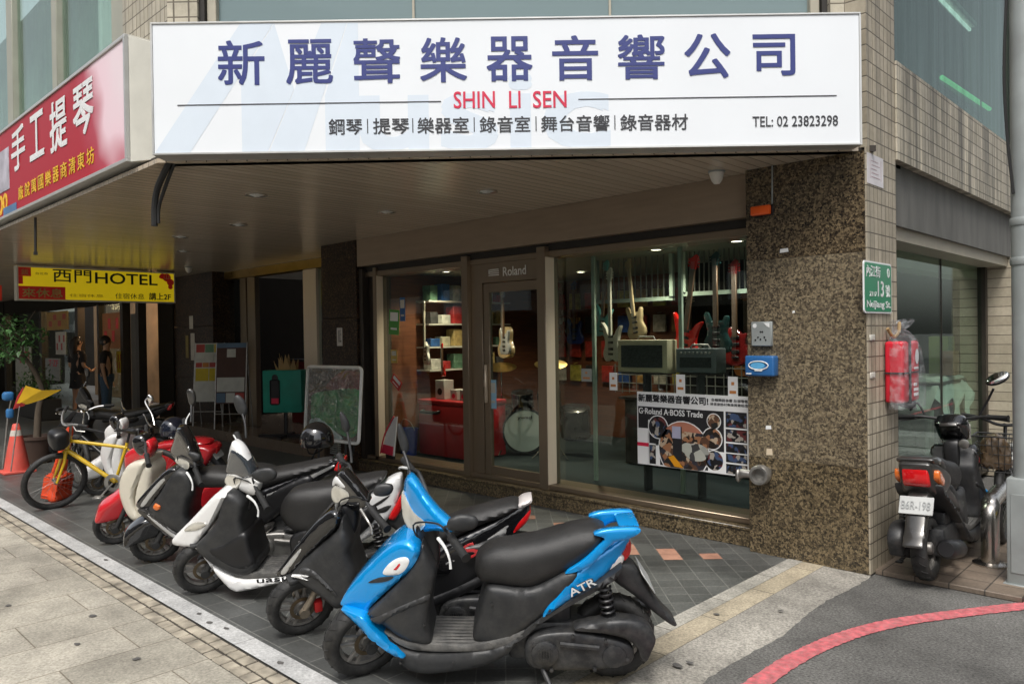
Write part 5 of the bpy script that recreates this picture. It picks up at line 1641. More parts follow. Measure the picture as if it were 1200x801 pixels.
# ------------------------------------------------------------------ street furniture on the right
po = thing("utility_pole", "grey painted utility pole in a square steel base box", "pole", (-1.03, 5.76, 0.0))
mb = MB(); mb.lathe([(0.078, 0.6), (0.078, 6.5), (0.0, 6.5)], (-1.03, 5.76, 0), (0, 0, 1), 28)
mb.build("shaft", GALV, po)
for z in (2.30, 2.05):
    mb = MB(); mb.lathe([(0.083, z), (0.086, z + 0.01), (0.086, z + 0.04), (0.083, z + 0.05)], (-1.03, 5.76, 0), (0, 0, 1), 28, close=True)
    mb.build("band", GALV, po)
mb = MB(); mb.box(-1.13, -0.93, 5.66, 5.86, 0.0, 0.70, 0.012, 2); mb.box(-1.15, -0.91, 5.64, 5.88, 0.0, 0.03, 0.006)
mb.box(-1.105, -0.955, 5.654, 5.66, 0.1, 0.6, 0.002); mb.build("base_box", GALV, po)
mb = MB(); mb.tube([(-1.09, 5.69, 4.6), (-1.1, 5.68, 3.9), (-1.12, 5.67, 3.3), (-1.11, 5.68, 2.9), (-1.08, 5.69, 2.5)], 0.009, 6, smooth=6)
mb.build("cable", BLACKRUB, po)
hp = thing("steel_hoop", "bent stainless steel hoop rail beside the dark grey scooter", "hoop rail", (-1.3, 6.04, 0.025))
mb = MB(); mb.tube([(-1.30, 6.04, 0.03), (-1.30, 6.04, 0.34), (-1.305, 6.09, 0.41), (-1.32, 6.2, 0.44), (-1.36, 7.0, 0.46), (-1.38, 7.55, 0.45), (-1.385, 7.63, 0.40), (-1.385, 7.65, 0.03)], 0.057, 20, smooth=3)
mb.build("rail", STAINLESS, hp)
for (x, y) in ((-1.30, 6.04), (-1.385, 7.65)):
    mb = MB(); mb.lathe([(0.11, 0.025), (0.11, 0.036), (0.07, 0.04), (0.06, 0.045)], (x, y, 0), (0, 0, 1), 24)
    mb.build("flange", STAINLESS, hp)
# low pale steps further down the side street
st_ = thing("side_steps", "low pale stone steps behind the dark grey scooter", "steps", (-1.5, 9.4, 0.02))
for k in range(3):
    mb = MB(); mb.box(-1.845, -0.6, 8.9 + k * 0.28, 9.9, 0.02 + k * 0.14, 0.155 + k * 0.14, 0.008)
    mb.build("step", KERB, st_)

# ------------------------------------------------------------------ things on the pillar and the tiled pier
P_ALARM = mat("orange_alarm_lens", (0.75, 0.10, 0.01), 0.3, var=0.1)
P_PBLUE = mat("blue_box_plastic", (0.02, 0.11, 0.30), 0.35, var=0.1, coat=0.3)
P_LBLUE = mat("light_blue_print", (0.10, 0.36, 0.62), 0.4)
P_WPRINT = mat("white_print", (0.75, 0.76, 0.76), 0.5, var=0.03)
P_KPRINT = mat("black_print", (0.015, 0.015, 0.018), 0.5)
al = thing("alarm_lamp", "orange rectangular alarm lamp high on the granite pillar", "alarm lamp", (-2.58, 5.335, 2.5))
mb = MB(); mb.box(-2.66, -2.51, 5.285, 5.325, 2.505, 2.575, 0.012, 2); mb.build("lens", P_ALARM, al)
mb = MB(); mb.box(-2.67, -2.50, 5.325, 5.339, 2.50, 2.58, 0.003); mb.build("base", BLACKPL, al)
mb = MB(); mb.tube([(-2.51, 5.333, 2.58), (-2.505, 5.333, 2.86)], 0.006, 6); mb.build("conduit", GALV, al)
gp = thing("grey_panel", "grey metal intercom panel above the blue box on the granite pillar", "panel", (-2.59, 5.335, 1.54))
mb = MB(); mb.box(-2.675, -2.515, 5.31, 5.339, 1.545, 1.725, 0.005); mb.build("plate", GALV, gp)
mb = MB()
for (x, z) in ((-2.64, 1.59), (-2.60, 1.595), (-2.56, 1.59), (-2.6, 1.65), (-2.585, 1.65), (-2.57, 1.61), (-2.62, 1.61)):
    mb.lathe([(0.006, 0.0), (0.006, 0.004), (0, 0.004)], (x, 5.31, z), (0, -1, 0), 8)
mb.build("buttons", BLACKPL, gp)
mb = MB(); mb.lathe([(0.016, 0), (0.016, 0.003), (0, 0.003)], (-2.645, 5.31, 1.695), (0, -1, 0), 14); mb.prism([(-2.575, 5.309, 1.715), (-2.53, 5.309, 1.715), (-2.53, 5.309, 1.68), (-2.55, 5.309, 1.69)], (0, -0.002, 0)); mb.build("sticker", P_WPRINT, gp)
bb = thing("blue_call_box", "blue box with a white oval emblem on the granite pillar", "call box", (-2.58, 5.335, 1.32))
mb = MB(); mb.box(-2.70, -2.475, 5.25, 5.339, 1.325, 1.475, 0.014, 3); mb.build("case", P_PBLUE, bb)
mb = MB()
ring = [(-2.59 + 0.075 * math.cos(2 * math.pi * k / 28), 5.246, 1.405 + 0.031 * math.sin(2 * math.pi * k / 28)) for k in range(29)]
mb.tube(ring, 0.004, 6); mb.box(-2.62, -2.56, 5.244, 5.249, 1.362, 1.376, 0.002); mb.box(-2.685, -2.645, 5.245, 5.249, 1.34, 1.348)
mb.build("emblem", P_WPRINT, bb)
mb = MB()
mb.poly([(-2.595 + 0.055 * math.cos(2 * math.pi * k / 24), 5.2465, 1.405 + 0.024 * math.sin(2 * math.pi * k / 24)) for k in range(24)])
mb.build("emblem_fill", P_LBLUE, bb, smooth=False)
vv = thing("standpipe_valve", "grey fire hose valve sticking out low on the pillar's left edge", "valve", (-2.6, 5.3, 0.55))
mb = MB(); mb.lathe([(0.045, -0.02), (0.045, 0.06), (0.06, 0.062), (0.06, 0.085), (0.072, 0.09), (0.072, 0.15), (0.066, 0.16), (0.05, 0.16), (0.048, 0.10), (0.0, 0.10)], (-2.585, 5.34, 0.61), (0.1, -1, 0), 26)
mb.build("body", P_ALU, vv)
mb = MB(); mb.tube([(-2.66, 5.26, 0.60), (-2.73, 5.25, 0.6), (-2.76, 5.25, 0.57)], [0.03, 0.035, 0.02], 10); mb.ball((-2.76, 5.25, 0.58), (0.02, 0.03, 0.05)); mb.build("cap", P_ALU, vv)
for (x, z, wx, hz, lab) in ((-2.425, 2.235, 0.065, 0.03, "white paper strip at a slab joint high on the pillar"), (-2.56, 0.945, 0.045, 0.03, "small white scrap of paper above another, low on the pillar"), (-2.555, 0.765, 0.05, 0.05, "torn cream paper scrap just above the valve on the pillar"), (-2.36, 1.79, 0.02, 0.02, "tiny pale chip of paper in the middle of the pillar")):
    mb = MB(); mb.prism([(x - wx / 2, 5.338, z - hz / 2), (x + wx / 2, 5.338, z - hz / 2 + 0.004), (x + wx / 2 - 0.004, 5.338, z + hz / 2), (x - wx / 2 + 0.003, 5.338, z + hz / 2 - 0.003)], (0, -0.002, 0))
    tag(mb.build("paper_scrap", P_WPRINT if z != 0.765 else mat("cream_paper", (0.6, 0.5, 0.36), 0.7)), lab, "paper scrap", "paper scraps on the pillar")

# street name plate (faces the side street)
P_GREEN = mat("green_sign_enamel", (0.0, 0.21, 0.09), 0.35, var=0.05, coat=0.3)
ss = thing("street_sign", "green street name plate with white border on the tiled pier", "street sign", (WALLX, 5.55, 1.765))
SY0, SY1, SZ0, SZ1 = 5.24, 5.775, 1.765, 2.115


def rrect(x, y0, y1, z0, z1, r, n=6):
    out = []
    for (cy, cz, a0) in ((y1 - r, z1 - r, 0), (y0 + r, z1 - r, 90), (y0 + r, z0 + r, 180), (y1 - r, z0 + r, 270)):
        for k in range(n + 1):
            a = R(a0 + 90 * k / n)
            out.append((x, cy + r * math.cos(a), cz + r * math.sin(a)))
    return out


mb = MB(); mb.prism(rrect(WALLX + 0.004, SY0, SY1, SZ0, SZ1, 0.025), (0.008, 0, 0)); mb.build("border", P_WPRINT, ss, smooth=False)
mb = MB(); mb.prism(rrect(WALLX + 0.0125, SY0 + 0.012, SY1 - 0.012, SZ0 + 0.012, SZ1 - 0.012, 0.02), (0.002, 0, 0)); mb.build("plate", P_GREEN, ss, smooth=False)
for (t_, b_, wgt) in (("內江街", (0.035, 0.30, 0.245, 0.32), 0.012), ("13", (0.25, 0.365, 0.115, 0.22), 0.012), ("2317", (0.095, 0.225, 0.115, 0.145), 0.01), ("Neijiang St.", (0.04, 0.505, 0.025, 0.085), 0.012), ("0", (0.44, 0.485, 0.25, 0.315), 0.01), ("號", (0.405, 0.495, 0.115, 0.20), 0.0)):
    text(t_, "lettering", P_WPRINT, ss, (WALLX + 0.0145, SY0, SZ0), (0, 1, 0), (0, 0, 1), b_, weight=wgt, depth=0.002)
# bagged fire cabinet
P_FIRE = mat("red_fire_cabinet", (0.56, 0.012, 0.03), 0.35, var=0.08, coat=0.2)
fx = thing("fire_extinguisher_box", "red fire extinguisher box wrapped in a tied clear plastic bag on the tiled pier", "extinguisher box", (WALLX, 5.82, 1.13))
mb = MB(); mb.box(WALLX + 0.005, WALLX + 0.13, 5.63, 5.76, 1.14, 1.57, 0.02, 3); mb.box(WALLX + 0.005, WALLX + 0.13, 5.785, 5.98, 1.14, 1.57, 0.02, 3)
mb.build("box", P_FIRE, fx)
mb = MB(); mb.box(WALLX + 0.01, WALLX + 0.137, 5.762, 5.783, 1.13, 1.60, 0.003); mb.box(WALLX + 0.008, WALLX + 0.136, 5.62, 5.985, 1.345, 1.355)
mb.build("strap", P_DKPL, fx, smooth=False)
mb = MB()
mb.poly([(WALLX + 0.1325, 5.92 + 0.04 * math.cos(2 * math.pi * k / 20), 1.46 + 0.055 * math.sin(2 * math.pi * k / 20)) for k in range(20)])
for (y, z) in ((5.85, 1.18), (5.885, 1.18), (5.92, 1.18), (5.85, 1.215), (5.885, 1.215), (5.92, 1.215), (5.85, 1.25), (5.89, 1.25)):
    mb.box(WALLX + 0.130, WALLX + 0.133, y, y + 0.024, z, z + 0.022)
mb.box(WALLX + 0.130, WALLX + 0.133, 5.86, 5.95, 1.37, 1.385)
mb.build("label", P_WPRINT, fx, smooth=False)


def bagmat():
    m, t, b = _new("clear_plastic_bag")
    N, L = t.nodes, t.links
    o = N['Material Output']
    tr = N.new("ShaderNodeBsdfTransparent")
    tr.inputs[0].default_value = (0.92, 0.93, 0.94, 1)
    b.inputs['Base Color'].default_value = (0.7, 0.72, 0.74, 1)
    b.inputs['Roughness'].default_value = 0.15
    n = N.new("ShaderNodeTexNoise"); n.inputs['Scale'].default_value = 14; n.inputs['Detail'].default_value = 4
    L.new(N.new("ShaderNodeNewGeometry").outputs['Position'], n.inputs['Vector'])
    mr = N.new("ShaderNodeMapRange"); mr.inputs[1].default_value = 0.45; mr.inputs[2].default_value = 0.75; mr.inputs[3].default_value = 0.06; mr.inputs[4].default_value = 0.36
    L.new(n.outputs['Fac'], mr.inputs[0])
    mx = N.new("ShaderNodeMixShader")
    L.new(mr.outputs[0], mx.inputs[0]); L.new(tr.outputs[0], mx.inputs[1]); L.new(b.outputs[0], mx.inputs[2])
    L.new(mx.outputs[0], o.inputs['Surface'])
    bp = N.new("ShaderNodeBump"); bp.inputs['Strength'].default_value = 0.8; bp.inputs['Distance'].default_value = 0.03
    L.new(n.outputs['Fac'], bp.inputs['Height']); L.new(bp.outputs[0], b.inputs['Normal'])
    return m


BAG = bagmat()
mb = MB()
SEG = 28
rings = []
for (z, y0, y1, x1, wr) in ((1.10, 5.60, 6.14, 0.16, 0.012), (1.2, 5.6, 6.12, 0.165, 0.01), (1.35, 5.60, 6.08, 0.165, 0.012), (1.5, 5.61, 6.02, 0.16, 0.014), (1.58, 5.64, 5.96, 0.15, 0.018), (1.63, 5.74, 5.90, 0.10, 0.015), (1.65, 5.78, 5.86, 0.07, 0.01), (1.68, 5.73, 5.93, 0.1, 0.02), (1.72, 5.68, 6.0, 0.12, 0.03)):
    ring = []
    for k in range(SEG):
        th = 2 * math.pi * k / SEG
        cy, cx = (y0 + y1) / 2, 0.002 + x1 / 2
        ex = 0.75
        c, s = math.cos(th), math.sin(th)
        ring.append((WALLX + 0.004 + cx + (x1 / 2) * math.copysign(abs(s) ** ex, s) + random.uniform(-wr, wr) * 0.3, cy + (y1 - y0) / 2 * math.copysign(abs(c) ** ex, c) + random.uniform(-wr, wr), z + random.uniform(-wr, wr) * 0.5))
    rings.append(ring)
vs = [v for r0 in rings for v in r0]
fs_ = []
for i in range(len(rings) - 1):
    for k in range(SEG):
        k2 = (k + 1) % SEG
        fs_.append((i * SEG + k, i * SEG + k2, (i + 1) * SEG + k2, (i + 1) * SEG + k))
mb._add(vs, fs_)
mb.build("plastic_bag", BAG, fx)
mb = MB(); mb.tube([(WALLX + 0.02, 5.66, 1.66), (WALLX + 0.04, 5.72, 1.60), (WALLX + 0.05, 5.8, 1.64), (WALLX + 0.03, 5.88, 1.7)], 0.012, 6, smooth=4); mb.build("tie", mat("brown_twine", (0.3, 0.2, 0.09), 0.8), fx)
pn = thing("paper_notice", "white printed notice on the tiles just under the main sign", "notice", (WALLX, 5.5, 2.63))
mb = MB(); mb.box(WALLX, WALLX + 0.003, 5.35, 5.66, 2.64, 2.845); mb.build("sheet", mat("pale_notice_paper", (0.62, 0.60, 0.62), 0.6), pn, smooth=False)
mb = MB()
for k in range(5):
    mb.box(WALLX + 0.003, WALLX + 0.004, 5.42 + 0.01 * (k % 2), 5.59 - 0.03 * (k % 3), 2.69 + k * 0.027, 2.695 + k * 0.027)
mb.box(WALLX + 0.003, WALLX + 0.004, 5.40, 5.404, 2.68, 2.82); mb.box(WALLX + 0.003, WALLX + 0.004, 5.61, 5.614, 2.68, 2.82)
mb.build("print", mat("faint_red_print", (0.45, 0.33, 0.36), 0.6), pn, smooth=False)
for (z, lab) in ((1.60, "small white switch plate below the street sign"), (1.345, "small white label plate lower on the tiled pier")):
    mb = MB(); mb.box(WALLX, WALLX + 0.008, 5.36, 5.45, z - 0.02, z + 0.02, 0.003); mb.box(WALLX + 0.008, WALLX + 0.01, 5.38, 5.43, z - 0.012, z + 0.012, 0.001)
    tag(mb.build("wall_plate", mat("off_white_plastic", (0.55, 0.53, 0.48), 0.5)), lab, "wall plate", "small plates on the tiled pier")

# ------------------------------------------------------------------ the signs
P_SIGNW = mat("white_sign_film", (0.755, 0.785, 0.815), 0.38, var=0.025, scale=1.6, spec=0.3)
P_SIGNP = mat("pale_blue_print", (0.645, 0.715, 0.79), 0.38, var=0.02, spec=0.3)
P_SIGNB = mat("indigo_letter_film", (0.03, 0.042, 0.19), 0.4, var=0.04)
P_SIGNR = mat("crimson_letter_film", (0.60, 0.015, 0.06), 0.4, var=0.04)
P_SIGNK = mat("charcoal_letter_film", (0.035, 0.035, 0.04), 0.4)
P_SIGNEDGE = mat("aluminium_sign_edge", (0.62, 0.62, 0.60), 0.35, metal=0.6, var=0.06)
P_SIGNSIDE = mat("off_white_sign_box", (0.55, 0.54, 0.48), 0.5, var=0.08, scale=3, dust=0.15)

SO = Vector((-5.17, 1.965, 2.868))
SU = Vector((3.34, 3.245, 0)).normalized()
SN = Vector((SU.y, -SU.x, 0))
SWD, SHT = 4.657, 0.866
SM = Matrix(((SU.x, -SN.x, 0, SO.x), (SU.y, -SN.y, 0, SO.y), (0, 0, 1, SO.z), (0, 0, 0, 1)))   # u, inward, up
ms = thing("main_sign", "wide white shop sign with indigo Chinese characters above the arcade", "sign", (SO.x + SU.x * SWD / 2, SO.y + SU.y * SWD / 2, SO.z))
mb = MB(); mb.box(0.012, SWD - 0.012, 0.004, 0.17, 0.012, SHT - 0.014, M=SM); mb.build("panel", P_SIGNW, ms, smooth=False)
mb = MB()
mb.box(0, SWD, -0.004, 0.172, SHT - 0.013, SHT, 0.003, M=SM); mb.box(0, SWD, -0.004, 0.172, 0, 0.011, M=SM)
mb.box(0, 0.011, -0.004, 0.172, 0.0115, SHT - 0.0135, M=SM); mb.box(SWD - 0.011, SWD, -0.004, 0.172, 0.0115, SHT - 0.0135, M=SM)
mb.build("frame", P_SIGNEDGE, ms, smooth=False)


def su(px, py):
    u = (px - 178) / 832.0 * SWD
    v = ((180 - (px - 178) / 832.0 * 7) - py) / 155.0 * SHT
    return u, v


def sbox(x0, y0, x1, y1):
    xm = (x0 + x1) / 2
    return (su(x0, 0)[0], su(x1, 0)[0], su(xm, y1)[1], su(xm, y0)[1])


def spoly(pts, d=0.001):
    out = []
    for p in pts:
        u, v = su(*p)
        out.append(SO + SU * min(max(u, 0.013), SWD - 0.013) + Vector((0, 0, min(max(v, 0.013), SHT - 0.015))) + SN * (-0.004 + d))
    return out


mb = MB()
mb.poly(spoly([(283, 27), (322, 27), (222, 178.5), (180, 178.5)][::-1]))
mb.poly(spoly([(323, 27), (345, 104), (313, 178.5), (283, 178.5), (283, 90)][::-1]))
mb.poly(spoly([(378, 27), (408, 27), (356, 178.5), (315, 178.5)][::-1]))
mb.poly(spoly([(409, 27), (421, 27), (421, 178.5), (381, 178.5), (381, 112)][::-1]))
pb = mb.build("watermark_initial", P_SIGNP, ms, smooth=False)
text("usic", "watermark_lettering", P_SIGNP, ms, SO + SN * (-0.004), SU, (0, 0, 1), sbox(424, 90, 712, 173), weight=0.045, depth=0.0012)
xs = [(256, 311), (336, 391), (415, 470), (493, 548), (571, 625), (648, 702), (725, 780), (803, 857), (883, 933)]
for ch_, (a, b) in zip("新麗聲樂器音響公司", xs):
    sh = (b + a) / 2 * 0.0085
    t0, t1 = 46.5 - (sh - 2.4), 99.0 - (sh - 2.4)
    if ch_ == "司":
        t0, t1 = t0 + 2.0, t1 - 2
    text(ch_, "character", P_SIGNB, ms, SO + SN * (-0.003), SU, (0, 0, 1), sbox(a + 0.7, t0 + 0.7, b - 0.7, t1 - 0.7), weight=0.014, depth=0.003)
for (wd_, a, b) in (("SHIN", 532, 580), ("LI", 597, 610), ("SEN", 625, 664)):
    text(wd_, "name_lettering", P_SIGNR, ms, SO + SN * (-0.003), SU, (0, 0, 1), sbox(a, 108, b, 127.5), weight=0.012, depth=0.003)
mb = MB()
for (a, b) in ((208, 517), (678, 981)):
    mb.poly([p for p in spoly([(a, 121.3 - a * 0.0085 + 1.9), (b, 121.3 - b * 0.0085 + 1.9), (b, 122.6 - b * 0.0085 + 1.9), (a, 122.6 - a * 0.0085 + 1.9)], 0.003)][::-1])
mb.build("rule_line", P_SIGNK, ms, smooth=False)
for (wd_, a, b) in (("鋼琴", 385, 424), ("提琴", 437, 479), ("樂器室", 489, 549), ("錄音室", 562, 621), ("舞台音響", 634, 714), ("錄音器材", 727, 806)):
    o_ = (a + b) / 2 * 0.0085 - 5
    text(wd_, "services_lettering", P_SIGNK, ms, SO + SN * (-0.003), SU, (0, 0, 1), sbox(a, 137.5 - o_, b, 156 - o_), weight=0.008, depth=0.003)
for a in (430.5, 483.5, 555.5, 628, 720.5):
    o_ = a * 0.0085 - 5
    mb = MB(); mb.poly(spoly([(a - 0.6, 138 - o_), (a + 0.6, 138 - o_), (a + 0.6, 155 - o_), (a - 0.6, 155 - o_)], 0.003)[::-1])
    mb.build("divider", P_SIGNK, ms, smooth=False)
text("TEL: 02 23823298", "phone_lettering", P_SIGNK, ms, SO + SN * (-0.003), SU, (0, 0, 1), sbox(882, 139, 982, 151), weight=0.006, depth=0.003)


# red sign along the street front
def redsign_mat():
    m, t, b = _new("red_printed_film")
    N, L = t.nodes, t.links
    g = N.new("ShaderNodeNewGeometry")
    sx = N.new("ShaderNodeSeparateXYZ")
    L.new(g.outputs['Position'], sx.inputs[0])
    n = N.new("ShaderNodeTexNoise"); n.inputs['Scale'].default_value = 1.1; n.inputs['Detail'].default_value = 2
    L.new(g.outputs['Position'], n.inputs['Vector'])
    # printed picture: fades from crimson to a pale pink cello photo at the right end
    ad = N.new("ShaderNodeMath"); ad.operation = 'MULTIPLY_ADD'; ad.inputs[1].default_value = 1.0
    zz = N.new("ShaderNodeMath"); zz.operation = 'MULTIPLY_ADD'; zz.inputs[1].default_value = 1.1; zz.inputs[2].default_value = -3.75
    L.new(sx.outputs[2], zz.inputs[0])
    L.new(sx.outputs[0], ad.inputs[0]); L.new(zz.outputs[0], ad.inputs[2])
    a2 = N.new("ShaderNodeMath"); a2.operation = 'MULTIPLY_ADD'; a2.inputs[1].default_value = 1.5
    L.new(n.outputs['Fac'], a2.inputs[0]); L.new(ad.outputs[0], a2.inputs[2])
    mr = N.new("ShaderNodeMapRange"); mr.inputs[1].default_value = -6.15; mr.inputs[2].default_value = -4.95
    L.new(a2.outputs[0], mr.inputs[0])
    cr = N.new("ShaderNodeValToRGB")
    e = cr.color_ramp.elements
    e[0].color = (0.40, 0.008, 0.022, 1); e[0].position = 0.0
    e[1].color = (0.80, 0.66, 0.70, 1); e[1].position = 1.0
    k = e.new(0.3); k.color = (0.44, 0.05, 0.08, 1)
    k = e.new(0.62); k.color = (0.82, 0.60, 0.66, 1)
    L.new(mr.outputs[0], cr.inputs[0])
    L.new(cr.outputs[0], b.inputs['Base Color'])
    b.inputs['Roughness'].default_value = 0.4
    b.inputs['Specular IOR Level'].default_value = 0.25
    return m


P_REDS = redsign_mat()
P_YEL2 = mat("yellow_letter_film", (0.80, 0.47, 0.02), 0.4)
rs = thing("red_sign", "long red lightbox sign with white and yellow characters on the street front", "sign", (-8.8, 2.0, 2.93))
RX0, RX1, RZ0, RZ1 = -12.5, -5.72, 2.925, 3.83
mb = MB(); mb.box(RX0 + 0.03, RX1 - 0.03, 2.004, 2.16, RZ0 + 0.03, RZ1 - 0.03); mb.build("panel", P_REDS, rs, smooth=False)
mb = MB(); mb.box(RX0, RX1, 1.992, 2.2, RZ1 - 0.028, RZ1, 0.003); mb.box(RX0, RX1, 1.992, 2.2, RZ0, RZ0 + 0.028, 0.003)
mb.box(RX1 - 0.028, RX1, 1.992, 2.02, RZ0 + 0.028, RZ1 - 0.028); mb.build("frame", P_SIGNEDGE, rs, smooth=False)
mb = MB(); mb.box(RX1 - 0.028, RX1 + 0.004, 2.022, 2.2, RZ0 + 0.005, RZ1 - 0.004); mb.build("end_panel", P_SIGNSIDE, rs, smooth=False)
mb = MB(); mb.prism([(RX1 + 0.006, 2.02, RZ0), (RX1 + 0.32, 2.18, RZ0), (RX1 + 0.32, 2.18, RZ1 - 0.14), (RX1 + 0.006, 2.02, RZ1 - 0.01)], (0, 0.1, 0)); mb.build("end_panel", P_SIGNSIDE, rs, smooth=False)
for (c_, a, b, z0, z1) in (("手", -8.84, -8.36, 3.34, 3.74), ("工", -8.18, -7.74, 3.34, 3.74), ("提", -7.54, -7.08, 3.30, 3.72), ("琴", -6.90, -6.42, 3.30, 3.70)):
    text(c_, "character", P_WPRINT, rs, (0, 2.003, 0), (1, 0, 0), (0, 0, 1), (a, b, z0, z1), weight=0.02, depth=0.004)
for i, c_ in enumerate("廠說萬國樂器商清東坊"):
    a = -8.62 + i * 0.225
    text(c_, "small_character", P_YEL2, rs, (0, 2.003, 0), (1, 0, 0), (0, 0, 1), (a, a + 0.17, 3.035, 3.165), weight=0.012, depth=0.003)
text("00", "small_character", P_YEL2, rs, (0, 2.003, 0), (1, 0, 0), (0, 0, 1), (-9.4, -9.05, 2.98, 3.17), weight=0.04, depth=0.003)
mb = MB(); mb.box(-9.5, -8.95, 1.999, 2.004, 3.2, 3.62); mb.build("printed_picture", mat("printed_violin_photo", (0.42, 0.40, 0.45), 0.4, var=0.6, scale=3), rs, smooth=False)
mb = MB(); mb.box(-9.2, -8.7, 1.9985, 2.004, 2.957, 3.03); mb.build("printed_picture", mat("blue_print_patch", (0.08, 0.18, 0.34), 0.4, var=0.3), rs, smooth=False)
# loose cables under the sign ends
mb = MB(); mb.tube([(-5.3, 2.13, 2.88), (-5.36, 2.12, 2.82), (-5.5, 2.12, 2.72), (-5.56, 2.12, 2.6), (-5.57, 2.12, 2.46)], 0.022, 8, smooth=5); mb.tube([(-5.3, 2.16, 2.87), (-5.4, 2.15, 2.76), (-5.53, 2.14, 2.6), (-5.55, 2.14, 2.48)], 0.012, 6, smooth=5)
tag(mb.build("hanging_cable", BLACKRUB), "thick black cables hanging down between the red sign and the white sign", "cable", "cables under the signs")
mb = MB(); mb.tube([(-8.45, 2.1, 2.86), (-8.46, 2.1, 2.74), (-8.47, 2.1, 2.52)], 0.012, 6); mb.box(-8.485, -8.455, 2.085, 2.115, 2.50, 2.53)
tag(mb.build("hanging_cable", BLACKRUB), "thin black cable with a plug hanging under the red sign", "cable", "cables under the signs")

# hotel lightbox hanging across the arcade
P_HY = mat("yellow_lightbox_film", (0.68, 0.50, 0.01), 0.4, var=0.12, scale=2.2, emit=0.28)
P_HK = mat("dark_green_letters", (0.01, 0.03, 0.035), 0.5)
P_HR = mat("red_lightbox_film", (0.45, 0.02, 0.015), 0.4, emit=0.08)
P_HG = mat("olive_letters", (0.42, 0.36, 0.12), 0.5)
hs_ = thing("hotel_sign", "yellow lightbox hotel sign hanging from the arcade ceiling", "sign", (-13.5, 4.28, 2.30))
HX, HY0, HY1, HZ0, HZ1 = -13.5, 3.09, 5.47, 2.30, 2.83
mb = MB(); mb.box(HX - 0.16, HX - 0.004, HY0 + 0.02, HY1 - 0.02, HZ0 + 0.02, HZ1 - 0.02); mb.build("panel", P_HY, hs_, smooth=False)
mb = MB()
mb.box(HX - 0.165, HX + 0.006, HY0, HY1, HZ0, HZ0 + 0.02); mb.box(HX - 0.165, HX + 0.006, HY0, HY1, HZ1 - 0.02, HZ1)
mb.box(HX - 0.165, HX + 0.006, HY0, HY0 + 0.02, HZ0 + 0.02, HZ1 - 0.02); mb.box(HX - 0.165, HX + 0.006, HY1 - 0.02, HY1, HZ0 + 0.02, HZ1 - 0.02)
mb.build("frame", P_SIGNSIDE, hs_, smooth=False)
mb = MB(); mb.box(HX - 0.003, HX + 0.001, HY0 + 0.022, HY0 + 0.66, HZ0 + 0.022, HZ0 + 0.22); mb.build("red_patch", P_HR, hs_, smooth=False)
mb = MB(); mb.box(HX - 0.003, HX + 0.001, HY0 + 0.022, HY0 + 0.19, HZ0 + 0.372, HZ1 - 0.022)
mb.box(HX - 0.003, HX + 0.001, HY0 + 0.022, HY0 + 0.08, HZ0 + 0.25, HZ0 + 0.371); mb.build("red_patch", P_HR, hs_, smooth=False)
mb = MB()
for (y, z, r0) in ((2.27, 0.44, 0.07), (2.2, 0.46, 0.05), (2.33, 0.36, 0.06), (2.33, 0.28, 0.04), (2.17, 0.45, 0.03)):
    mb.lathe([(r0, 0.0), (r0, 0.003), (0, 0.003)], (HX - 0.0025, HY0 + y - 0.03, HZ0 + z), (1, 0, 0), 12)
mb.build("red_patch", P_HR, hs_, smooth=False)
for (t_, b_, mm, wg) in (("西門", (0.49, 1.04, 0.30, 0.50), P_HK, 0.012), ("HOTEL", (1.10, 2.08, 0.30, 0.475), P_HK, 0.02), ("來休息", (0.07, 0.62, 0.05, 0.19), P_HG, 0.02), ("住宿休息", (1.40, 1.86, 0.055, 0.15), P_HK, 0.0), ("講上2F", (1.94, 2.30, 0.05, 0.17), P_HK, 0.02), ("住宿休息", (0.72, 1.22, 0.07, 0.12), mat("faded_letters", (0.42, 0.32, 0.02), 0.5), 0.0), ("飯", (0.06, 0.16, 0.39, 0.48), P_HG, 0.0), ("山", (2.19, 2.28, 0.41, 0.49), P_HG, 0.0), ("台北市", (0.25, 0.42, 0.40, 0.44), P_HK, 0.0)):
    text(t_, "lettering", mm, hs_, (HX - 0.002, HY0, HZ0), (0, 1, 0), (0, 0, 1), b_, weight=wg, depth=0.004)
mb = MB()
for y in (3.5, 5.1):
    mb.tube([(HX - 0.08, y, HZ1), (HX - 0.08, y, SOF)], 0.012, 6)
mb.build("hanger", GALV, hs_)

# ------------------------------------------------------------------ ceiling fittings
P_LAMP = mat("lamp_reflector", (0.75, 0.72, 0.65), 0.2, metal=0.8)
for (x, y, lab) in ((-5.98, 3.11, "recessed ceiling lamp nearest the left end of the white sign"), (-4.59, 4.45, "recessed ceiling lamp below the middle of the white sign"), (-5.98, 4.45, "recessed ceiling lamp in front of the shop door"), (-7.65, 3.77, "recessed ceiling lamp outside the left display window"), (-8.95, 3.7, "recessed ceiling lamp midway to the hotel sign"), (-10.39, 4.33, "recessed ceiling lamp closest to the hotel sign")):
    t_ = thing("ceiling_light", lab, "ceiling light", (x, y, SOF), group="recessed arcade ceiling lights")
    mb = MB(); mb.lathe([(0.06, 0.004), (0.085, -0.004), (0.092, -0.006), (0.092, 0.0), (0.06, 0.003)], (0, 0, -0.002), (0, 0, 1), 28, close=True); mb.build("trim_ring", P_LAMP, t_, world=False)
    mb = MB(); mb.lathe([(0.058, -0.002), (0.05, -0.003), (0.025, -0.014), (0.0, -0.016)], (0, 0, -0.001), (0, 0, 1), 24); mb.build("bulb", mat("frosted_bulb", (0.6, 0.6, 0.58), 0.25), t_, world=False)
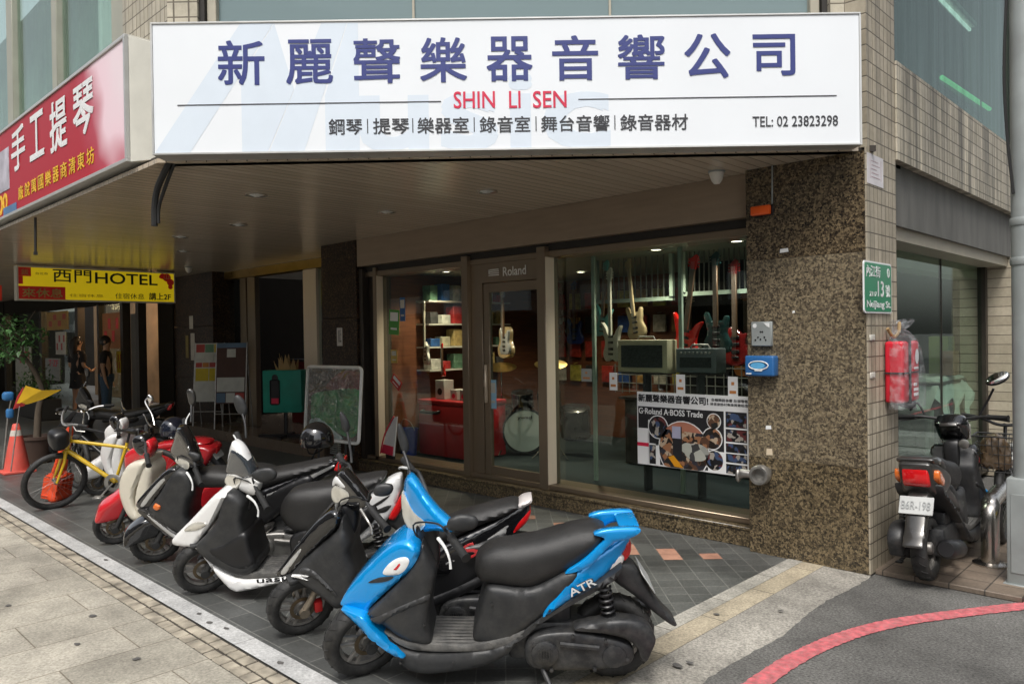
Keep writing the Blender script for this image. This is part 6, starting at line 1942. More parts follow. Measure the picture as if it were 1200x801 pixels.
for (x, y, lab) in ((-2.88, 5.2, "white cone shaped camera under the ceiling next to the pillar"), (-12.6, 5.33, "white dome camera under the ceiling by the hotel sign")):
    t_ = thing("dome_camera", lab, "camera", (x, y, SOF), group="ceiling cameras")
    mb = MB(); mb.lathe([(0.055, 0.0), (0.056, -0.02), (0.04, -0.07), (0.022, -0.095), (0.0, -0.1)], (0, 0, 0), (0, 0, 1), 20); mb.build("housing", mat("white_camera_plastic", (0.66, 0.64, 0.58), 0.4), t_, world=False)
    mb = MB(); mb.lathe([(0.064, 0.0), (0.064, -0.01), (0.056, -0.012)], (0, 0, 0), (0, 0, 1), 20); mb.build("base_ring", GALV, t_, world=False)

# added glowing tubes that stand in for reflections on the upper side window
P_REFLG = mat("green_reflection_glow", (0.25, 1.0, 0.4), 0.5, emit=0.55)
P_REFLW = mat("white_reflection_glow", (0.95, 1.0, 0.95), 0.5, emit=1.0)
t_ = thing("green_reflection_tube", "green glowing tube added for a reflection in the upper side window", "reflection tube", (-2.12, 8.9, 4.05))
mb = MB(); mb.tube([(-2.12, 8.15, 4.06), (-2.12, 10.0, 4.13)], 0.022, 10); mb.build("tube", P_REFLG, t_)
mb = MB(); mb.box(-2.18, -2.14, 8.1, 9.78, 4.02, 4.12); mb.build("holder", P_DKPL, t_)
t_ = thing("white_reflection_tube", "white glowing tube added for a reflection in the upper side window", "fluorescent lamp", (-2.2, 9.0, 4.95))
mb = MB(); mb.box(-2.3, -2.18, 8.25, 9.75, 5.0, 5.06, 0.01); mb.build("housing", P_SIGNSIDE, t_)
mb = MB(); mb.tube([(-2.24, 8.3, 4.975), (-2.24, 9.7, 4.975)], 0.018, 10); mb.build("tube", P_REFLW, t_)

# ------------------------------------------------------------------ inside the music shop


def deep(x, z, y0, y1):
    return x * y1 / y0, EYE + (z - EYE) * y1 / y0


def guitar(label, x, y, z, hgt, shape, m, neckm=None, rz=0, roll=0, flip=False):
    """electric guitar hanging upright; z = bottom of body, hgt = full length"""
    s = hgt / 1.0
    root = thing("guitar", label, "guitar", (x, y, z), (0, R(roll), R(rz)), "guitars hanging in the shop")
    outl = {
        'strat': [(-0.02, 0.01), (-0.13, 0.02), (-0.165, 0.10), (-0.115, 0.20), (-0.13, 0.29), (-0.155, 0.38), (-0.12, 0.41), (-0.075, 0.33), (-0.03, 0.325), (0.035, 0.325), (0.07, 0.33), (0.10, 0.37), (0.13, 0.36), (0.125, 0.28), (0.112, 0.20), (0.16, 0.11), (0.13, 0.02)],
        'lp': [(0, 0), (-0.12, 0.02), (-0.165, 0.10), (-0.12, 0.2), (-0.12, 0.3), (-0.07, 0.36), (0, 0.345), (0.06, 0.3), (0.12, 0.3), (0.11, 0.2), (0.165, 0.1), (0.12, 0.02)],
        'acoustic': [(0, 0), (-0.15, 0.03), (-0.19, 0.13), (-0.125, 0.24), (-0.14, 0.36), (-0.09, 0.43), (0, 0.44), (0.09, 0.43), (0.14, 0.36), (0.125, 0.24), (0.19, 0.13), (0.15, 0.03)],
        'horn': [(0, 0.03), (-0.10, 0.0), (-0.16, 0.08), (-0.12, 0.19), (-0.15, 0.3), (-0.19, 0.42), (-0.11, 0.36), (-0.05, 0.28), (0.05, 0.28), (0.1, 0.34), (0.17, 0.38), (0.13, 0.28), (0.12, 0.18), (0.16, 0.08), (0.10, 0.0)],
    }[shape]
    o2 = [(a * s, b * s) for a, b in outl]
    mb = MB(); mb.inflate(o2, 0.022 * s if shape != 'acoustic' else 0.05 * s, r=0.015, m=0.75, g=0.025)
    bd = mb.build("body", m, root, world=False)
    f = -(0.022 if shape != 'acoustic' else 0.05) * s
    mb = MB(); mb.box(-0.026 * s, 0.026 * s, f - 0.016, f + 0.004, 0.27 * s, 0.86 * s, 0.003)
    mb.build("neck", neckm or mat("rosewood_neck", (0.10, 0.055, 0.03), 0.45), root, world=False)
    mb = MB(); mb.prism([(-0.028 * s, f - 0.012, 0.86 * s), (0.028 * s, f - 0.012, 0.86 * s), (0.05 * s, f - 0.012, 0.98 * s), (0.02 * s, f - 0.012, 1.0 * s), (-0.05 * s, f - 0.012, 0.95 * s)], (0, 0.015, 0))
    for k in range(3):
        for q in (-1, 1):
            mb.box(q * 0.05 * s, q * 0.065 * s, f - 0.008, f, (0.88 + k * 0.03) * s, (0.895 + k * 0.03) * s)
    mb.build("headstock", neckm or m, root, world=False)
    mb = MB()
    if shape == 'acoustic':
        mb.lathe([(0.045 * s, 0), (0.045 * s, 0.003), (0, 0.003)], (0, f - 0.001, 0.28 * s), (0, -1, 0), 20)
        mb.box(-0.07 * s, 0.07 * s, f - 0.012, f, 0.11 * s, 0.13 * s, 0.002)
    else:
        for zz in (0.12, 0.19, 0.255):
            mb.box(-0.045 * s, 0.045 * s, f - 0.008, f + 0.002, zz * s, (zz + 0.028) * s, 0.003)
        mb.box(-0.04 * s, 0.04 * s, f - 0.012, f + 0.002, 0.07 * s, 0.09 * s, 0.003)
    mb.build("pickups", BLACKPL, bd, world=False)
    mb = MB()
    for k in range(6):
        xx = (-0.02 + 0.008 * k) * s
        mb.tube([(xx, f - 0.02, 0.08 * s), (xx, f - 0.02, 0.93 * s)], 0.0008, 3, caps=False)
    mb.build("strings", P_ALU, root, world=False)
    return root


P_KPRINT = mat("black_print", (0.015, 0.015, 0.018), 0.5)
P_CAB0 = mat("amber_lacquer", (0.30, 0.10, 0.02), 0.3, coat=0.6)
P_NAT = mat("pale_unfinished_wood", (0.55, 0.52, 0.42), 0.5, var=0.08, scale=3, stretch=(8, 8, 1))
P_TURQ = mat("turquoise_lacquer", (0.15, 0.45, 0.42), 0.3, coat=0.6)
P_TAN = mat("tan_wood_lacquer", (0.42, 0.32, 0.18), 0.35, coat=0.5)
P_GRED = mat("bright_red_lacquer", (0.72, 0.015, 0.01), 0.25, coat=0.8)
P_DKRED = mat("deep_red_lacquer", (0.16, 0.01, 0.01), 0.25, coat=0.8)
P_DKGRN = mat("dark_teal_lacquer", (0.015, 0.05, 0.05), 0.25, coat=0.8)
x, z = deep(-4.5, 1.38, 6.05, 6.25)
guitar("pale unfinished guitar with cut away body in the large display window", x, 6.25, z, 0.95, 'horn', P_NAT, P_NAT, rz=-20)
x, z = deep(-4.62, 1.62, 6.05, 6.5)
guitar("turquoise guitar hanging behind the pale unfinished guitar", x, 6.5, z, 0.82, 'horn', P_TURQ, rz=-15, roll=8)
x, z = deep(-4.2, 1.60, 6.05, 6.5)
guitar("tan wooden guitar high above the cream framed amplifier", x, 6.5, z, 0.84, 'strat', P_TAN, P_TAN, rz=-15, roll=-8)
x, z = deep(-3.70, 1.42, 6.05, 6.3)
guitar("bright red horned guitar right of the white window post", x, 6.3, z, 0.98, 'horn', P_GRED, rz=-10, roll=10)
x, z = deep(-3.36, 1.46, 6.05, 6.4)
guitar("dark teal guitar hanging right of the bright red guitar", x, 6.4, z, 0.95, 'strat', P_DKGRN, rz=-10)
x, z = deep(-3.18, 1.36, 6.05, 6.6)
guitar("deep red guitar hanging nearest the granite pillar", x, 6.6, z, 1.0, 'lp', P_DKRED, rz=-10)
x, z = deep(-7.42, 1.30, 6.1, 6.15)
guitar("white guitar hanging in the left display window", x, 6.15, z, 0.8, 'lp', mat("ivory_lacquer", (0.55, 0.54, 0.48), 0.35, coat=0.4), P_NAT, rz=-25)
x, z = deep(-7.1, 1.16, 6.1, 6.3)
guitar("small red guitar hanging low in the left display window", x, 6.3, z, 0.42, 'horn', P_GRED, rz=-20)
x, z = deep(-6.82, 1.40, 6.9, 6.9)
guitar("silver grey guitar hanging behind the glass door", x, 6.9, z, 0.85, 'strat', mat("silver_lacquer", (0.34, 0.35, 0.36), 0.3, metal=0.4), rz=-20)
guitar("brown acoustic guitar on the red wall behind the door", -7.1, 7.2, 1.35, 0.95, 'acoustic', P_TAN, rz=-20)
for (x, z, mm, lab) in ((-6.0, 1.5, P_DKRED, "dark red guitar on the back wall left of the blue one"), (-5.75, 1.5, mat("navy_lacquer", (0.01, 0.03, 0.14), 0.3, coat=0.6), "navy blue guitar on the back wall beyond the door")):
    guitar(lab, x * 8.9 / 6.9 * 0.98, 8.85, z, 0.95, 'strat', mm, rz=0)

for (x, mm, lab) in ((-4.7, P_TAN, "tan guitar in the dim back row, leftmost behind the cream amplifier"), (-4.35, P_KPRINT, "black guitar in the dim back row"), (-4.0, P_CAB0, "orange brown guitar in the dim back row"), (-3.65, P_DKGRN, "dark green guitar in the dim back row"), (-3.3, P_NAT, "cream guitar in the dim back row by the partition end")):
    guitar(lab, x, 7.85, 1.15, 0.98, 'strat', mm, rz=-5)

# window partition of white uprights and barred racks
P_MINT = mat("pale_green_frame", (0.30, 0.37, 0.30), 0.5)
P_BARS = mat("grey_wire_bars", (0.17, 0.17, 0.145), 0.4, metal=0.4)
rk = thing("display_rack", "pale green display frame with barred panels hung behind the large window", "display rack", (-3.9, 6.7, 0.16))
for (x, z0, z1) in ((-4.73, 0.95, 2.25), (-3.73, 1.35, 2.28)):
    a, b = deep(x, z0, 6.05, 6.15); c = deep(x, z1, 6.05, 6.15)[1]
    mb = MB(); mb.box(a - 0.018, a + 0.018, 6.14, 6.17, 0.16, 2.46); mb.build("upright", P_MINT, rk, smooth=False)
for (x0, x1, z0, z1) in ((-4.70, -3.80, 1.97, 2.30), (-3.70, -3.02, 2.0, 2.34)):
    x0, z0_ = deep(x0, z0, 6.05, 6.7); x1, z1_ = deep(x1, z1, 6.05, 6.7)
    mb = MB()
    mb.box(x0, x1, 6.68, 6.72, z0_ - 0.02, z0_ + 0.02); mb.box(x0, x0 + 0.04, 6.68, 6.72, z0_, 2.46); mb.box(x1 - 0.04, x1, 6.68, 6.72, z0_, 2.46)
    mb.build("rail", P_MINT, rk, smooth=False)
    mb = MB()
    n_ = 14
    for k in range(1, n_):
        xx = x0 + (x1 - x0) * k / n_
        mb.tube([(xx, 6.74, z0_), (xx, 6.74, 2.46)], 0.008, 6)
    mb.build("bars", P_BARS, rk)
mb = MB()
for k in range(22):
    xx = -5.1 + k * 0.095
    mb.tube([(xx, 6.9, 1.0), (xx, 6.9, 1.32)], 0.006, 5)
for k in range(4):
    mb.tube([(-5.1, 6.9, 1.02 + k * 0.09), (-3.05, 6.9, 1.02 + k * 0.09)], 0.005, 5)
mb.build("bars", P_BARS, rk)


def amp(label, x0, x1, z0, z1, y, framem, grille, knobs):
    root = thing("amplifier", label, "amplifier", ((x0 + x1) / 2, y, z0), group="amplifiers in the window")
    mb = MB(); mb.box(x0, x1, y + 0.02, y + 0.2, z0, z1, 0.012, 2)
    cab = mb.build("cabinet", framem, root)
    mb = MB(); mb.box(x0 + 0.05, x1 - 0.05, y + 0.008, y + 0.018, z0 + 0.05, z1 - (0.08 if knobs else 0.05)); mb.build("grille", grille, root, smooth=False)
    mb = MB()
    mb.tube([((x0 + x1) / 2 - 0.1, y + 0.1, z1), ((x0 + x1) / 2 - 0.08, y + 0.1, z1 + 0.03), ((x0 + x1) / 2 + 0.08, y + 0.1, z1 + 0.03), ((x0 + x1) / 2 + 0.1, y + 0.1, z1)], 0.009, 6)
    if knobs:
        for k in range(8):
            mb.lathe([(0.011, 0), (0.009, 0.014), (0, 0.014)], (x0 + 0.06 + (x1 - x0 - 0.12) * k / 7, y + 0.02, z1 - 0.04), (0, -1, 0), 10)
    mb.build("controls", P_ALU, root)
    mb = MB()
    mb.box((x0 + x1) / 2 - 0.012, (x0 + x1) / 2 + 0.012, y + 0.05, y + 0.16, 0.16, z0); mb.box(x0 + 0.05, x1 - 0.05, y + 0.0, y + 0.25, z0 - 0.015, z0 - 0.001)
    mb.build("stand", BLACKPL, root, smooth=False)


P_GRILLE = mat("dark_grille_cloth", (0.03, 0.034, 0.034), 0.8, var=0.5, scale=60)
amp("cream framed amplifier with dark grille cloth in the large window", -4.42, -3.86, 1.28, 1.59, 6.0, mat("cream_tolex", (0.42, 0.37, 0.25), 0.6), P_GRILLE, False)
amp("grey amplifier with a row of knobs under the red guitar", -3.77, -3.36, 1.29, 1.51, 6.0, mat("grey_tolex", (0.13, 0.145, 0.15), 0.5), P_GRILLE, True)
for (x, z, w_, h_, mm, lab) in ((-4.47, 1.27, 0.12, 0.12, mat("grey_paper", (0.3, 0.32, 0.3), 0.6), "grey price card left of the cream amplifier"), (-4.16, 1.22, 0.085, 0.16, P_WPRINT, "white card with orange spot below the cream amplifier"), (-3.46, 1.22, 0.085, 0.16, P_WPRINT, "white card with red spots below the grey amplifier"), (-2.98, 1.21, 0.085, 0.17, P_WPRINT, "white card with dots beside the granite pillar")):
    t_ = thing("price_card", lab, "price card", (x, 5.59, z - h_ / 2), group="cards stuck inside the large window")
    mb = MB(); mb.box(x - w_ / 2, x + w_ / 2, 5.595, 5.598, z - h_ / 2, z + h_ / 2); mb.build("sheet", mm, t_, smooth=False)
    mb = MB(); mb.box(x - w_ / 3, x + w_ / 3, 5.5935, 5.595, z - h_ * 0.3, z - h_ * 0.16); mb.box(x - 0.012, x + 0.012, 5.5935, 5.595, z + h_ * 0.1, z + h_ * 0.25); mb.build("print", mat("orange_print", (0.5, 0.2, 0.06), 0.5), t_, smooth=False)

# window poster (advert with round photographs)
ps = thing("window_poster", "black and white shop poster with round photos low in the large window", "poster", (-3.4, 5.72, 0.5))
PY = 5.592
PX0, PX1, PZ0, PZ1 = -3.9, -2.85, 0.505, 1.14
W_, H_ = PX1 - PX0, PZ1 - PZ0


def pp(u, v):
    return PX0 + u * W_, PZ0 + v * H_


def prect(mb, u0, v0, u1, v1, d):
    a, b = pp(u0, v0); c, e = pp(u1, v1)
    mb.quad((a, PY - d, b), (c, PY - d, b), (c, PY - d, e), (a, PY - d, e))


def pdisc(mb, u, v, r, d, ry=None, n=28, a0=0, a1=360):
    cx, cz = pp(u, v)
    mb.poly([(cx + r * W_ * math.cos(R(a0 + (a1 - a0) * k / n)), PY - d, max(PZ0 + 0.004, cz + (ry or r) * W_ * math.sin(R(a0 + (a1 - a0) * k / n)))) for k in range(n)])


mb = MB(); mb.box(PX0, PX1, PY, PY + 0.004, PZ0, PZ1); mb.build("sheet", P_WPRINT, ps, smooth=False)
mb = MB(); prect(mb, 0.01, 0.02, 0.99, 0.80, 0.001); mb.build("dark_field", P_KPRINT, ps, smooth=False)
mb = MB()
for (u0, v0, u1, v1) in ((0.0, 0.0, 0.115, 0.50), (0.80, 0.0, 0.815, 0.8), (0.11, 0.0, 0.118, 0.62), (0.815, 0.58, 1, 0.60), (0.815, 0.40, 1, 0.42), (0.815, 0.27, 1, 0.285), (0.815, 0.14, 1, 0.16), (0.11, 0.28, 0.22, 0.30), (0.18, 0.0, 0.22, 0.3), (0.66, 0.0, 0.8, 0.28)):
    prect(mb, u0, v0, u1, v1, 0.002)
for (u, v, r) in ((0.205, 0.53, 0.098), (0.715, 0.665, 0.062), (0.7, 0.44, 0.088), (0.715, 0.16, 0.083)):
    pdisc(mb, u, v, r, 0.0022)
pdisc(mb, 0.44, 0.25, 0.235, 0.0022)
mb.build("white_rings", P_WPRINT, ps, smooth=False)


def pmix(name, cols, sc):
    m, t, b = _new(name)
    N, L = t.nodes, t.links
    v = N.new("ShaderNodeTexVoronoi"); v.inputs['Scale'].default_value = sc
    n = N.new("ShaderNodeTexNoise"); n.inputs['Scale'].default_value = sc * 0.7
    g = N.new("ShaderNodeNewGeometry")
    L.new(g.outputs['Position'], n.inputs['Vector'])
    mx = N.new("ShaderNodeMixRGB"); mx.inputs[0].default_value = 0.06
    L.new(g.outputs['Position'], mx.inputs[1]); L.new(n.outputs['Color'], mx.inputs[2]); L.new(mx.outputs[0], v.inputs['Vector'])
    sp = N.new("ShaderNodeSeparateColor"); L.new(v.outputs['Color'], sp.inputs[0])
    cr = N.new("ShaderNodeValToRGB"); cr.color_ramp.interpolation = 'CONSTANT'
    e = cr.color_ramp.elements
    while len(e) < len(cols):
        e.new(0.5)
    for k, c in enumerate(cols):
        e[k].position = k / len(cols); e[k].color = rgba(c)
    L.new(sp.outputs[0], cr.inputs[0]); L.new(cr.outputs[0], b.inputs['Base Color'])
    b.inputs['Roughness'].default_value = 0.35
    return m


PH1 = pmix("printed_photo_warm", [(0.02, 0.015, 0.012), (0.10, 0.05, 0.03), (0.30, 0.14, 0.07), (0.03, 0.03, 0.04), (0.45, 0.35, 0.25), (0.02, 0.02, 0.02)], 26)
PH2 = pmix("printed_photo_dark", [(0.012, 0.012, 0.014), (0.02, 0.02, 0.025), (0.35, 0.32, 0.28), (0.01, 0.01, 0.01), (0.12, 0.03, 0.03), (0.05, 0.08, 0.16)], 28)
PH3 = pmix("printed_photo_pale", [(0.40, 0.41, 0.36), (0.30, 0.31, 0.28), (0.46, 0.46, 0.42), (0.05, 0.05, 0.05), (0.38, 0.39, 0.34)], 12)
mb = MB()
pdisc(mb, 0.205, 0.53, 0.09, 0.003); mb.build("photo", PH2, ps, smooth=False)
mb = MB(); pdisc(mb, 0.715, 0.16, 0.076, 0.003); mb.build("photo", PH2, ps, smooth=False)
for (v0, v1) in ((0.61, 0.78), (0.43, 0.57), (0.29, 0.395), (0.165, 0.265), (0.02, 0.135)):
    mb = MB(); prect(mb, 0.825, v0, 0.985, v1, 0.003); mb.build("photo", PH2, ps, smooth=False)
mb = MB(); prect(mb, 0.122, 0.03, 0.178, 0.27, 0.003)
mb.build("photo", PH2, ps, smooth=False)
for (u, v, r0, d_) in ((0.44, 0.25, 0.226, 0.003), (0.7, 0.44, 0.08, 0.0035), (0.715, 0.665, 0.055, 0.0035)):
    mb = MB(); pdisc(mb, u, v, r0, d_); mb.build("photo", PH1, ps, smooth=False)
mb = MB(); pdisc(mb, 0.56, 0.24, 0.11, 0.004, ry=0.07); pdisc(mb, 0.48, 0.28, 0.06, 0.0042, ry=0.045); mb.build("photo", PH3, ps, smooth=False)
mb = MB(); pdisc(mb, 0.44, 0.25, 0.226, 0.0045, n=20, a0=40, a1=140); mb.build("photo_sky", mat("salmon_print", (0.42, 0.17, 0.11), 0.4), ps, smooth=False)
mb = MB(); prect(mb, 0.345, 0.1, 0.43, 0.56, 0.005); mb.build("photo_figure", P_KPRINT, ps, smooth=False)
mb = MB(); prect(mb, 0.34, 0.4, 0.42, 0.56, 0.0055); mb.build("photo_paper", mat("lilac_print", (0.36, 0.36, 0.48), 0.4), ps, smooth=False)
mb = MB()
a_ = [pp(0.30, 0.14), pp(0.35, 0.17), pp(0.44, 0.02), pp(0.36, 0.02)]
mb.poly([(a, PY - 0.0055, b) for a, b in a_]); mb.build("photo_stripe", mat("orange_yellow_print", (0.65, 0.28, 0.01), 0.4), ps, smooth=False)
mb = MB(); prect(mb, 0.0, 0.25, 0.112, 0.30, 0.003); mb.build("red_band", P_SIGNR, ps, smooth=False)
text("新麗聲樂器音響公司!", "heading", P_KPRINT, ps, (PX0, PY - 0.0005, PZ0), (1, 0, 0), (0, 0, 1), (0.015, 0.70, 0.55, 0.615), weight=0.03, depth=0.002)
text("各種樂器音響 批發零售", "small_print", P_KPRINT, ps, (PX0, PY - 0.0005, PZ0), (1, 0, 0), (0, 0, 1), (0.73, 1.05, 0.585, 0.61), depth=0.002)
text("錄音室器材專業買賣租借", "small_print", P_KPRINT, ps, (PX0, PY - 0.0005, PZ0), (1, 0, 0), (0, 0, 1), (0.72, 1.05, 0.552, 0.575), depth=0.002)
text("G·Roland A·BOSS Trade", "title", P_WPRINT, ps, (PX0, PY - 0.002, PZ0), (1, 0, 0), (0, 0, 1), (0.02, 0.65, 0.445, 0.495), weight=0.02, depth=0.002)

# red cabinet, boxes, drum kit
P_CAB = mat("red_vinyl_case", (0.40, 0.012, 0.016), 0.5, var=0.15, bump=0.1)
cb = thing("red_cabinet", "large red chest cabinet standing in the left display window", "cabinet", (-7.1, 6.4, 0.16))
mb = MB(); mb.box(-7.62, -6.68, 6.12, 6.75, 0.17, 0.80, 0.015, 2); mb.build("case", P_CAB, cb)
mb = MB(); mb.box(-7.63, -6.67, 6.11, 6.76, 0.805, 0.86, 0.012, 2); mb.build("lid", P_CAB, cb)
mb = MB(); mb.tube([(-7.5, 6.11, 0.72), (-7.5, 6.06, 0.71), (-7.2, 6.06, 0.71), (-7.2, 6.11, 0.72)], 0.022, 8); mb.build("handle", BLACKPL, cb)
BX = mat("white_carton", (0.55, 0.54, 0.5), 0.6)
for (x, z, w_, h_, mm, lab) in ((-7.34, 0.862, 0.17, 0.24, BX, "tall white printed carton on the red cabinet"), (-7.08, 0.862, 0.12, 0.13, BX, "small white carton with red spot on the red cabinet"), (-6.9, 0.862, 0.13, 0.13, mat("grey_carton", (0.33, 0.33, 0.3), 0.6), "small grey carton at the right end of the red cabinet")):
    t_ = thing("carton", lab, "carton", (x, 6.3, z), group="cartons on the red cabinet")
    mb = MB(); mb.box(x - w_ / 2, x + w_ / 2, 6.24, 6.4, z, z + h_, 0.003); mb.build("box", mm, t_)
    mb = MB(); mb.lathe([(w_ * 0.26, 0), (w_ * 0.26, 0.001), (0, 0.001)], (x, 6.239, z + h_ * 0.4), (0, -1, 0), 16); mb.build("print", P_SIGNR if w_ < 0.15 else P_KPRINT, t_, smooth=False)
# shelves of small goods in the left window
SHC = [((0.5, 0.5, 0.45), "white"), ((0.40, 0.30, 0.12), "tan"), ((0.03, 0.10, 0.28), "blue"), ((0.36, 0.03, 0.03), "red"), ((0.05, 0.05, 0.05), "black"), ((0.45, 0.42, 0.30), "cream"), ((0.10, 0.2, 0.13), "green")]
sf_ = thing("goods_shelf", "side wall shelving with small goods inside the left display window", "shelving", (-7.74, 7.0, 1.2))
for k in range(4):
    mb = MB(); mb.box(-7.865, -7.60, 6.3, 7.8, 1.2 + k * 0.3, 1.22 + k * 0.3); mb.build("shelf", P_SIGNSIDE, sf_, smooth=False)
ROWN = ["lowest", "second", "third", "top"]
for k in range(4):
    for q in range(7):
        c_, nm = SHC[(q * 3 + k * 2) % 7]
        hh = 0.1 + 0.13 * random.random()
        yy = 6.36 + q * 0.2
        mb = MB(); mb.box(-7.80, -7.64, yy, yy + 0.12 + 0.05 * random.random(), 1.222 + k * 0.3, 1.222 + k * 0.3 + hh, 0.004)
        mb.box(-7.64, -7.635, yy + 0.02, yy + 0.08, 1.24 + k * 0.3, 1.26 + k * 0.3)
        pos_ = ["at the window end", "second from the window", "third from the window", "in the middle", "third from the far end", "second from the far end", "at the far end"][q]
        tag(mb.build("goods_box", mat("goods_" + nm, c_, 0.5, var=0.3, scale=20)), "small %s box %s of the %s goods shelf" % (nm, pos_, ROWN[k]), "goods box", "small boxes on the goods shelf")
# packets hung in rows on the red wall behind the door
PK = [((0.42, 0.40, 0.34), "white"), ((0.36, 0.20, 0.06), "amber"), ((0.02, 0.07, 0.25), "navy"), ((0.30, 0.03, 0.02), "crimson"), ((0.03, 0.03, 0.03), "black"), ((0.34, 0.30, 0.05), "mustard")]
ORD = ["first", "second", "third", "fourth", "fifth", "sixth", "seventh", "eighth"]
for k in range(4):
    for q in range(8):
        c_, nm = PK[(q * 5 + k * 3 + (q * k) % 4) % 6]
        xx, zz = -7.75 + q * 0.30, 0.95 + k * 0.36
        mb = MB(); mb.box(xx, xx + 0.2, 8.93, 8.97, zz, zz + 0.24, 0.006); mb.box(xx + 0.03, xx + 0.17, 8.925, 8.93, zz + 0.05, zz + 0.12)
        mb.tube([(xx + 0.1, 8.99, zz + 0.27), (xx + 0.1, 8.9, zz + 0.26)], 0.004, 5)
        tag(mb.build("hanging_packet", mat("packet_" + nm, c_, 0.4, var=0.4, scale=18)), "%s packet hung %s from the left in the %s row on the red back wall" % (nm, ORD[q], ["lowest", "second", "third", "top"][k]), "packet", "packets hung on the back wall")
# stickers and cards on the left window glass
for (x, z, w_, h_, mm, lab, rr) in ((-7.42, 1.83, 0.2, 0.3, mat("green_card", (0.06, 0.30, 0.05), 0.5), "green hanging card high in the left window", 4), (-7.24, 1.98, 0.1, 0.28, mat("blue_card", (0.03, 0.12, 0.32), 0.5), "blue card beside the green card", 0), (-7.42, 1.42, 0.12, 0.16, mat("yellow_card", (0.5, 0.36, 0.08), 0.5), "yellow and white square sticker in the left window", 0), (-7.42, 1.12, 0.2, 0.12, mat("red_card", (0.5, 0.02, 0.03), 0.5), "tilted red sticker low in the left window", 35), (-5.68, 1.04, 0.09, 0.3, mat("sky_card", (0.30, 0.52, 0.68), 0.5), "white and blue sticker on the glass door", 0)):
    yy = 5.598 if x < -6 else 5.559
    t_ = thing("sticker", lab, "sticker", (x, yy, z - h_ / 2), (0, R(rr), 0), group="stickers on the shop glass")
    mb = MB(); mb.box(-w_ / 2, w_ / 2, -0.003, 0.0, 0, h_, 0.001); mb.build("sheet", mm, t_, world=False, smooth=False)
    mb = MB(); mb.box(-w_ * 0.38, w_ * 0.38, -0.0045, -0.003, h_ * 0.55, h_ * 0.9); mb.box(-w_ * 0.3, w_ * 0.3, -0.0045, -0.003, h_ * 0.2, h_ * 0.28); mb.build("print", P_WPRINT if rr else P_SIGNSIDE, t_, world=False, smooth=False)
# sail-shaped board, blue cushion and a folded keyboard stand
t_ = thing("leaflet_board", "white and red sail shaped leaflet board outside the left window", "leaflet board", (-7.35, 5.42, 0.157))
mb = MB(); mb.prism([(-7.52, 5.47, 0.26), (-7.26, 5.45, 0.25), (-7.20, 5.46, 0.72), (-7.25, 5.46, 0.71), (-7.42, 5.46, 0.5)], (0, 0.012, 0)); mb.build("board", P_WPRINT, t_, smooth=False)
mb = MB(); mb.prism([(-7.52, 5.458, 0.265), (-7.28, 5.442, 0.255), (-7.27, 5.45, 0.36), (-7.48, 5.458, 0.37)], (0, 0.008, 0)); mb.tube([(-7.53, 5.455, 0.26), (-7.43, 5.45, 0.5), (-7.25, 5.45, 0.72)], 0.008, 6, smooth=4)
mb.build("print", P_SIGNR, t_, smooth=False)
mb = MB(); mb.box(-7.45, -7.3, 5.475, 5.5, 0.205, 0.27); mb.build("foot", BLACKPL, t_, smooth=False)
t_ = thing("folding_rack", "black folding wire rack with grey slats by the left window", "folding rack", (-8.1, 5.0, 0.0))
mb = MB(); mb.tube([(-8.3, 4.85, 0.0), (-8.16, 5.0, 0.35), (-8.1, 5.05, 0.75), (-7.75, 5.25, 0.75), (-7.75, 5.22, 0.3), (-7.8, 5.1, 0.0)], 0.014, 8, smooth=2); mb.build("frame", BLACKPL, t_)
mb = MB()
for k in range(18):
    mb.box(-8.06, -7.88, 5.09, 5.13, 0.25 + k * 0.026, 0.265 + k * 0.026)
mb.build("slats", GALV, t_, smooth=False)
t_ = thing("blue_bucket", "deep blue plastic bucket inside the left display window", "bucket", (-7.66, 6.0, 0.16))
mb = MB(); mb.lathe([(0.0, 0.16), (0.10, 0.16), (0.125, 0.48), (0.13, 0.5), (0.12, 0.5), (0.1, 0.2)], (-7.66, 5.98, 0), (0, 0, 1), 24); mb.build("tub", mat("royal_blue_plastic", (0.01, 0.03, 0.20), 0.4), t_)
mb = MB(); mb.tube([(-7.79, 5.98, 0.48), (-7.75, 5.95, 0.58), (-7.66, 5.93, 0.62), (-7.57, 5.95, 0.58), (-7.53, 5.98, 0.48)], 0.005, 6, smooth=4); mb.build("handle", P_ALU, t_)

dk = thing("drum_kit", "drum kit with white bass drum head behind the glass door", "drum kit", (-6.45, 7.1, 0.16))
P_DRUM = mat("black_drum_shell", (0.015, 0.014, 0.014), 0.25, coat=0.6)
P_HEAD = mat("pale_drum_head", (0.45, 0.52, 0.48), 0.5, var=0.05)
dd = Vector((0.75, -0.66, 0)).normalized()
c0 = Vector((-6.5, 6.9, 0.46))
mb = MB(); mb.lathe([(0.27, 0.0), (0.27, -0.36), (0.0, -0.36)], c0, dd, 36); mb.build("bass_drum", P_DRUM, dk)
mb = MB(); mb.lathe([(0.262, 0.004), (0.285, 0.004), (0.285, -0.03), (0.272, -0.03), (0.262, -0.004)], c0, dd, 40, close=True)
for k in range(8):
    th = 2 * math.pi * k / 8 + 0.2
    a = dd.cross(Vector((0, 0, 1)))
    p = c0 + a * 0.29 * math.cos(th) + Vector((0, 0, 0.29 * math.sin(th)))
    mb.tube([p, p - dd * 0.12], 0.008, 6)
mb.build("hoop", P_DRUM, dk)
mb = MB(); mb.lathe([(0.258, 0.0), (0.0, 0.004)], c0, dd, 36); hdp = mb.build("drum_head", P_HEAD, dk)
uu = Vector((0, 0, 1)).cross(dd)
text("ywad", "lettering", P_KPRINT, dk, c0 + dd * 0.005, uu, (0, 0, 1), (-0.09, 0.09, 0.14, 0.19), weight=0.02, depth=0.002)
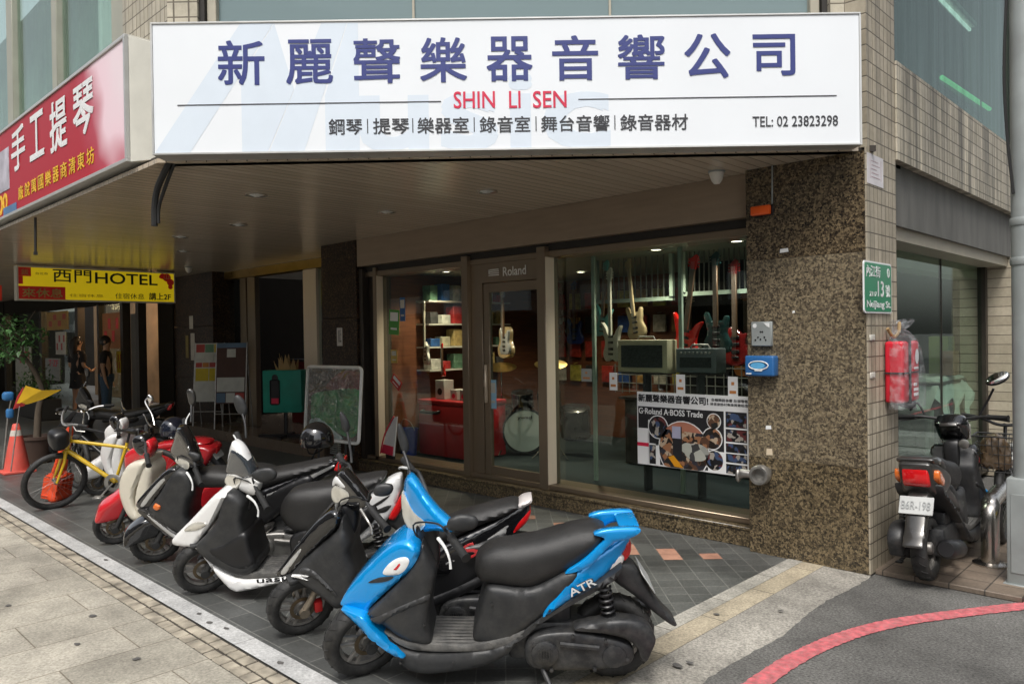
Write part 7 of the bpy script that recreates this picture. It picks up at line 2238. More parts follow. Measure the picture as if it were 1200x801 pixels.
for (p, r0, hh, nm) in ((Vector((-6.62, 7.0, 0.80)), 0.14, 0.2, "tom_drum"), (Vector((-6.3, 7.15, 0.80)), 0.15, 0.22, "tom_drum"), (Vector((-6.05, 7.35, 0.5)), 0.19, 0.36, "floor_tom"), (Vector((-6.95, 7.2, 0.62)), 0.17, 0.14, "snare_drum")):
    mb = MB(); mb.lathe([(0.0, 0), (r0, 0), (r0, hh), (r0 * 0.97, hh + 0.004), (0.0, hh + 0.004)], p - Vector((0, 0, hh * 0.3)), (0.12, -0.2, 1), 28); mb.build(nm, P_DRUM, dk)
for (x, y, h) in ((-6.95, 6.95, 1.25), (-6.1, 6.95, 1.3)):
    mb = MB(); mb.tube([(x, y, 0.16), (x, y, h)], 0.01, 8)
    for k in range(3):
        a = 2 * math.pi * k / 3
        mb.tube([(x, y, 0.4), (x + 0.25 * math.cos(a), y + 0.25 * math.sin(a), 0.165)], 0.008, 6)
    sd_ = mb.build("cymbal_stand", CHROME, dk)
    mb = MB(); mb.lathe([(0.0, 0.02), (0.04, 0.015), (0.2, -0.005), (0.2, -0.008), (0.0, 0.012)], (x, y, h), (0.2, -0.2, 1), 28); mb.build("cymbal", mat("brass_cymbal", (0.5, 0.36, 0.12), 0.3, metal=1.0), sd_)
mb = MB()
for s in (-1, 1):
    mb.tube([c0 - dd * 0.1 + uu * s * 0.24 + Vector((0, 0, -0.12)), c0 + dd * 0.08 + uu * s * 0.34 + Vector((0, 0, -0.29))], 0.012, 6)
mb.build("spur", CHROME, dk)
# counter and boxes in the dark part
ct = thing("shop_counter", "dark counter deep inside the large display window", "counter", (-4.2, 7.4, 0.16))
mb = MB(); mb.box(-5.2, -3.3, 7.2, 7.7, 0.16, 0.9, 0.01); mb.build("front", P_CHAR, ct)
mb = MB(); mb.box(-5.25, -3.25, 7.15, 7.75, 0.902, 0.93, 0.005); mb.build("top", BLACKPL, ct)
# covered table and goods behind the side window
tb = thing("covered_table", "table under a crumpled white sheet inside the side window", "table", (-2.6, 9.2, 0.15))
mb = MB(); mb.box(-2.95, -2.3, 8.75, 9.7, 1.06, 1.1, 0.01)
for (x, y) in ((-2.9, 8.8), (-2.35, 8.8), (-2.9, 9.65), (-2.35, 9.65)):
    mb.box(x - 0.03, x + 0.03, y - 0.03, y + 0.03, 0.15, 1.06)
mb.build("table", BLACKPL, tb, smooth=False)
mb = MB()
N_ = 16
g_ = {}
for i in range(N_ + 1):
    for j in range(N_ + 1):
        x, y = -3.0 + 0.8 * i / N_, 8.66 + 1.1 * j / N_
        edge_ = max(0, (x + 2.33) / 0.1, (8.78 - y) / 0.1)
        z = 1.115 + 0.03 * random.random() - (0.45 * min(1, edge_) * (0.7 + 0.3 * math.sin(i * 1.3 + j)))
        g_[i, j] = mb.bm.verts.new((min(x, -2.24) + (0.02 * math.sin(j * 2.2) if edge_ else 0), y, z))
for i in range(N_):
    for j in range(N_):
        mb.bm.faces.new([g_[i, j], g_[i + 1, j], g_[i + 1, j + 1], g_[i, j + 1]])
mb.build("sheet", mat("white_dust_sheet", (0.55, 0.56, 0.54), 0.7, var=0.1), tb)
for (x, y, z, w_, d_, h_, mm, nm, lab) in ((-2.5, 9.5, 1.15, 0.2, 0.25, 0.42, mat("olive_box", (0.14, 0.17, 0.03), 0.6), "carton", "olive green carton on the covered table"), (-2.36, 9.25, 1.15, 0.14, 0.2, 0.26, mat("brown_box", (0.16, 0.07, 0.03), 0.6), "carton", "brown wooden box on the covered table"), (-2.42, 8.2, 0.15, 0.3, 0.3, 0.7, P_CHAR, "carton", "tall dark case standing before the covered table")):
    mb = MB(); mb.box(x - w_ / 2, x + w_ / 2, y - d_ / 2, y + d_ / 2, z, z + h_, 0.008, 2); mb.box(x - w_ / 2 - 0.002, x + w_ / 2 + 0.002, y - 0.02, y + 0.02, z + 0.01, z + h_ + 0.002)
    tag(mb.build(nm, mm), lab, "carton", "cartons in the side window")

# lit spot lamps in the shop ceiling
def shop_lamp(x, y, lab, watt, col=(1.0, 0.82, 0.6)):
    t_ = thing("spot_lamp", lab, "spot lamp", (x, y, 2.46), group="lit spot lamps in the shop ceiling")
    mb = MB(); mb.lathe([(0.055, 0.0), (0.075, -0.006), (0.08, -0.006), (0.08, 0.002), (0.055, 0.004)], (0, 0, 0), (0, 0, 1), 24, close=True); mb.build("trim_ring", P_LAMP, t_, world=False)
    mb = MB(); mb.lathe([(0.05, 0.004), (0.0, 0.002)], (0, 0, -0.002), (0, 0, 1), 20); mb.build("glowing_lens", mat("lamp_glow", (1.0, 0.9, 0.75), 0.5, emit=6.0), t_, world=False)
    ld = bpy.data.lights.new("spot_lamp_light", 'SPOT'); ld.energy = watt * 3.6; ld.color = col; ld.spot_size = R(130); ld.spot_blend = 0.6; ld.shadow_soft_size = 0.06
    lo = bpy.data.objects.new("spot_lamp_light", ld); COL.objects.link(lo); lo.parent = t_; lo.location = (0, 0, -0.03)


shop_lamp(-7.25, 6.3, "lit ceiling spot at the left of the left display window", 14)
shop_lamp(-6.55, 6.25, "lit ceiling spot next to the door in the left display window", 14)
shop_lamp(-6.3, 7.8, "lit ceiling spot deep in the shop behind the door", 16)
shop_lamp(-4.15, 6.3, "lit ceiling spot above the cream amplifier", 12, (1, 0.9, 0.75))
shop_lamp(-3.3, 6.3, "lit ceiling spot near the granite pillar", 9, (1, 0.95, 0.85))
shop_lamp(-2.85, 8.6, "lit ceiling spot in the room behind the side window", 6, (1, 0.95, 0.8))

# ------------------------------------------------------------------ dark granite pier, recessed lobby entrance
def pier(x0, x1, y0, y1, lab):
    t_ = thing("granite_pier", lab, "pier", ((x0 + x1) / 2, y0, 0), group="dark granite piers under the arcade")
    for (z0, z1) in ((0.0, 0.95), (0.954, 1.9), (1.904, SOF - 0.002)):
        mb = MB(); mb.box(x0, x1, y0, y1, z0, z1, 0.003); mb.build("granite_slab", GRAN_DARK, t_, smooth=False)
    return t_


pier(-8.75, -7.96, 5.44, 6.5, "polished dark granite pier beside the music shop")
pier(-14.9, -13.2, 6.0, 6.4, "polished dark granite pier under the right end of the hotel sign")
lob = thing("lobby_entrance", "recessed lobby entrance with tall steel framed glass doors between dark granite piers", "entrance", (-11.0, 6.0, 0))
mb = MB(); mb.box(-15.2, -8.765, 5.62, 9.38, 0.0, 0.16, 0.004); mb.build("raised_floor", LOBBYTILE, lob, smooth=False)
mb = MB(); mb.box(-14.0, -8.7, 6.22, 6.42, 2.72, SOF - 0.003); mb.build("gilt_header", mat("brass_header", (0.30, 0.20, 0.06), 0.3, metal=0.8, var=0.1), lob, smooth=False)
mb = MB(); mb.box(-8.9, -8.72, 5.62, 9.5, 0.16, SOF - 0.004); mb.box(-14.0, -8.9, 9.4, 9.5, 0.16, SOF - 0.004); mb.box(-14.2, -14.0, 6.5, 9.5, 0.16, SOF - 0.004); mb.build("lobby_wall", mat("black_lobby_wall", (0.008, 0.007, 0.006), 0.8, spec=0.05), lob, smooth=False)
for (a, b, mm) in ((-13.78, -13.56, STEEL_LIGHTENED), (-12.72, -12.5, STEEL), (-12.45, -12.18, STEEL), (-10.62, -10.24, STEEL_LIGHTENED), (-9.9, -9.75, STEEL)):
    mb = MB(); mb.box(a, b, 6.27, 6.36, 0.162, 2.718, 0.004); mb.build("door_stile", mm, lob)
for (a, b) in ((-13.58, -12.72), (-10.24, -9.9)):
    mb = MB(); mb.box(a, b, 6.31, 6.318, 0.162, 2.718); mb.build("door_pane", GLASS_SHOP, lob, smooth=False)
mb = MB(); mb.tube([(-12.55, 6.22, 1.0), (-12.55, 6.2, 1.05), (-12.55, 6.2, 1.45), (-12.55, 6.22, 1.5)], 0.015, 8); mb.build("door_handle", STEEL_BRIGHT, lob)
rc = thing("reception_counter", "dark red counter inside the recessed lobby", "counter", (-11.4, 7.2, 0.16))
mb = MB(); mb.box(-12.3, -10.2, 7.0, 7.6, 0.16, 1.25, 0.01); mb.build("front", mat("dark_red_counter", (0.13, 0.012, 0.012), 0.4), rc)
mb = MB(); mb.box(-12.35, -10.15, 6.95, 7.65, 1.252, 1.29, 0.005); mb.build("top", BLACKPL, rc)
tag(struct_ := MB().box(-8.4, -8.28, 5.436, 5.439, 1.55, 1.78).build("door_plate", mat("white_number_plate", (0.6, 0.58, 0.55), 0.5)), "small white plate on the dark granite pier beside the music shop", "plate")
text("川上", "lettering", P_KPRINT, struct_, (-8.39, 5.436, 1.57), (1, 0, 0), (0, 0, 1), (0.02, 0.09, 0.02, 0.19), depth=0.002)
for (x, y, z, w_, h_, mm, lab) in ((-14.1, 5.996, 1.98, 0.16, 0.24, BX, "white leaflet on the pier under the hotel sign, the upper one"), (-14.05, 5.996, 1.53, 0.17, 0.5, BX, "long white leaflet on the pier under the hotel sign"), (-14.3, 5.996, 1.53, 0.12, 0.42, mat("olive_leaflet", (0.25, 0.2, 0.06), 0.6), "olive leaflet on the pier under the hotel sign")):
    t_ = MB().box(x - w_ / 2, x + w_ / 2, y - 0.003, y, z - h_ / 2, z + h_ / 2).build("leaflet", mm, smooth=False)
    tag(t_, lab, "leaflet", "leaflets on the pier")
# leaflet stands
COLS = [mat("card_red", (0.42, 0.06, 0.05), 0.5), mat("card_blue", (0.10, 0.17, 0.26), 0.5), mat("card_yellow", (0.55, 0.42, 0.02), 0.5), mat("card_green", (0.12, 0.25, 0.15), 0.5), mat("card_white", (0.55, 0.56, 0.52), 0.5), mat("card_orange", (0.5, 0.2, 0.04), 0.5)]


def stand(lab, x, y, rz, rows, bg, header):
    t_ = thing("leaflet_stand", lab, "leaflet stand", (x, y, 0.16), (R(-6), 0, R(rz)), "leaflet stands by the lobby")
    mb = MB()
    for s in (-1, 1):
        mb.tube([(s * 0.26, 0, 0.0), (s * 0.26, 0, 1.45)], 0.012, 8); mb.tube([(s * 0.26, 0.0, 1.3), (s * 0.26, 0.35, 0.0)], 0.01, 8)
    mb.tube([(-0.26, 0, 0.25), (0.26, 0, 0.25)], 0.01, 6); mb.build("frame", P_ALU, t_, world=False)
    mb = MB(); mb.box(-0.25, 0.25, -0.006, 0.006, 0.42, 1.44); mb.build("board", bg, t_, world=False, smooth=False)
    for (z0, z1, items) in rows:
        n_ = len(items)
        for i, c_ in enumerate(items):
            if c_ is None:
                continue
            a = -0.24 + 0.48 * i / n_
            mb = MB(); mb.box(a + 0.006, a + 0.48 / n_ - 0.006, -0.012, -0.0065, z0, z1); mb.build("card", COLS[c_], t_, world=False, smooth=False)
    if header:
        mb = MB(); mb.box(-0.25, 0.25, -0.012, -0.0065, 1.36, 1.44); mb.build("card", COLS[1], t_, world=False, smooth=False)


stand("leaflet stand with red, yellow and white cards left of the lobby doors", -13.0, 5.78, 42, [(1.28, 1.42, (0, 3, 2)), (1.12, 1.26, (4, 4, 4)), (1.02, 1.1, (0, 5, 0, 5)), (0.78, 1.0, (2, 2)), (0.44, 0.76, (4, 4))], COLS[4], False)
stand("leaflet stand with a dark brown panel between two cards, by the lobby doors", -12.25, 5.82, 42, [(1.2, 1.34, (None, 4, None)), (0.62, 0.86, (4,)), (0.44, 0.60, (1, 4, 0))], mat("brown_stand_panel", (0.07, 0.03, 0.022), 0.5), True)
tb = thing("gift_bag", "teal paper bag with dark bottle print and tan paper on a black stand", "bag", (-10.55, 5.9, 0.16), (0, 0, R(40)))
mb = MB(); mb.box(-0.3, 0.3, -0.14, 0.14, 0.38, 1.02, 0.02, 2); mb.build("bag", mat("teal_card", (0.01, 0.26, 0.19), 0.5), tb, world=False)
mb = MB(); mb.box(-0.18, -0.03, -0.147, -0.141, 0.5, 0.88, 0.02); mb.ball((-0.105, -0.141, 0.9), (0.05, 0.008, 0.06)); mb.build("bottle_print", P_KPRINT, tb, world=False)
mb = MB(); mb.box(-0.16, -0.05, -0.15, -0.1475, 0.52, 0.6); mb.build("print_label", P_SIGNR, tb, world=False, smooth=False)
mb = MB()
for k in range(18):
    a = random.uniform(0, 6.28); r0 = random.uniform(0.08, 0.22)
    mb.prism([(0.05 + r0 * math.cos(a), r0 * 0.5 * math.sin(a), 1.0), (0.05 + r0 * math.cos(a + 0.7), r0 * 0.5 * math.sin(a + 0.7), 1.0), (0.05 + 1.25 * r0 * math.cos(a + 0.3), r0 * 0.7 * math.sin(a + 0.3), 1.2 + random.uniform(-0.05, 0.08))], (0.004, 0.004, 0))
mb.build("tissue", mat("tan_tissue", (0.36, 0.24, 0.10), 0.7), tb, world=False, smooth=False)
mb = MB(); mb.tube([(0, 0, 0.05), (0, 0, 0.38)], 0.03, 8); mb.box(-0.42, 0.42, -0.03, 0.03, 0.0, 0.04); mb.box(-0.03, 0.03, -0.3, 0.3, 0.0, 0.035); mb.build("stand", BLACKPL, tb, world=False)

# white framed poster board wrapped in film (stands just behind the scooters)
fb = thing("framed_board", "white framed board of green cloth under shiny film, standing behind the scooters", "board", (-7.33, 4.6, 0.0))
bu = (Vector((-6.83, 4.62, 0)) - Vector((-7.86, 4.58, 0))).normalized()
O_ = Vector((-7.86, 4.6, 0.0)); bnv = Vector((bu.y, -bu.x, 0)); BM_ = Matrix(((bu.x, -bnv.x, 0, O_.x), (bu.y, -bnv.y, 0, O_.y), (0, 0, 1, 0), (0, 0, 0, 1))) @ Matrix.Translation((0, 0, 0)) @ Matrix.Rotation(R(-4), 4, 'X')
Z0, Z1, WB = 0.52, 1.33, 1.02
def rr2(x0, x1, z0, z1, r, y):
    out = []
    for (cx, cz, a0) in ((x1 - r, z1 - r, 0), (x0 + r, z1 - r, 90), (x0 + r, z0 + r, 180), (x1 - r, z0 + r, 270)):
        for k in range(5):
            a = R(a0 + 90 * k / 4); out.append(BM_ @ Vector((cx + r * math.cos(a), y, cz + r * math.sin(a))))
    return out
ring = rr2(0, WB, Z0, Z1, 0.05, 0); ring.append(ring[0]); ring.append(ring[1])
mb = MB(); mb.tube(ring, 0.019, 8, caps=False); mb.build("frame", mat("white_tube_frame", (0.72, 0.72, 0.70), 0.4), fb)
GC = [mat("green_cloth", (0.04, 0.26, 0.09), 0.6, var=0.5, scale=9, bump=1.0, bscale=9), mat("maroon_cloth", (0.18, 0.035, 0.04), 0.6, var=0.5, scale=9, bump=1.0, bscale=9), mat("pale_blue_cloth", (0.42, 0.54, 0.54), 0.6, var=0.35, scale=9, bump=1.0, bscale=9), mat("dark_cloth", (0.04, 0.035, 0.03), 0.6)]
mb = MB(); mb.box(0.01, WB - 0.01, 0.012, 0.02, Z0 + 0.01, Z1 - 0.01, M=BM_); mb.build("backing", GC[3], fb, smooth=False)
def cloth(poly, m_, d, nm):
    mb = MB()
    poly = catmull(poly, True, 4)
    mb.inflate([(a * WB, Z0 + b * (Z1 - Z0)) for a, b in poly], 0.008 + d, r=0.05, m=0.5, g=0.03, smooth=0, M=BM_)
    bmesh.ops.translate(mb.bm, vec=(0, 0, 0), verts=mb.bm.verts)
    for v in mb.bm.verts:
        v.co += bnv * (random.uniform(0, 0.006))
    mb.build(nm, m_, fb)
cloth([(0.15, 0.22), (0.1, 0.5), (0.16, 0.62), (0.5, 0.68), (0.97, 0.70), (0.97, 0.15), (0.75, 0.08), (0.4, 0.2)], GC[0], 0.002, "green_cloth")
cloth([(0.38, 0.70), (0.5, 0.85), (0.7, 0.95), (0.98, 0.93), (0.98, 0.72), (0.7, 0.70)], GC[1], 0.001, "maroon_cloth")
cloth([(0.1, 0.24), (0.3, 0.28), (0.62, 0.1), (0.7, 0.03), (0.3, 0.02), (0.12, 0.05)], GC[2], 0.008, "pale_cloth")
def filmmat():
    m, t, b = _new("clear_film")
    N, L = t.nodes, t.links
    o = N['Material Output']; N.remove(b)
    tr = N.new("ShaderNodeBsdfTransparent"); tr.inputs[0].default_value = (0.93, 0.95, 0.94, 1)
    gl = N.new("ShaderNodeBsdfGlossy"); gl.inputs['Roughness'].default_value = 0.12
    n = N.new("ShaderNodeTexNoise"); n.inputs['Scale'].default_value = 5; n.inputs['Detail'].default_value = 3; n.inputs['Distortion'].default_value = 2
    L.new(N.new("ShaderNodeNewGeometry").outputs['Position'], n.inputs['Vector'])
    bp = N.new("ShaderNodeBump"); bp.inputs['Strength'].default_value = 1; bp.inputs['Distance'].default_value = 0.06
    L.new(n.outputs['Fac'], bp.inputs['Height']); L.new(bp.outputs[0], gl.inputs['Normal'])
    mx = N.new("ShaderNodeMixShader"); mx.inputs[0].default_value = 0.32
    L.new(tr.outputs[0], mx.inputs[1]); L.new(gl.outputs[0], mx.inputs[2]); L.new(mx.outputs[0], o.inputs['Surface'])
    return m
mb = MB()
a, b_, c, d = [BM_ @ Vector(p) for p in ((0.01, -0.022, Z0 + 0.01), (WB - 0.01, -0.022, Z0 + 0.01), (WB - 0.01, -0.022, Z1 - 0.01), (0.01, -0.022, Z1 - 0.01))]
mb.quad(a, b_, c, d); mb.build("film", filmmat(), fb, smooth=False)
mb = MB()
for s in (0.25, 0.75):
    mb.tube([BM_ @ Vector((s * WB, 0.02, Z0)), BM_ @ Vector((s * WB, 0.03, 0.02))], 0.014, 8)
    mb.tube([BM_ @ Vector((s * WB, -0.25, 0.02)), BM_ @ Vector((s * WB, 0.3, 0.0))], 0.014, 8)
mb.build("stand", BLACKPL, fb)

# ------------------------------------------------------------------ hotel front at the far end
ht = thing("hotel", "dim hotel front with glass doors at the far end of the arcade", "hotel", (-19.5, 5.6, 0))
mb = MB(); mb.box(-15.6, -14.4, 6.42, 6.6, 0, SOF - 0.004); mb.box(-15.6, -14.88, 5.97, 5.998, 0, SOF - 0.003); mb.box(-34, -26.0, 5.6, 6.0, 0, SOF - 0.003); mb.box(-34, -13.8, 9.6, 9.8, 0, SOF - 0.003); mb.box(-34, -33.8, 2.0, 9.8, 0, SOF - 0.003); mb.box(-26, -15.6, 5.62, 5.8, 2.45, SOF - 0.003)
mb.build("wall", ROOMDARK, ht, smooth=False)
for (a, b) in ((-15.75, -15.6), (-16.6, -16.45), (-18.0, -17.88), (-19.5, -19.3), (-22.4, -22.2), (-26.0, -25.8)):
    mb = MB(); mb.box(a, b, 5.6, 5.75, 0, 2.45); mb.build("door_stile", DARKFRAME, ht, smooth=False)
for (a, b) in ((-25.8, -22.4), (-22.2, -19.5), (-17.88, -16.6)):
    mb = MB(); mb.box(a, b, 5.66, 5.668, 0.05, 2.44); mb.build("door_pane", GLASS_SHOP, ht, smooth=False)
mb = MB(); mb.box(-26, -15.7, 8.0, 8.1, 0, SOF - 0.003); mb.build("inner_wall", mat("tan_lobby_wall", (0.20, 0.13, 0.07), 0.7, var=0.3, scale=1.5), ht, smooth=False)
mb = MB(); mb.box(-16.3, -15.9, 5.7, 5.745, 0.1, 2.2, 0.004); mb.build("side_door", mat("grey_side_door", (0.11, 0.105, 0.095), 0.6), ht)
for (x0, x1, z0, z1, mm, lab, t0) in ((-21.9, -20.2, 1.95, 2.4, mat("amber_poster", (0.40, 0.24, 0.06), 0.5), "amber poster across the hotel glass below the sign's left half", None), (-21.2, -20.4, 1.35, 1.9, BX, "white notice on the hotel glass under the amber poster", None), (-25.0, -23.4, 0.25, 1.55, COLS[4], "tall white poster with red characters at the far left", "住宿"), (-22.1, -20.9, 0.7, 1.25, mat("grey_poster", (0.32, 0.34, 0.34), 0.5), "pale grey poster low on the hotel glass behind the little tree", "T·ZF"), (-17.8, -16.75, 1.5, 2.25, mat("orange_poster", (0.45, 0.17, 0.05), 0.5), "orange poster with red squares on the hotel door", None), (-17.0, -16.7, 1.0, 1.45, COLS[2], "small yellow poster on the hotel door", None)):
    t_ = thing("poster", lab, "poster", ((x0 + x1) / 2, 5.655, z0), group="posters on the hotel glass")
    mb = MB(); mb.box(x0, x1, 5.65, 5.655, z0, z1); mb.build("sheet", mm, t_, smooth=False)
    if t0:
        text(t0, "lettering", P_SIGNR, t_, (x0, 5.65, z0), (1, 0, 0), (0, 0, 1), ((x1 - x0) * 0.25, (x1 - x0) * 0.9, (z1 - z0) * 0.65, (z1 - z0) * 0.92), weight=0.03)
    else:
        mb = MB()
        for k in range(4):
            a = x0 + (x1 - x0) * (0.1 + 0.22 * k)
            mb.box(a, a + (x1 - x0) * 0.15, 5.647, 5.65, z0 + (z1 - z0) * (0.55 if k % 2 else 0.2), z0 + (z1 - z0) * (0.85 if k % 2 else 0.5))
        mb.build("print", P_HR if 'orange' in lab else COLS[k % 3], t_, smooth=False)
for (x, y, lab) in ((-20.5, 6.8, "glowing ceiling lamp inside the hotel behind the amber poster"), (-17.2, 6.8, "glowing ceiling lamp inside the hotel behind the orange poster")):
    t_ = thing("ceiling_light", lab, "ceiling light", (x, y, 2.78), group="lit lamps inside the hotel")
    mb = MB(); mb.lathe([(0.0, 0.0), (0.16, 0.0), (0.16, -0.05), (0.12, -0.08), (0, -0.09)], (0, 0, 0), (0, 0, 1), 20); mb.build("shade", mat("warm_lamp_glow", (1.0, 0.7, 0.4), 0.5, emit=0.5), t_, world=False)
    ld = bpy.data.lights.new("ceiling_lamp_light", 'POINT'); ld.energy = 45; ld.color = (1, 0.66, 0.36); ld.shadow_soft_size = 0.15
    lo = bpy.data.objects.new("ceiling_lamp_light", ld); COL.objects.link(lo); lo.parent = t_; lo.location = (0, 0, -0.2)
rl = thing("red_lamp", "small red sign lamp left of the hotel sign", "lamp", (-14.4, 3.05, 2.35))
mb = MB(); mb.box(-14.46, -14.4, 2.93, 3.09, 2.33, 2.58, 0.01); mb.build("lens", P_HR, rl)
mb = MB(); mb.tube([(-14.43, 3.0, 2.58), (-14.43, 3.0, SOF)], 0.01, 6); mb.build("hanger", GALV, rl)

# potted tree
tr = thing("potted_tree", "small leafy tree with a thin bent trunk at the far left", "tree", (-12.0, 2.95, 0))
P_BARK = mat("grey_bark", (0.09, 0.07, 0.05), 0.85, bump=0.5)
P_LEAF = mat("green_leaf", (0.045, 0.13, 0.03), 0.5, var=0.4, scale=3)
P_LEAF2 = mat("light_green_leaf", (0.08, 0.19, 0.05), 0.5, var=0.3, scale=3)
mb = MB(); mb.tube([(-12.0, 2.95, 0.3), (-12.0, 2.97, 0.7), (-12.0, 3.02, 1.0), (-12.05, 2.92, 1.3), (-12.1, 2.75, 1.6), (-12.1, 2.65, 1.9)], [0.05, 0.042, 0.035, 0.03, 0.02, 0.01], 10, smooth=4)
for k in range(8):
    a = random.uniform(0, 6.28)
    mb.tube([(-12.08, 2.82, 1.4 + 0.05 * k), (-12.08 + 0.2 * math.cos(a), 2.72 + 0.2 * math.sin(a), 1.6 + 0.05 * k), (-12.08 + 0.4 * math.cos(a), 2.65 + 0.38 * math.sin(a), 1.68 + 0.06 * k)], [0.012, 0.008, 0.004], 6)
mb.build("trunk", P_BARK, tr)
for (mm, n_) in ((P_LEAF, 420), (P_LEAF2, 200)):
    mb = MB()
    for k in range(n_):
        while True:
            p = Vector((random.uniform(-1, 1), random.uniform(-1, 1), random.uniform(-1, 1)))
            if p.length < 1 and (math.sin(p.x * 5 + 1) + math.sin(p.y * 6) + math.sin(p.z * 7)) > -0.9:
                break
        c = Vector((-12.1, 2.62, 1.72)) + Vector((p.x * 0.55, p.y * 0.5, p.z * 0.36))
        d = Vector((random.uniform(-1, 1), random.uniform(-1, 1), random.uniform(-0.8, 0.2))).normalized()
        s = d.cross(Vector((0, 0, 1))).normalized() * random.uniform(0.018, 0.028)
        L_ = d * random.uniform(0.06, 0.1)
        up = Vector((0, 0, 0.012))
        mb.poly([c, c + L_ * 0.35 + s, c + L_ * 0.7 + s * 0.7, c + L_ - up, c + L_ * 0.7 - s * 0.7, c + L_ * 0.35 - s])
    mb.build("crown", mm, tr, smooth=False)
mb = MB(); mb.lathe([(0.0, 0.0), (0.17, 0.0), (0.22, 0.32), (0.235, 0.33), (0.235, 0.37), (0.2, 0.37), (0.19, 0.31), (0.0, 0.31)], (-12.0, 2.95, 0.0), (0, 0, 1), 28); mb.build("pot", mat("dark_clay_pot", (0.06, 0.035, 0.025), 0.7), tr)
hb_ = thing("planter_shrub", "dark bushy planter in front of the hotel glass", "shrub", (-19.0, 4.7, 0))
mb = MB(); mb.box(-20.2, -18.2, 4.55, 4.95, 0, 0.45, 0.02); mb.build("box", mat("dark_planter", (0.03, 0.028, 0.025), 0.7), hb_)
mb = MB()
for k in range(900):
    c = Vector((random.uniform(-20.2, -18.2), random.uniform(4.5, 5.0), 0.45 + abs(random.gauss(0, 0.25))))
    d = Vector((random.uniform(-1, 1), random.uniform(-1, 1), random.uniform(-0.5, 0.8))).normalized()
    s = d.cross(Vector((0, 0, 1))).normalized() * 0.022
    mb.poly([c, c + d * 0.04 + s, c + d * 0.1, c + d * 0.04 - s])
mb.build("foliage", P_LEAF, hb_, smooth=False)
# pennant on a stick
pn = thing("pennant", "yellow and red cloth pennant on a stick above the parked mopeds", "pennant", (-10.5, 2.5, 0.0))
mb = MB(); mb.tube([(-10.62, 2.33, 0.12), (-10.56, 2.42, 0.9), (-10.55, 2.44, 1.0)], 0.007, 6); mb.build("stick", P_ALU, pn)
def sheet(pts, m_, nm):
    mb = MB(); mb.prism(pts, (0.004, 0.004, 0)); return mb.build(nm, m_, pn, smooth=False)
sheet([(-10.58, 2.38, 0.9), (-10.45, 2.46, 1.14), (-10.35, 2.60, 1.08), (-10.25, 2.78, 1.08), (-10.4, 2.62, 0.97), (-10.5, 2.5, 0.92)], mat("yellow_flag_cloth", (0.65, 0.40, 0.01), 0.6), "cloth")
sheet([(-10.60, 2.36, 0.86), (-10.56, 2.40, 1.02), (-10.49, 2.44, 1.12), (-10.49, 2.47, 0.98), (-10.53, 2.46, 0.9)], mat("red_flag_cloth", (0.30, 0.015, 0.015), 0.6), "cloth")
bw = thing("blue_child_handlebar", "blue wrapped child seat post at the far left edge", "child seat", (-11.0, 2.38, 0.0))
mb = MB(); mb.tube([(-11.1, 2.35, 0.1), (-11.02, 2.40, 0.75), (-11.0, 2.44, 0.98)], 0.012, 8); mb.build("post", P_ALU, bw)
mb = MB(); mb.box(-11.06, -10.94, 2.34, 2.46, 0.94, 1.05, 0.035, 3); mb.build("padding", mat("blue_padding", (0.02, 0.13, 0.32), 0.6), bw)
mb = MB(); mb.box(-11.06, -10.98, 2.38, 2.46, 0.72, 0.84, 0.025, 3); mb.build("padding", mat("blue_padding", (0.02, 0.13, 0.32), 0.6), bw)


# ------------------------------------------------------------------ people in the hotel doorway
SKIN = mat("skin", (0.42, 0.24, 0.15), 0.5, var=0.08)
HAIR = mat("dark_hair", (0.012, 0.009, 0.008), 0.45, var=0.3, scale=30)
TOPC = mat("black_top", (0.014, 0.013, 0.014), 0.8, var=0.2)
SHORTS = mat("dark_shorts", (0.016, 0.015, 0.016), 0.8)
JEANS = mat("blue_jeans", (0.04, 0.075, 0.12), 0.8, var=0.2, scale=20)


def skin_body(root, J, E, rad):
    me = bpy.data.meshes.new("body"); me.from_pydata([Vector(v) for v in J], E, [])
    o = bpy.data.objects.new("body", me); COL.objects.link(o)
    md = o.modifiers.new("s", 'SKIN')
    for i, r0 in enumerate(rad):
        me.skin_vertices[0].data[i].radius = (r0, r0)
    me.skin_vertices[0].data[0].use_root = True
    s2 = o.modifiers.new("u", 'SUBSURF'); s2.levels = 2; s2.render_levels = 2
    dg = bpy.context.evaluated_depsgraph_get()
    m2 = bpy.data.meshes.new_from_object(o.evaluated_get(dg))
    bpy.data.objects.remove(o)
    m2.materials.clear(); m2.materials.append(SKIN)
    for p in m2.polygons:
        p.use_smooth = True
    b = bpy.data.objects.new("body", m2); COL.objects.link(b); b.parent = root
    return b


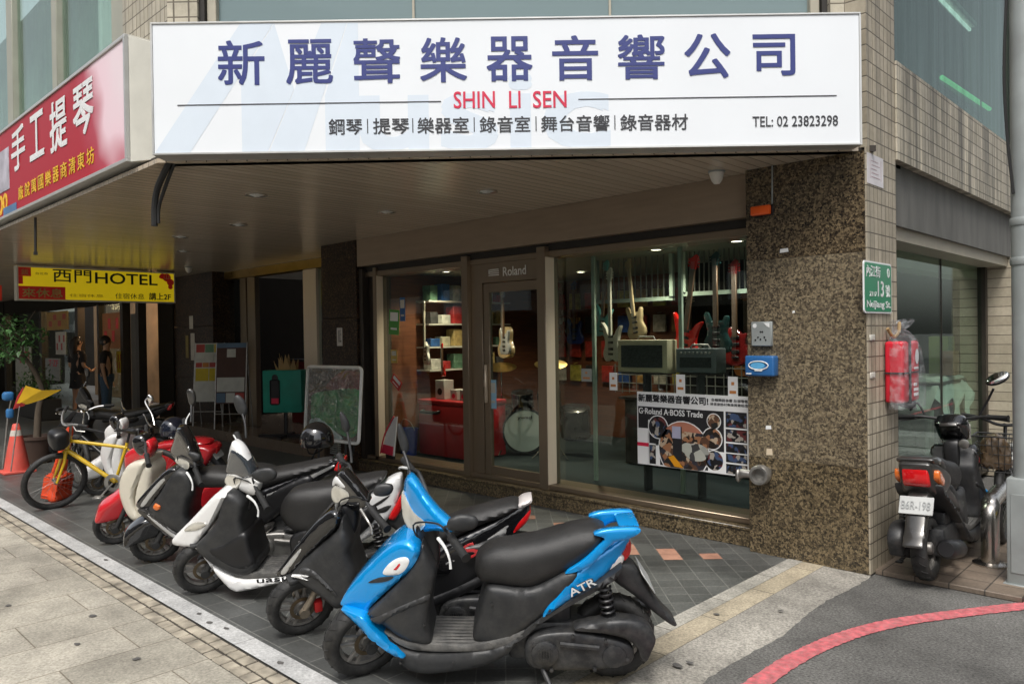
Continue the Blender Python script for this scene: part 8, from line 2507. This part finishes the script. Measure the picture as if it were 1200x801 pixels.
def person(lab, loc, rz, legs_covered, arm_bend):
    root = thing("person", lab, "person", loc, (0, 0, R(rz)))
    J = [(0, 0, 0.93), (0, 0, 1.12), (0, 0, 1.32), (0, 0.0, 1.42), (0, -0.01, 1.50), (0, -0.02, 1.60), (0, -0.02, 1.68)]
    E = [(0, 1), (1, 2), (2, 3), (3, 4), (4, 5), (5, 6)]
    rad = [0.135, 0.115, 0.13, 0.09, 0.05, 0.088, 0.075]
    for s in (-1, 1):
        n = len(J)
        J += [(s * 0.09, 0, 0.84), (s * 0.105, -0.02 * s, 0.48), (s * 0.11, 0.02, 0.09), (s * 0.115, -0.1, 0.03)]
        E += [(0, n), (n, n + 1), (n + 1, n + 2), (n + 2, n + 3)]
        rad += [0.09, 0.058, 0.037, 0.03]
        n = len(J)
        J += [(s * 0.17, 0, 1.38), (s * 0.22, 0.02, 1.12), (s * (0.2 if arm_bend else 0.25), -0.18 if arm_bend else -0.03, 1.0 if arm_bend else 0.88), (s * (0.15 if arm_bend else 0.255), -0.27 if arm_bend else -0.06, 1.03 if arm_bend else 0.79)]
        E += [(2, n), (n, n + 1), (n + 1, n + 2), (n + 2, n + 3)]
        rad += [0.055, 0.04, 0.03, 0.022]
        h = len(J) - 1
        hv = Vector(J[h]); d = (hv - Vector(J[h - 1])).normalized()
        sd = Vector((0, 1, 0)).cross(d).normalized()
        for q, (w_, L_) in enumerate(((-0.026, 0.07), (-0.009, 0.08), (0.009, 0.075), (0.026, 0.06), (0.04, 0.035))):
            n = len(J)
            J += [tuple(hv + sd * w_ + d * (0.03 if q < 4 else 0.0)), tuple(hv + sd * w_ * 1.1 + d * (0.03 + L_))]
            E += [(h, n), (n, n + 1)]
            rad += [0.010, 0.0085]
    skin_body(root, J, E, rad)
    mb = MB()
    mb.lathe([(0.15, 0.92), (0.152, 1.05), (0.14, 1.15), (0.155, 1.3), (0.15, 1.38), (0.10, 1.44), (0.06, 1.47)], (0, 0, 0), (0, 0, 1), 24)
    for v in mb.bm.verts:
        v.co.y *= 0.78; v.co.x *= 1.08
    for s in (-1, 1):
        mb.tube([(s * 0.12, 0, 1.40), (s * 0.185, 0.0, 1.35), (s * 0.215, 0.015, 1.20)], [0.07, 0.066, 0.06], 12)
    mb.build("top", TOPC, root, world=False)
    mb = MB()
    lo = 0.12 if legs_covered else 0.62
    mb.lathe([(0.14, 0.82), (0.15, 0.9), (0.148, 0.98)], (0, 0, 0), (0, 0, 1), 20)
    for s in (-1, 1):
        mb.tube([(s * 0.07, 0, 0.93), (s * 0.09, 0, 0.8), (s * 0.105, 0, 0.5 if legs_covered else 0.7), (s * 0.11, 0.015, lo)], [0.10, 0.10, 0.075 if legs_covered else 0.1, 0.06 if legs_covered else 0.1], 14)
    mb.build("jeans" if legs_covered else "shorts", JEANS if legs_covered else SHORTS, root, world=False)
    mb = MB()
    mb.ball((0, 0.012, 1.665), (0.098, 0.108, 0.115), 20, 12)
    if not legs_covered:
        mb.tube([(0, 0.06, 1.68), (0, 0.10, 1.58), (0, 0.10, 1.42), (0, 0.085, 1.28)], [0.09, 0.085, 0.07, 0.03], 12)
    mb.build("hair", HAIR, root, world=False)
    mb = MB()
    mb.ball((0, -0.118, 1.625), (0.012, 0.018, 0.018), 8, 6)
    for s in (-1, 1):
        mb.ball((s * 0.032, -0.098, 1.65), (0.013, 0.01, 0.008), 8, 6)
        mb.ball((s * 0.094, 0.0, 1.64), (0.012, 0.022, 0.032), 8, 6)
    mb.build("face", SKIN, root, world=False)
    mb = MB()
    for s in (-1, 1):
        mb.inflate([(-0.05, 0.0), (-0.05, 0.05), (0.02, 0.065), (0.12, 0.035), (0.15, 0.0)], 0.042, r=0.025, m=0.6, M=Matrix.Translation((s * 0.112, 0.0, 0.0)) @ Matrix.Rotation(R(-90), 4, 'Z'))
    mb.build("shoes", BLACKPL, root, world=False)
    return root


person("person in black top and dark shorts standing in the hotel doorway", (-18.5, 5.35, 0.0), 200, False, True)
person("person in black top and blue jeans standing further right in the hotel doorway", (-17.0, 5.45, 0.0), 150, True, False)

# ------------------------------------------------------------------ buildings across both streets (seen in the glass)
def opposite(label, x0, x1, y0, y1, h, wallm, bandm, face, signs):
    t_ = thing("street_building", label, "building", ((x0 + x1) / 2, (y0 + y1) / 2, 0), group="buildings across the street")
    mb = MB(); mb.box(x0, x1, y0, y1, 0, h); mb.build("wall", wallm, t_, smooth=False)
    z = 3.6
    while z + 1.8 < h:
        mb = MB()
        if face == 'y':
            mb.box(x0 + 0.6, x1 - 0.6, y1 - 0.05, y1 + 0.03, z, z + 1.6)
        else:
            mb.box(x0 - 0.03, x0 + 0.05, y0 + 0.6, y1 - 0.6, z, z + 1.6)
        mb.build("window", bandm, t_, smooth=False)
        z += 3.2
    mb = MB()
    if face == 'y':
        mb.box(x0 + 0.3, x1 - 0.3, y1 - 0.05, y1 + 0.04, 0.1, 2.7)
    else:
        mb.box(x0 - 0.04, x0 + 0.05, y0 + 0.3, y1 - 0.3, 0.1, 2.7)
    mb.build("shop_window", ROOMDARK, t_, smooth=False)
    for (a, b, z0, z1, mm) in signs:
        mb = MB()
        if face == 'y':
            mb.box(x0 + a, x0 + b, y1 + 0.05, y1 + 0.3, z0, z1)
        else:
            mb.box(x0 - 0.3, x0 - 0.05, y0 + a, y0 + b, z0, z1)
        mb.build("shop_board", mm, t_, smooth=False)


W1 = mat("beige_render", (0.36, 0.33, 0.27), 0.8, var=0.15, scale=0.5)
W2 = mat("grey_render", (0.27, 0.27, 0.26), 0.8, var=0.15, scale=0.5)
W3 = mat("pink_brown_tile", (0.30, 0.20, 0.16), 0.7, var=0.15, scale=0.5)
WB1 = mat("far_window_band", (0.05, 0.07, 0.075), 0.2)
opposite("beige building across the main street with two pale sign boards", -22, -6, -26, -15, 15, W1, WB1, 'y', [(1, 6, 2.9, 3.8, P_SIGNSIDE), (8, 14, 2.9, 3.9, P_SIGNW)])
opposite("brown tiled building further along the main street", -40, -22.4, -26, -15, 19, W3, WB1, 'y', [(2, 8, 2.9, 3.8, P_SIGNSIDE), (10, 16, 2.8, 4.0, P_SIGNW)])
opposite("grey building across the main street crossing", -5.4, 9, -26, -16, 13, W2, WB1, 'y', [(3, 10, 2.9, 3.9, P_SIGNSIDE)])
opposite("grey building at the far end of the main street", -95, -40.4, -27, -15, 16, W2, WB1, 'y', [(4, 12, 2.9, 3.9, P_SIGNSIDE)])
opposite("grey building across the side street", 11, 24, 2, 16, 14, W2, WB1, 'x', [(2, 8, 2.9, 3.9, P_HY)])
opposite("beige building further along the side street", 11, 24, 16.5, 40, 17, W1, WB1, 'x', [(3, 9, 2.9, 3.9, P_GREEN)])
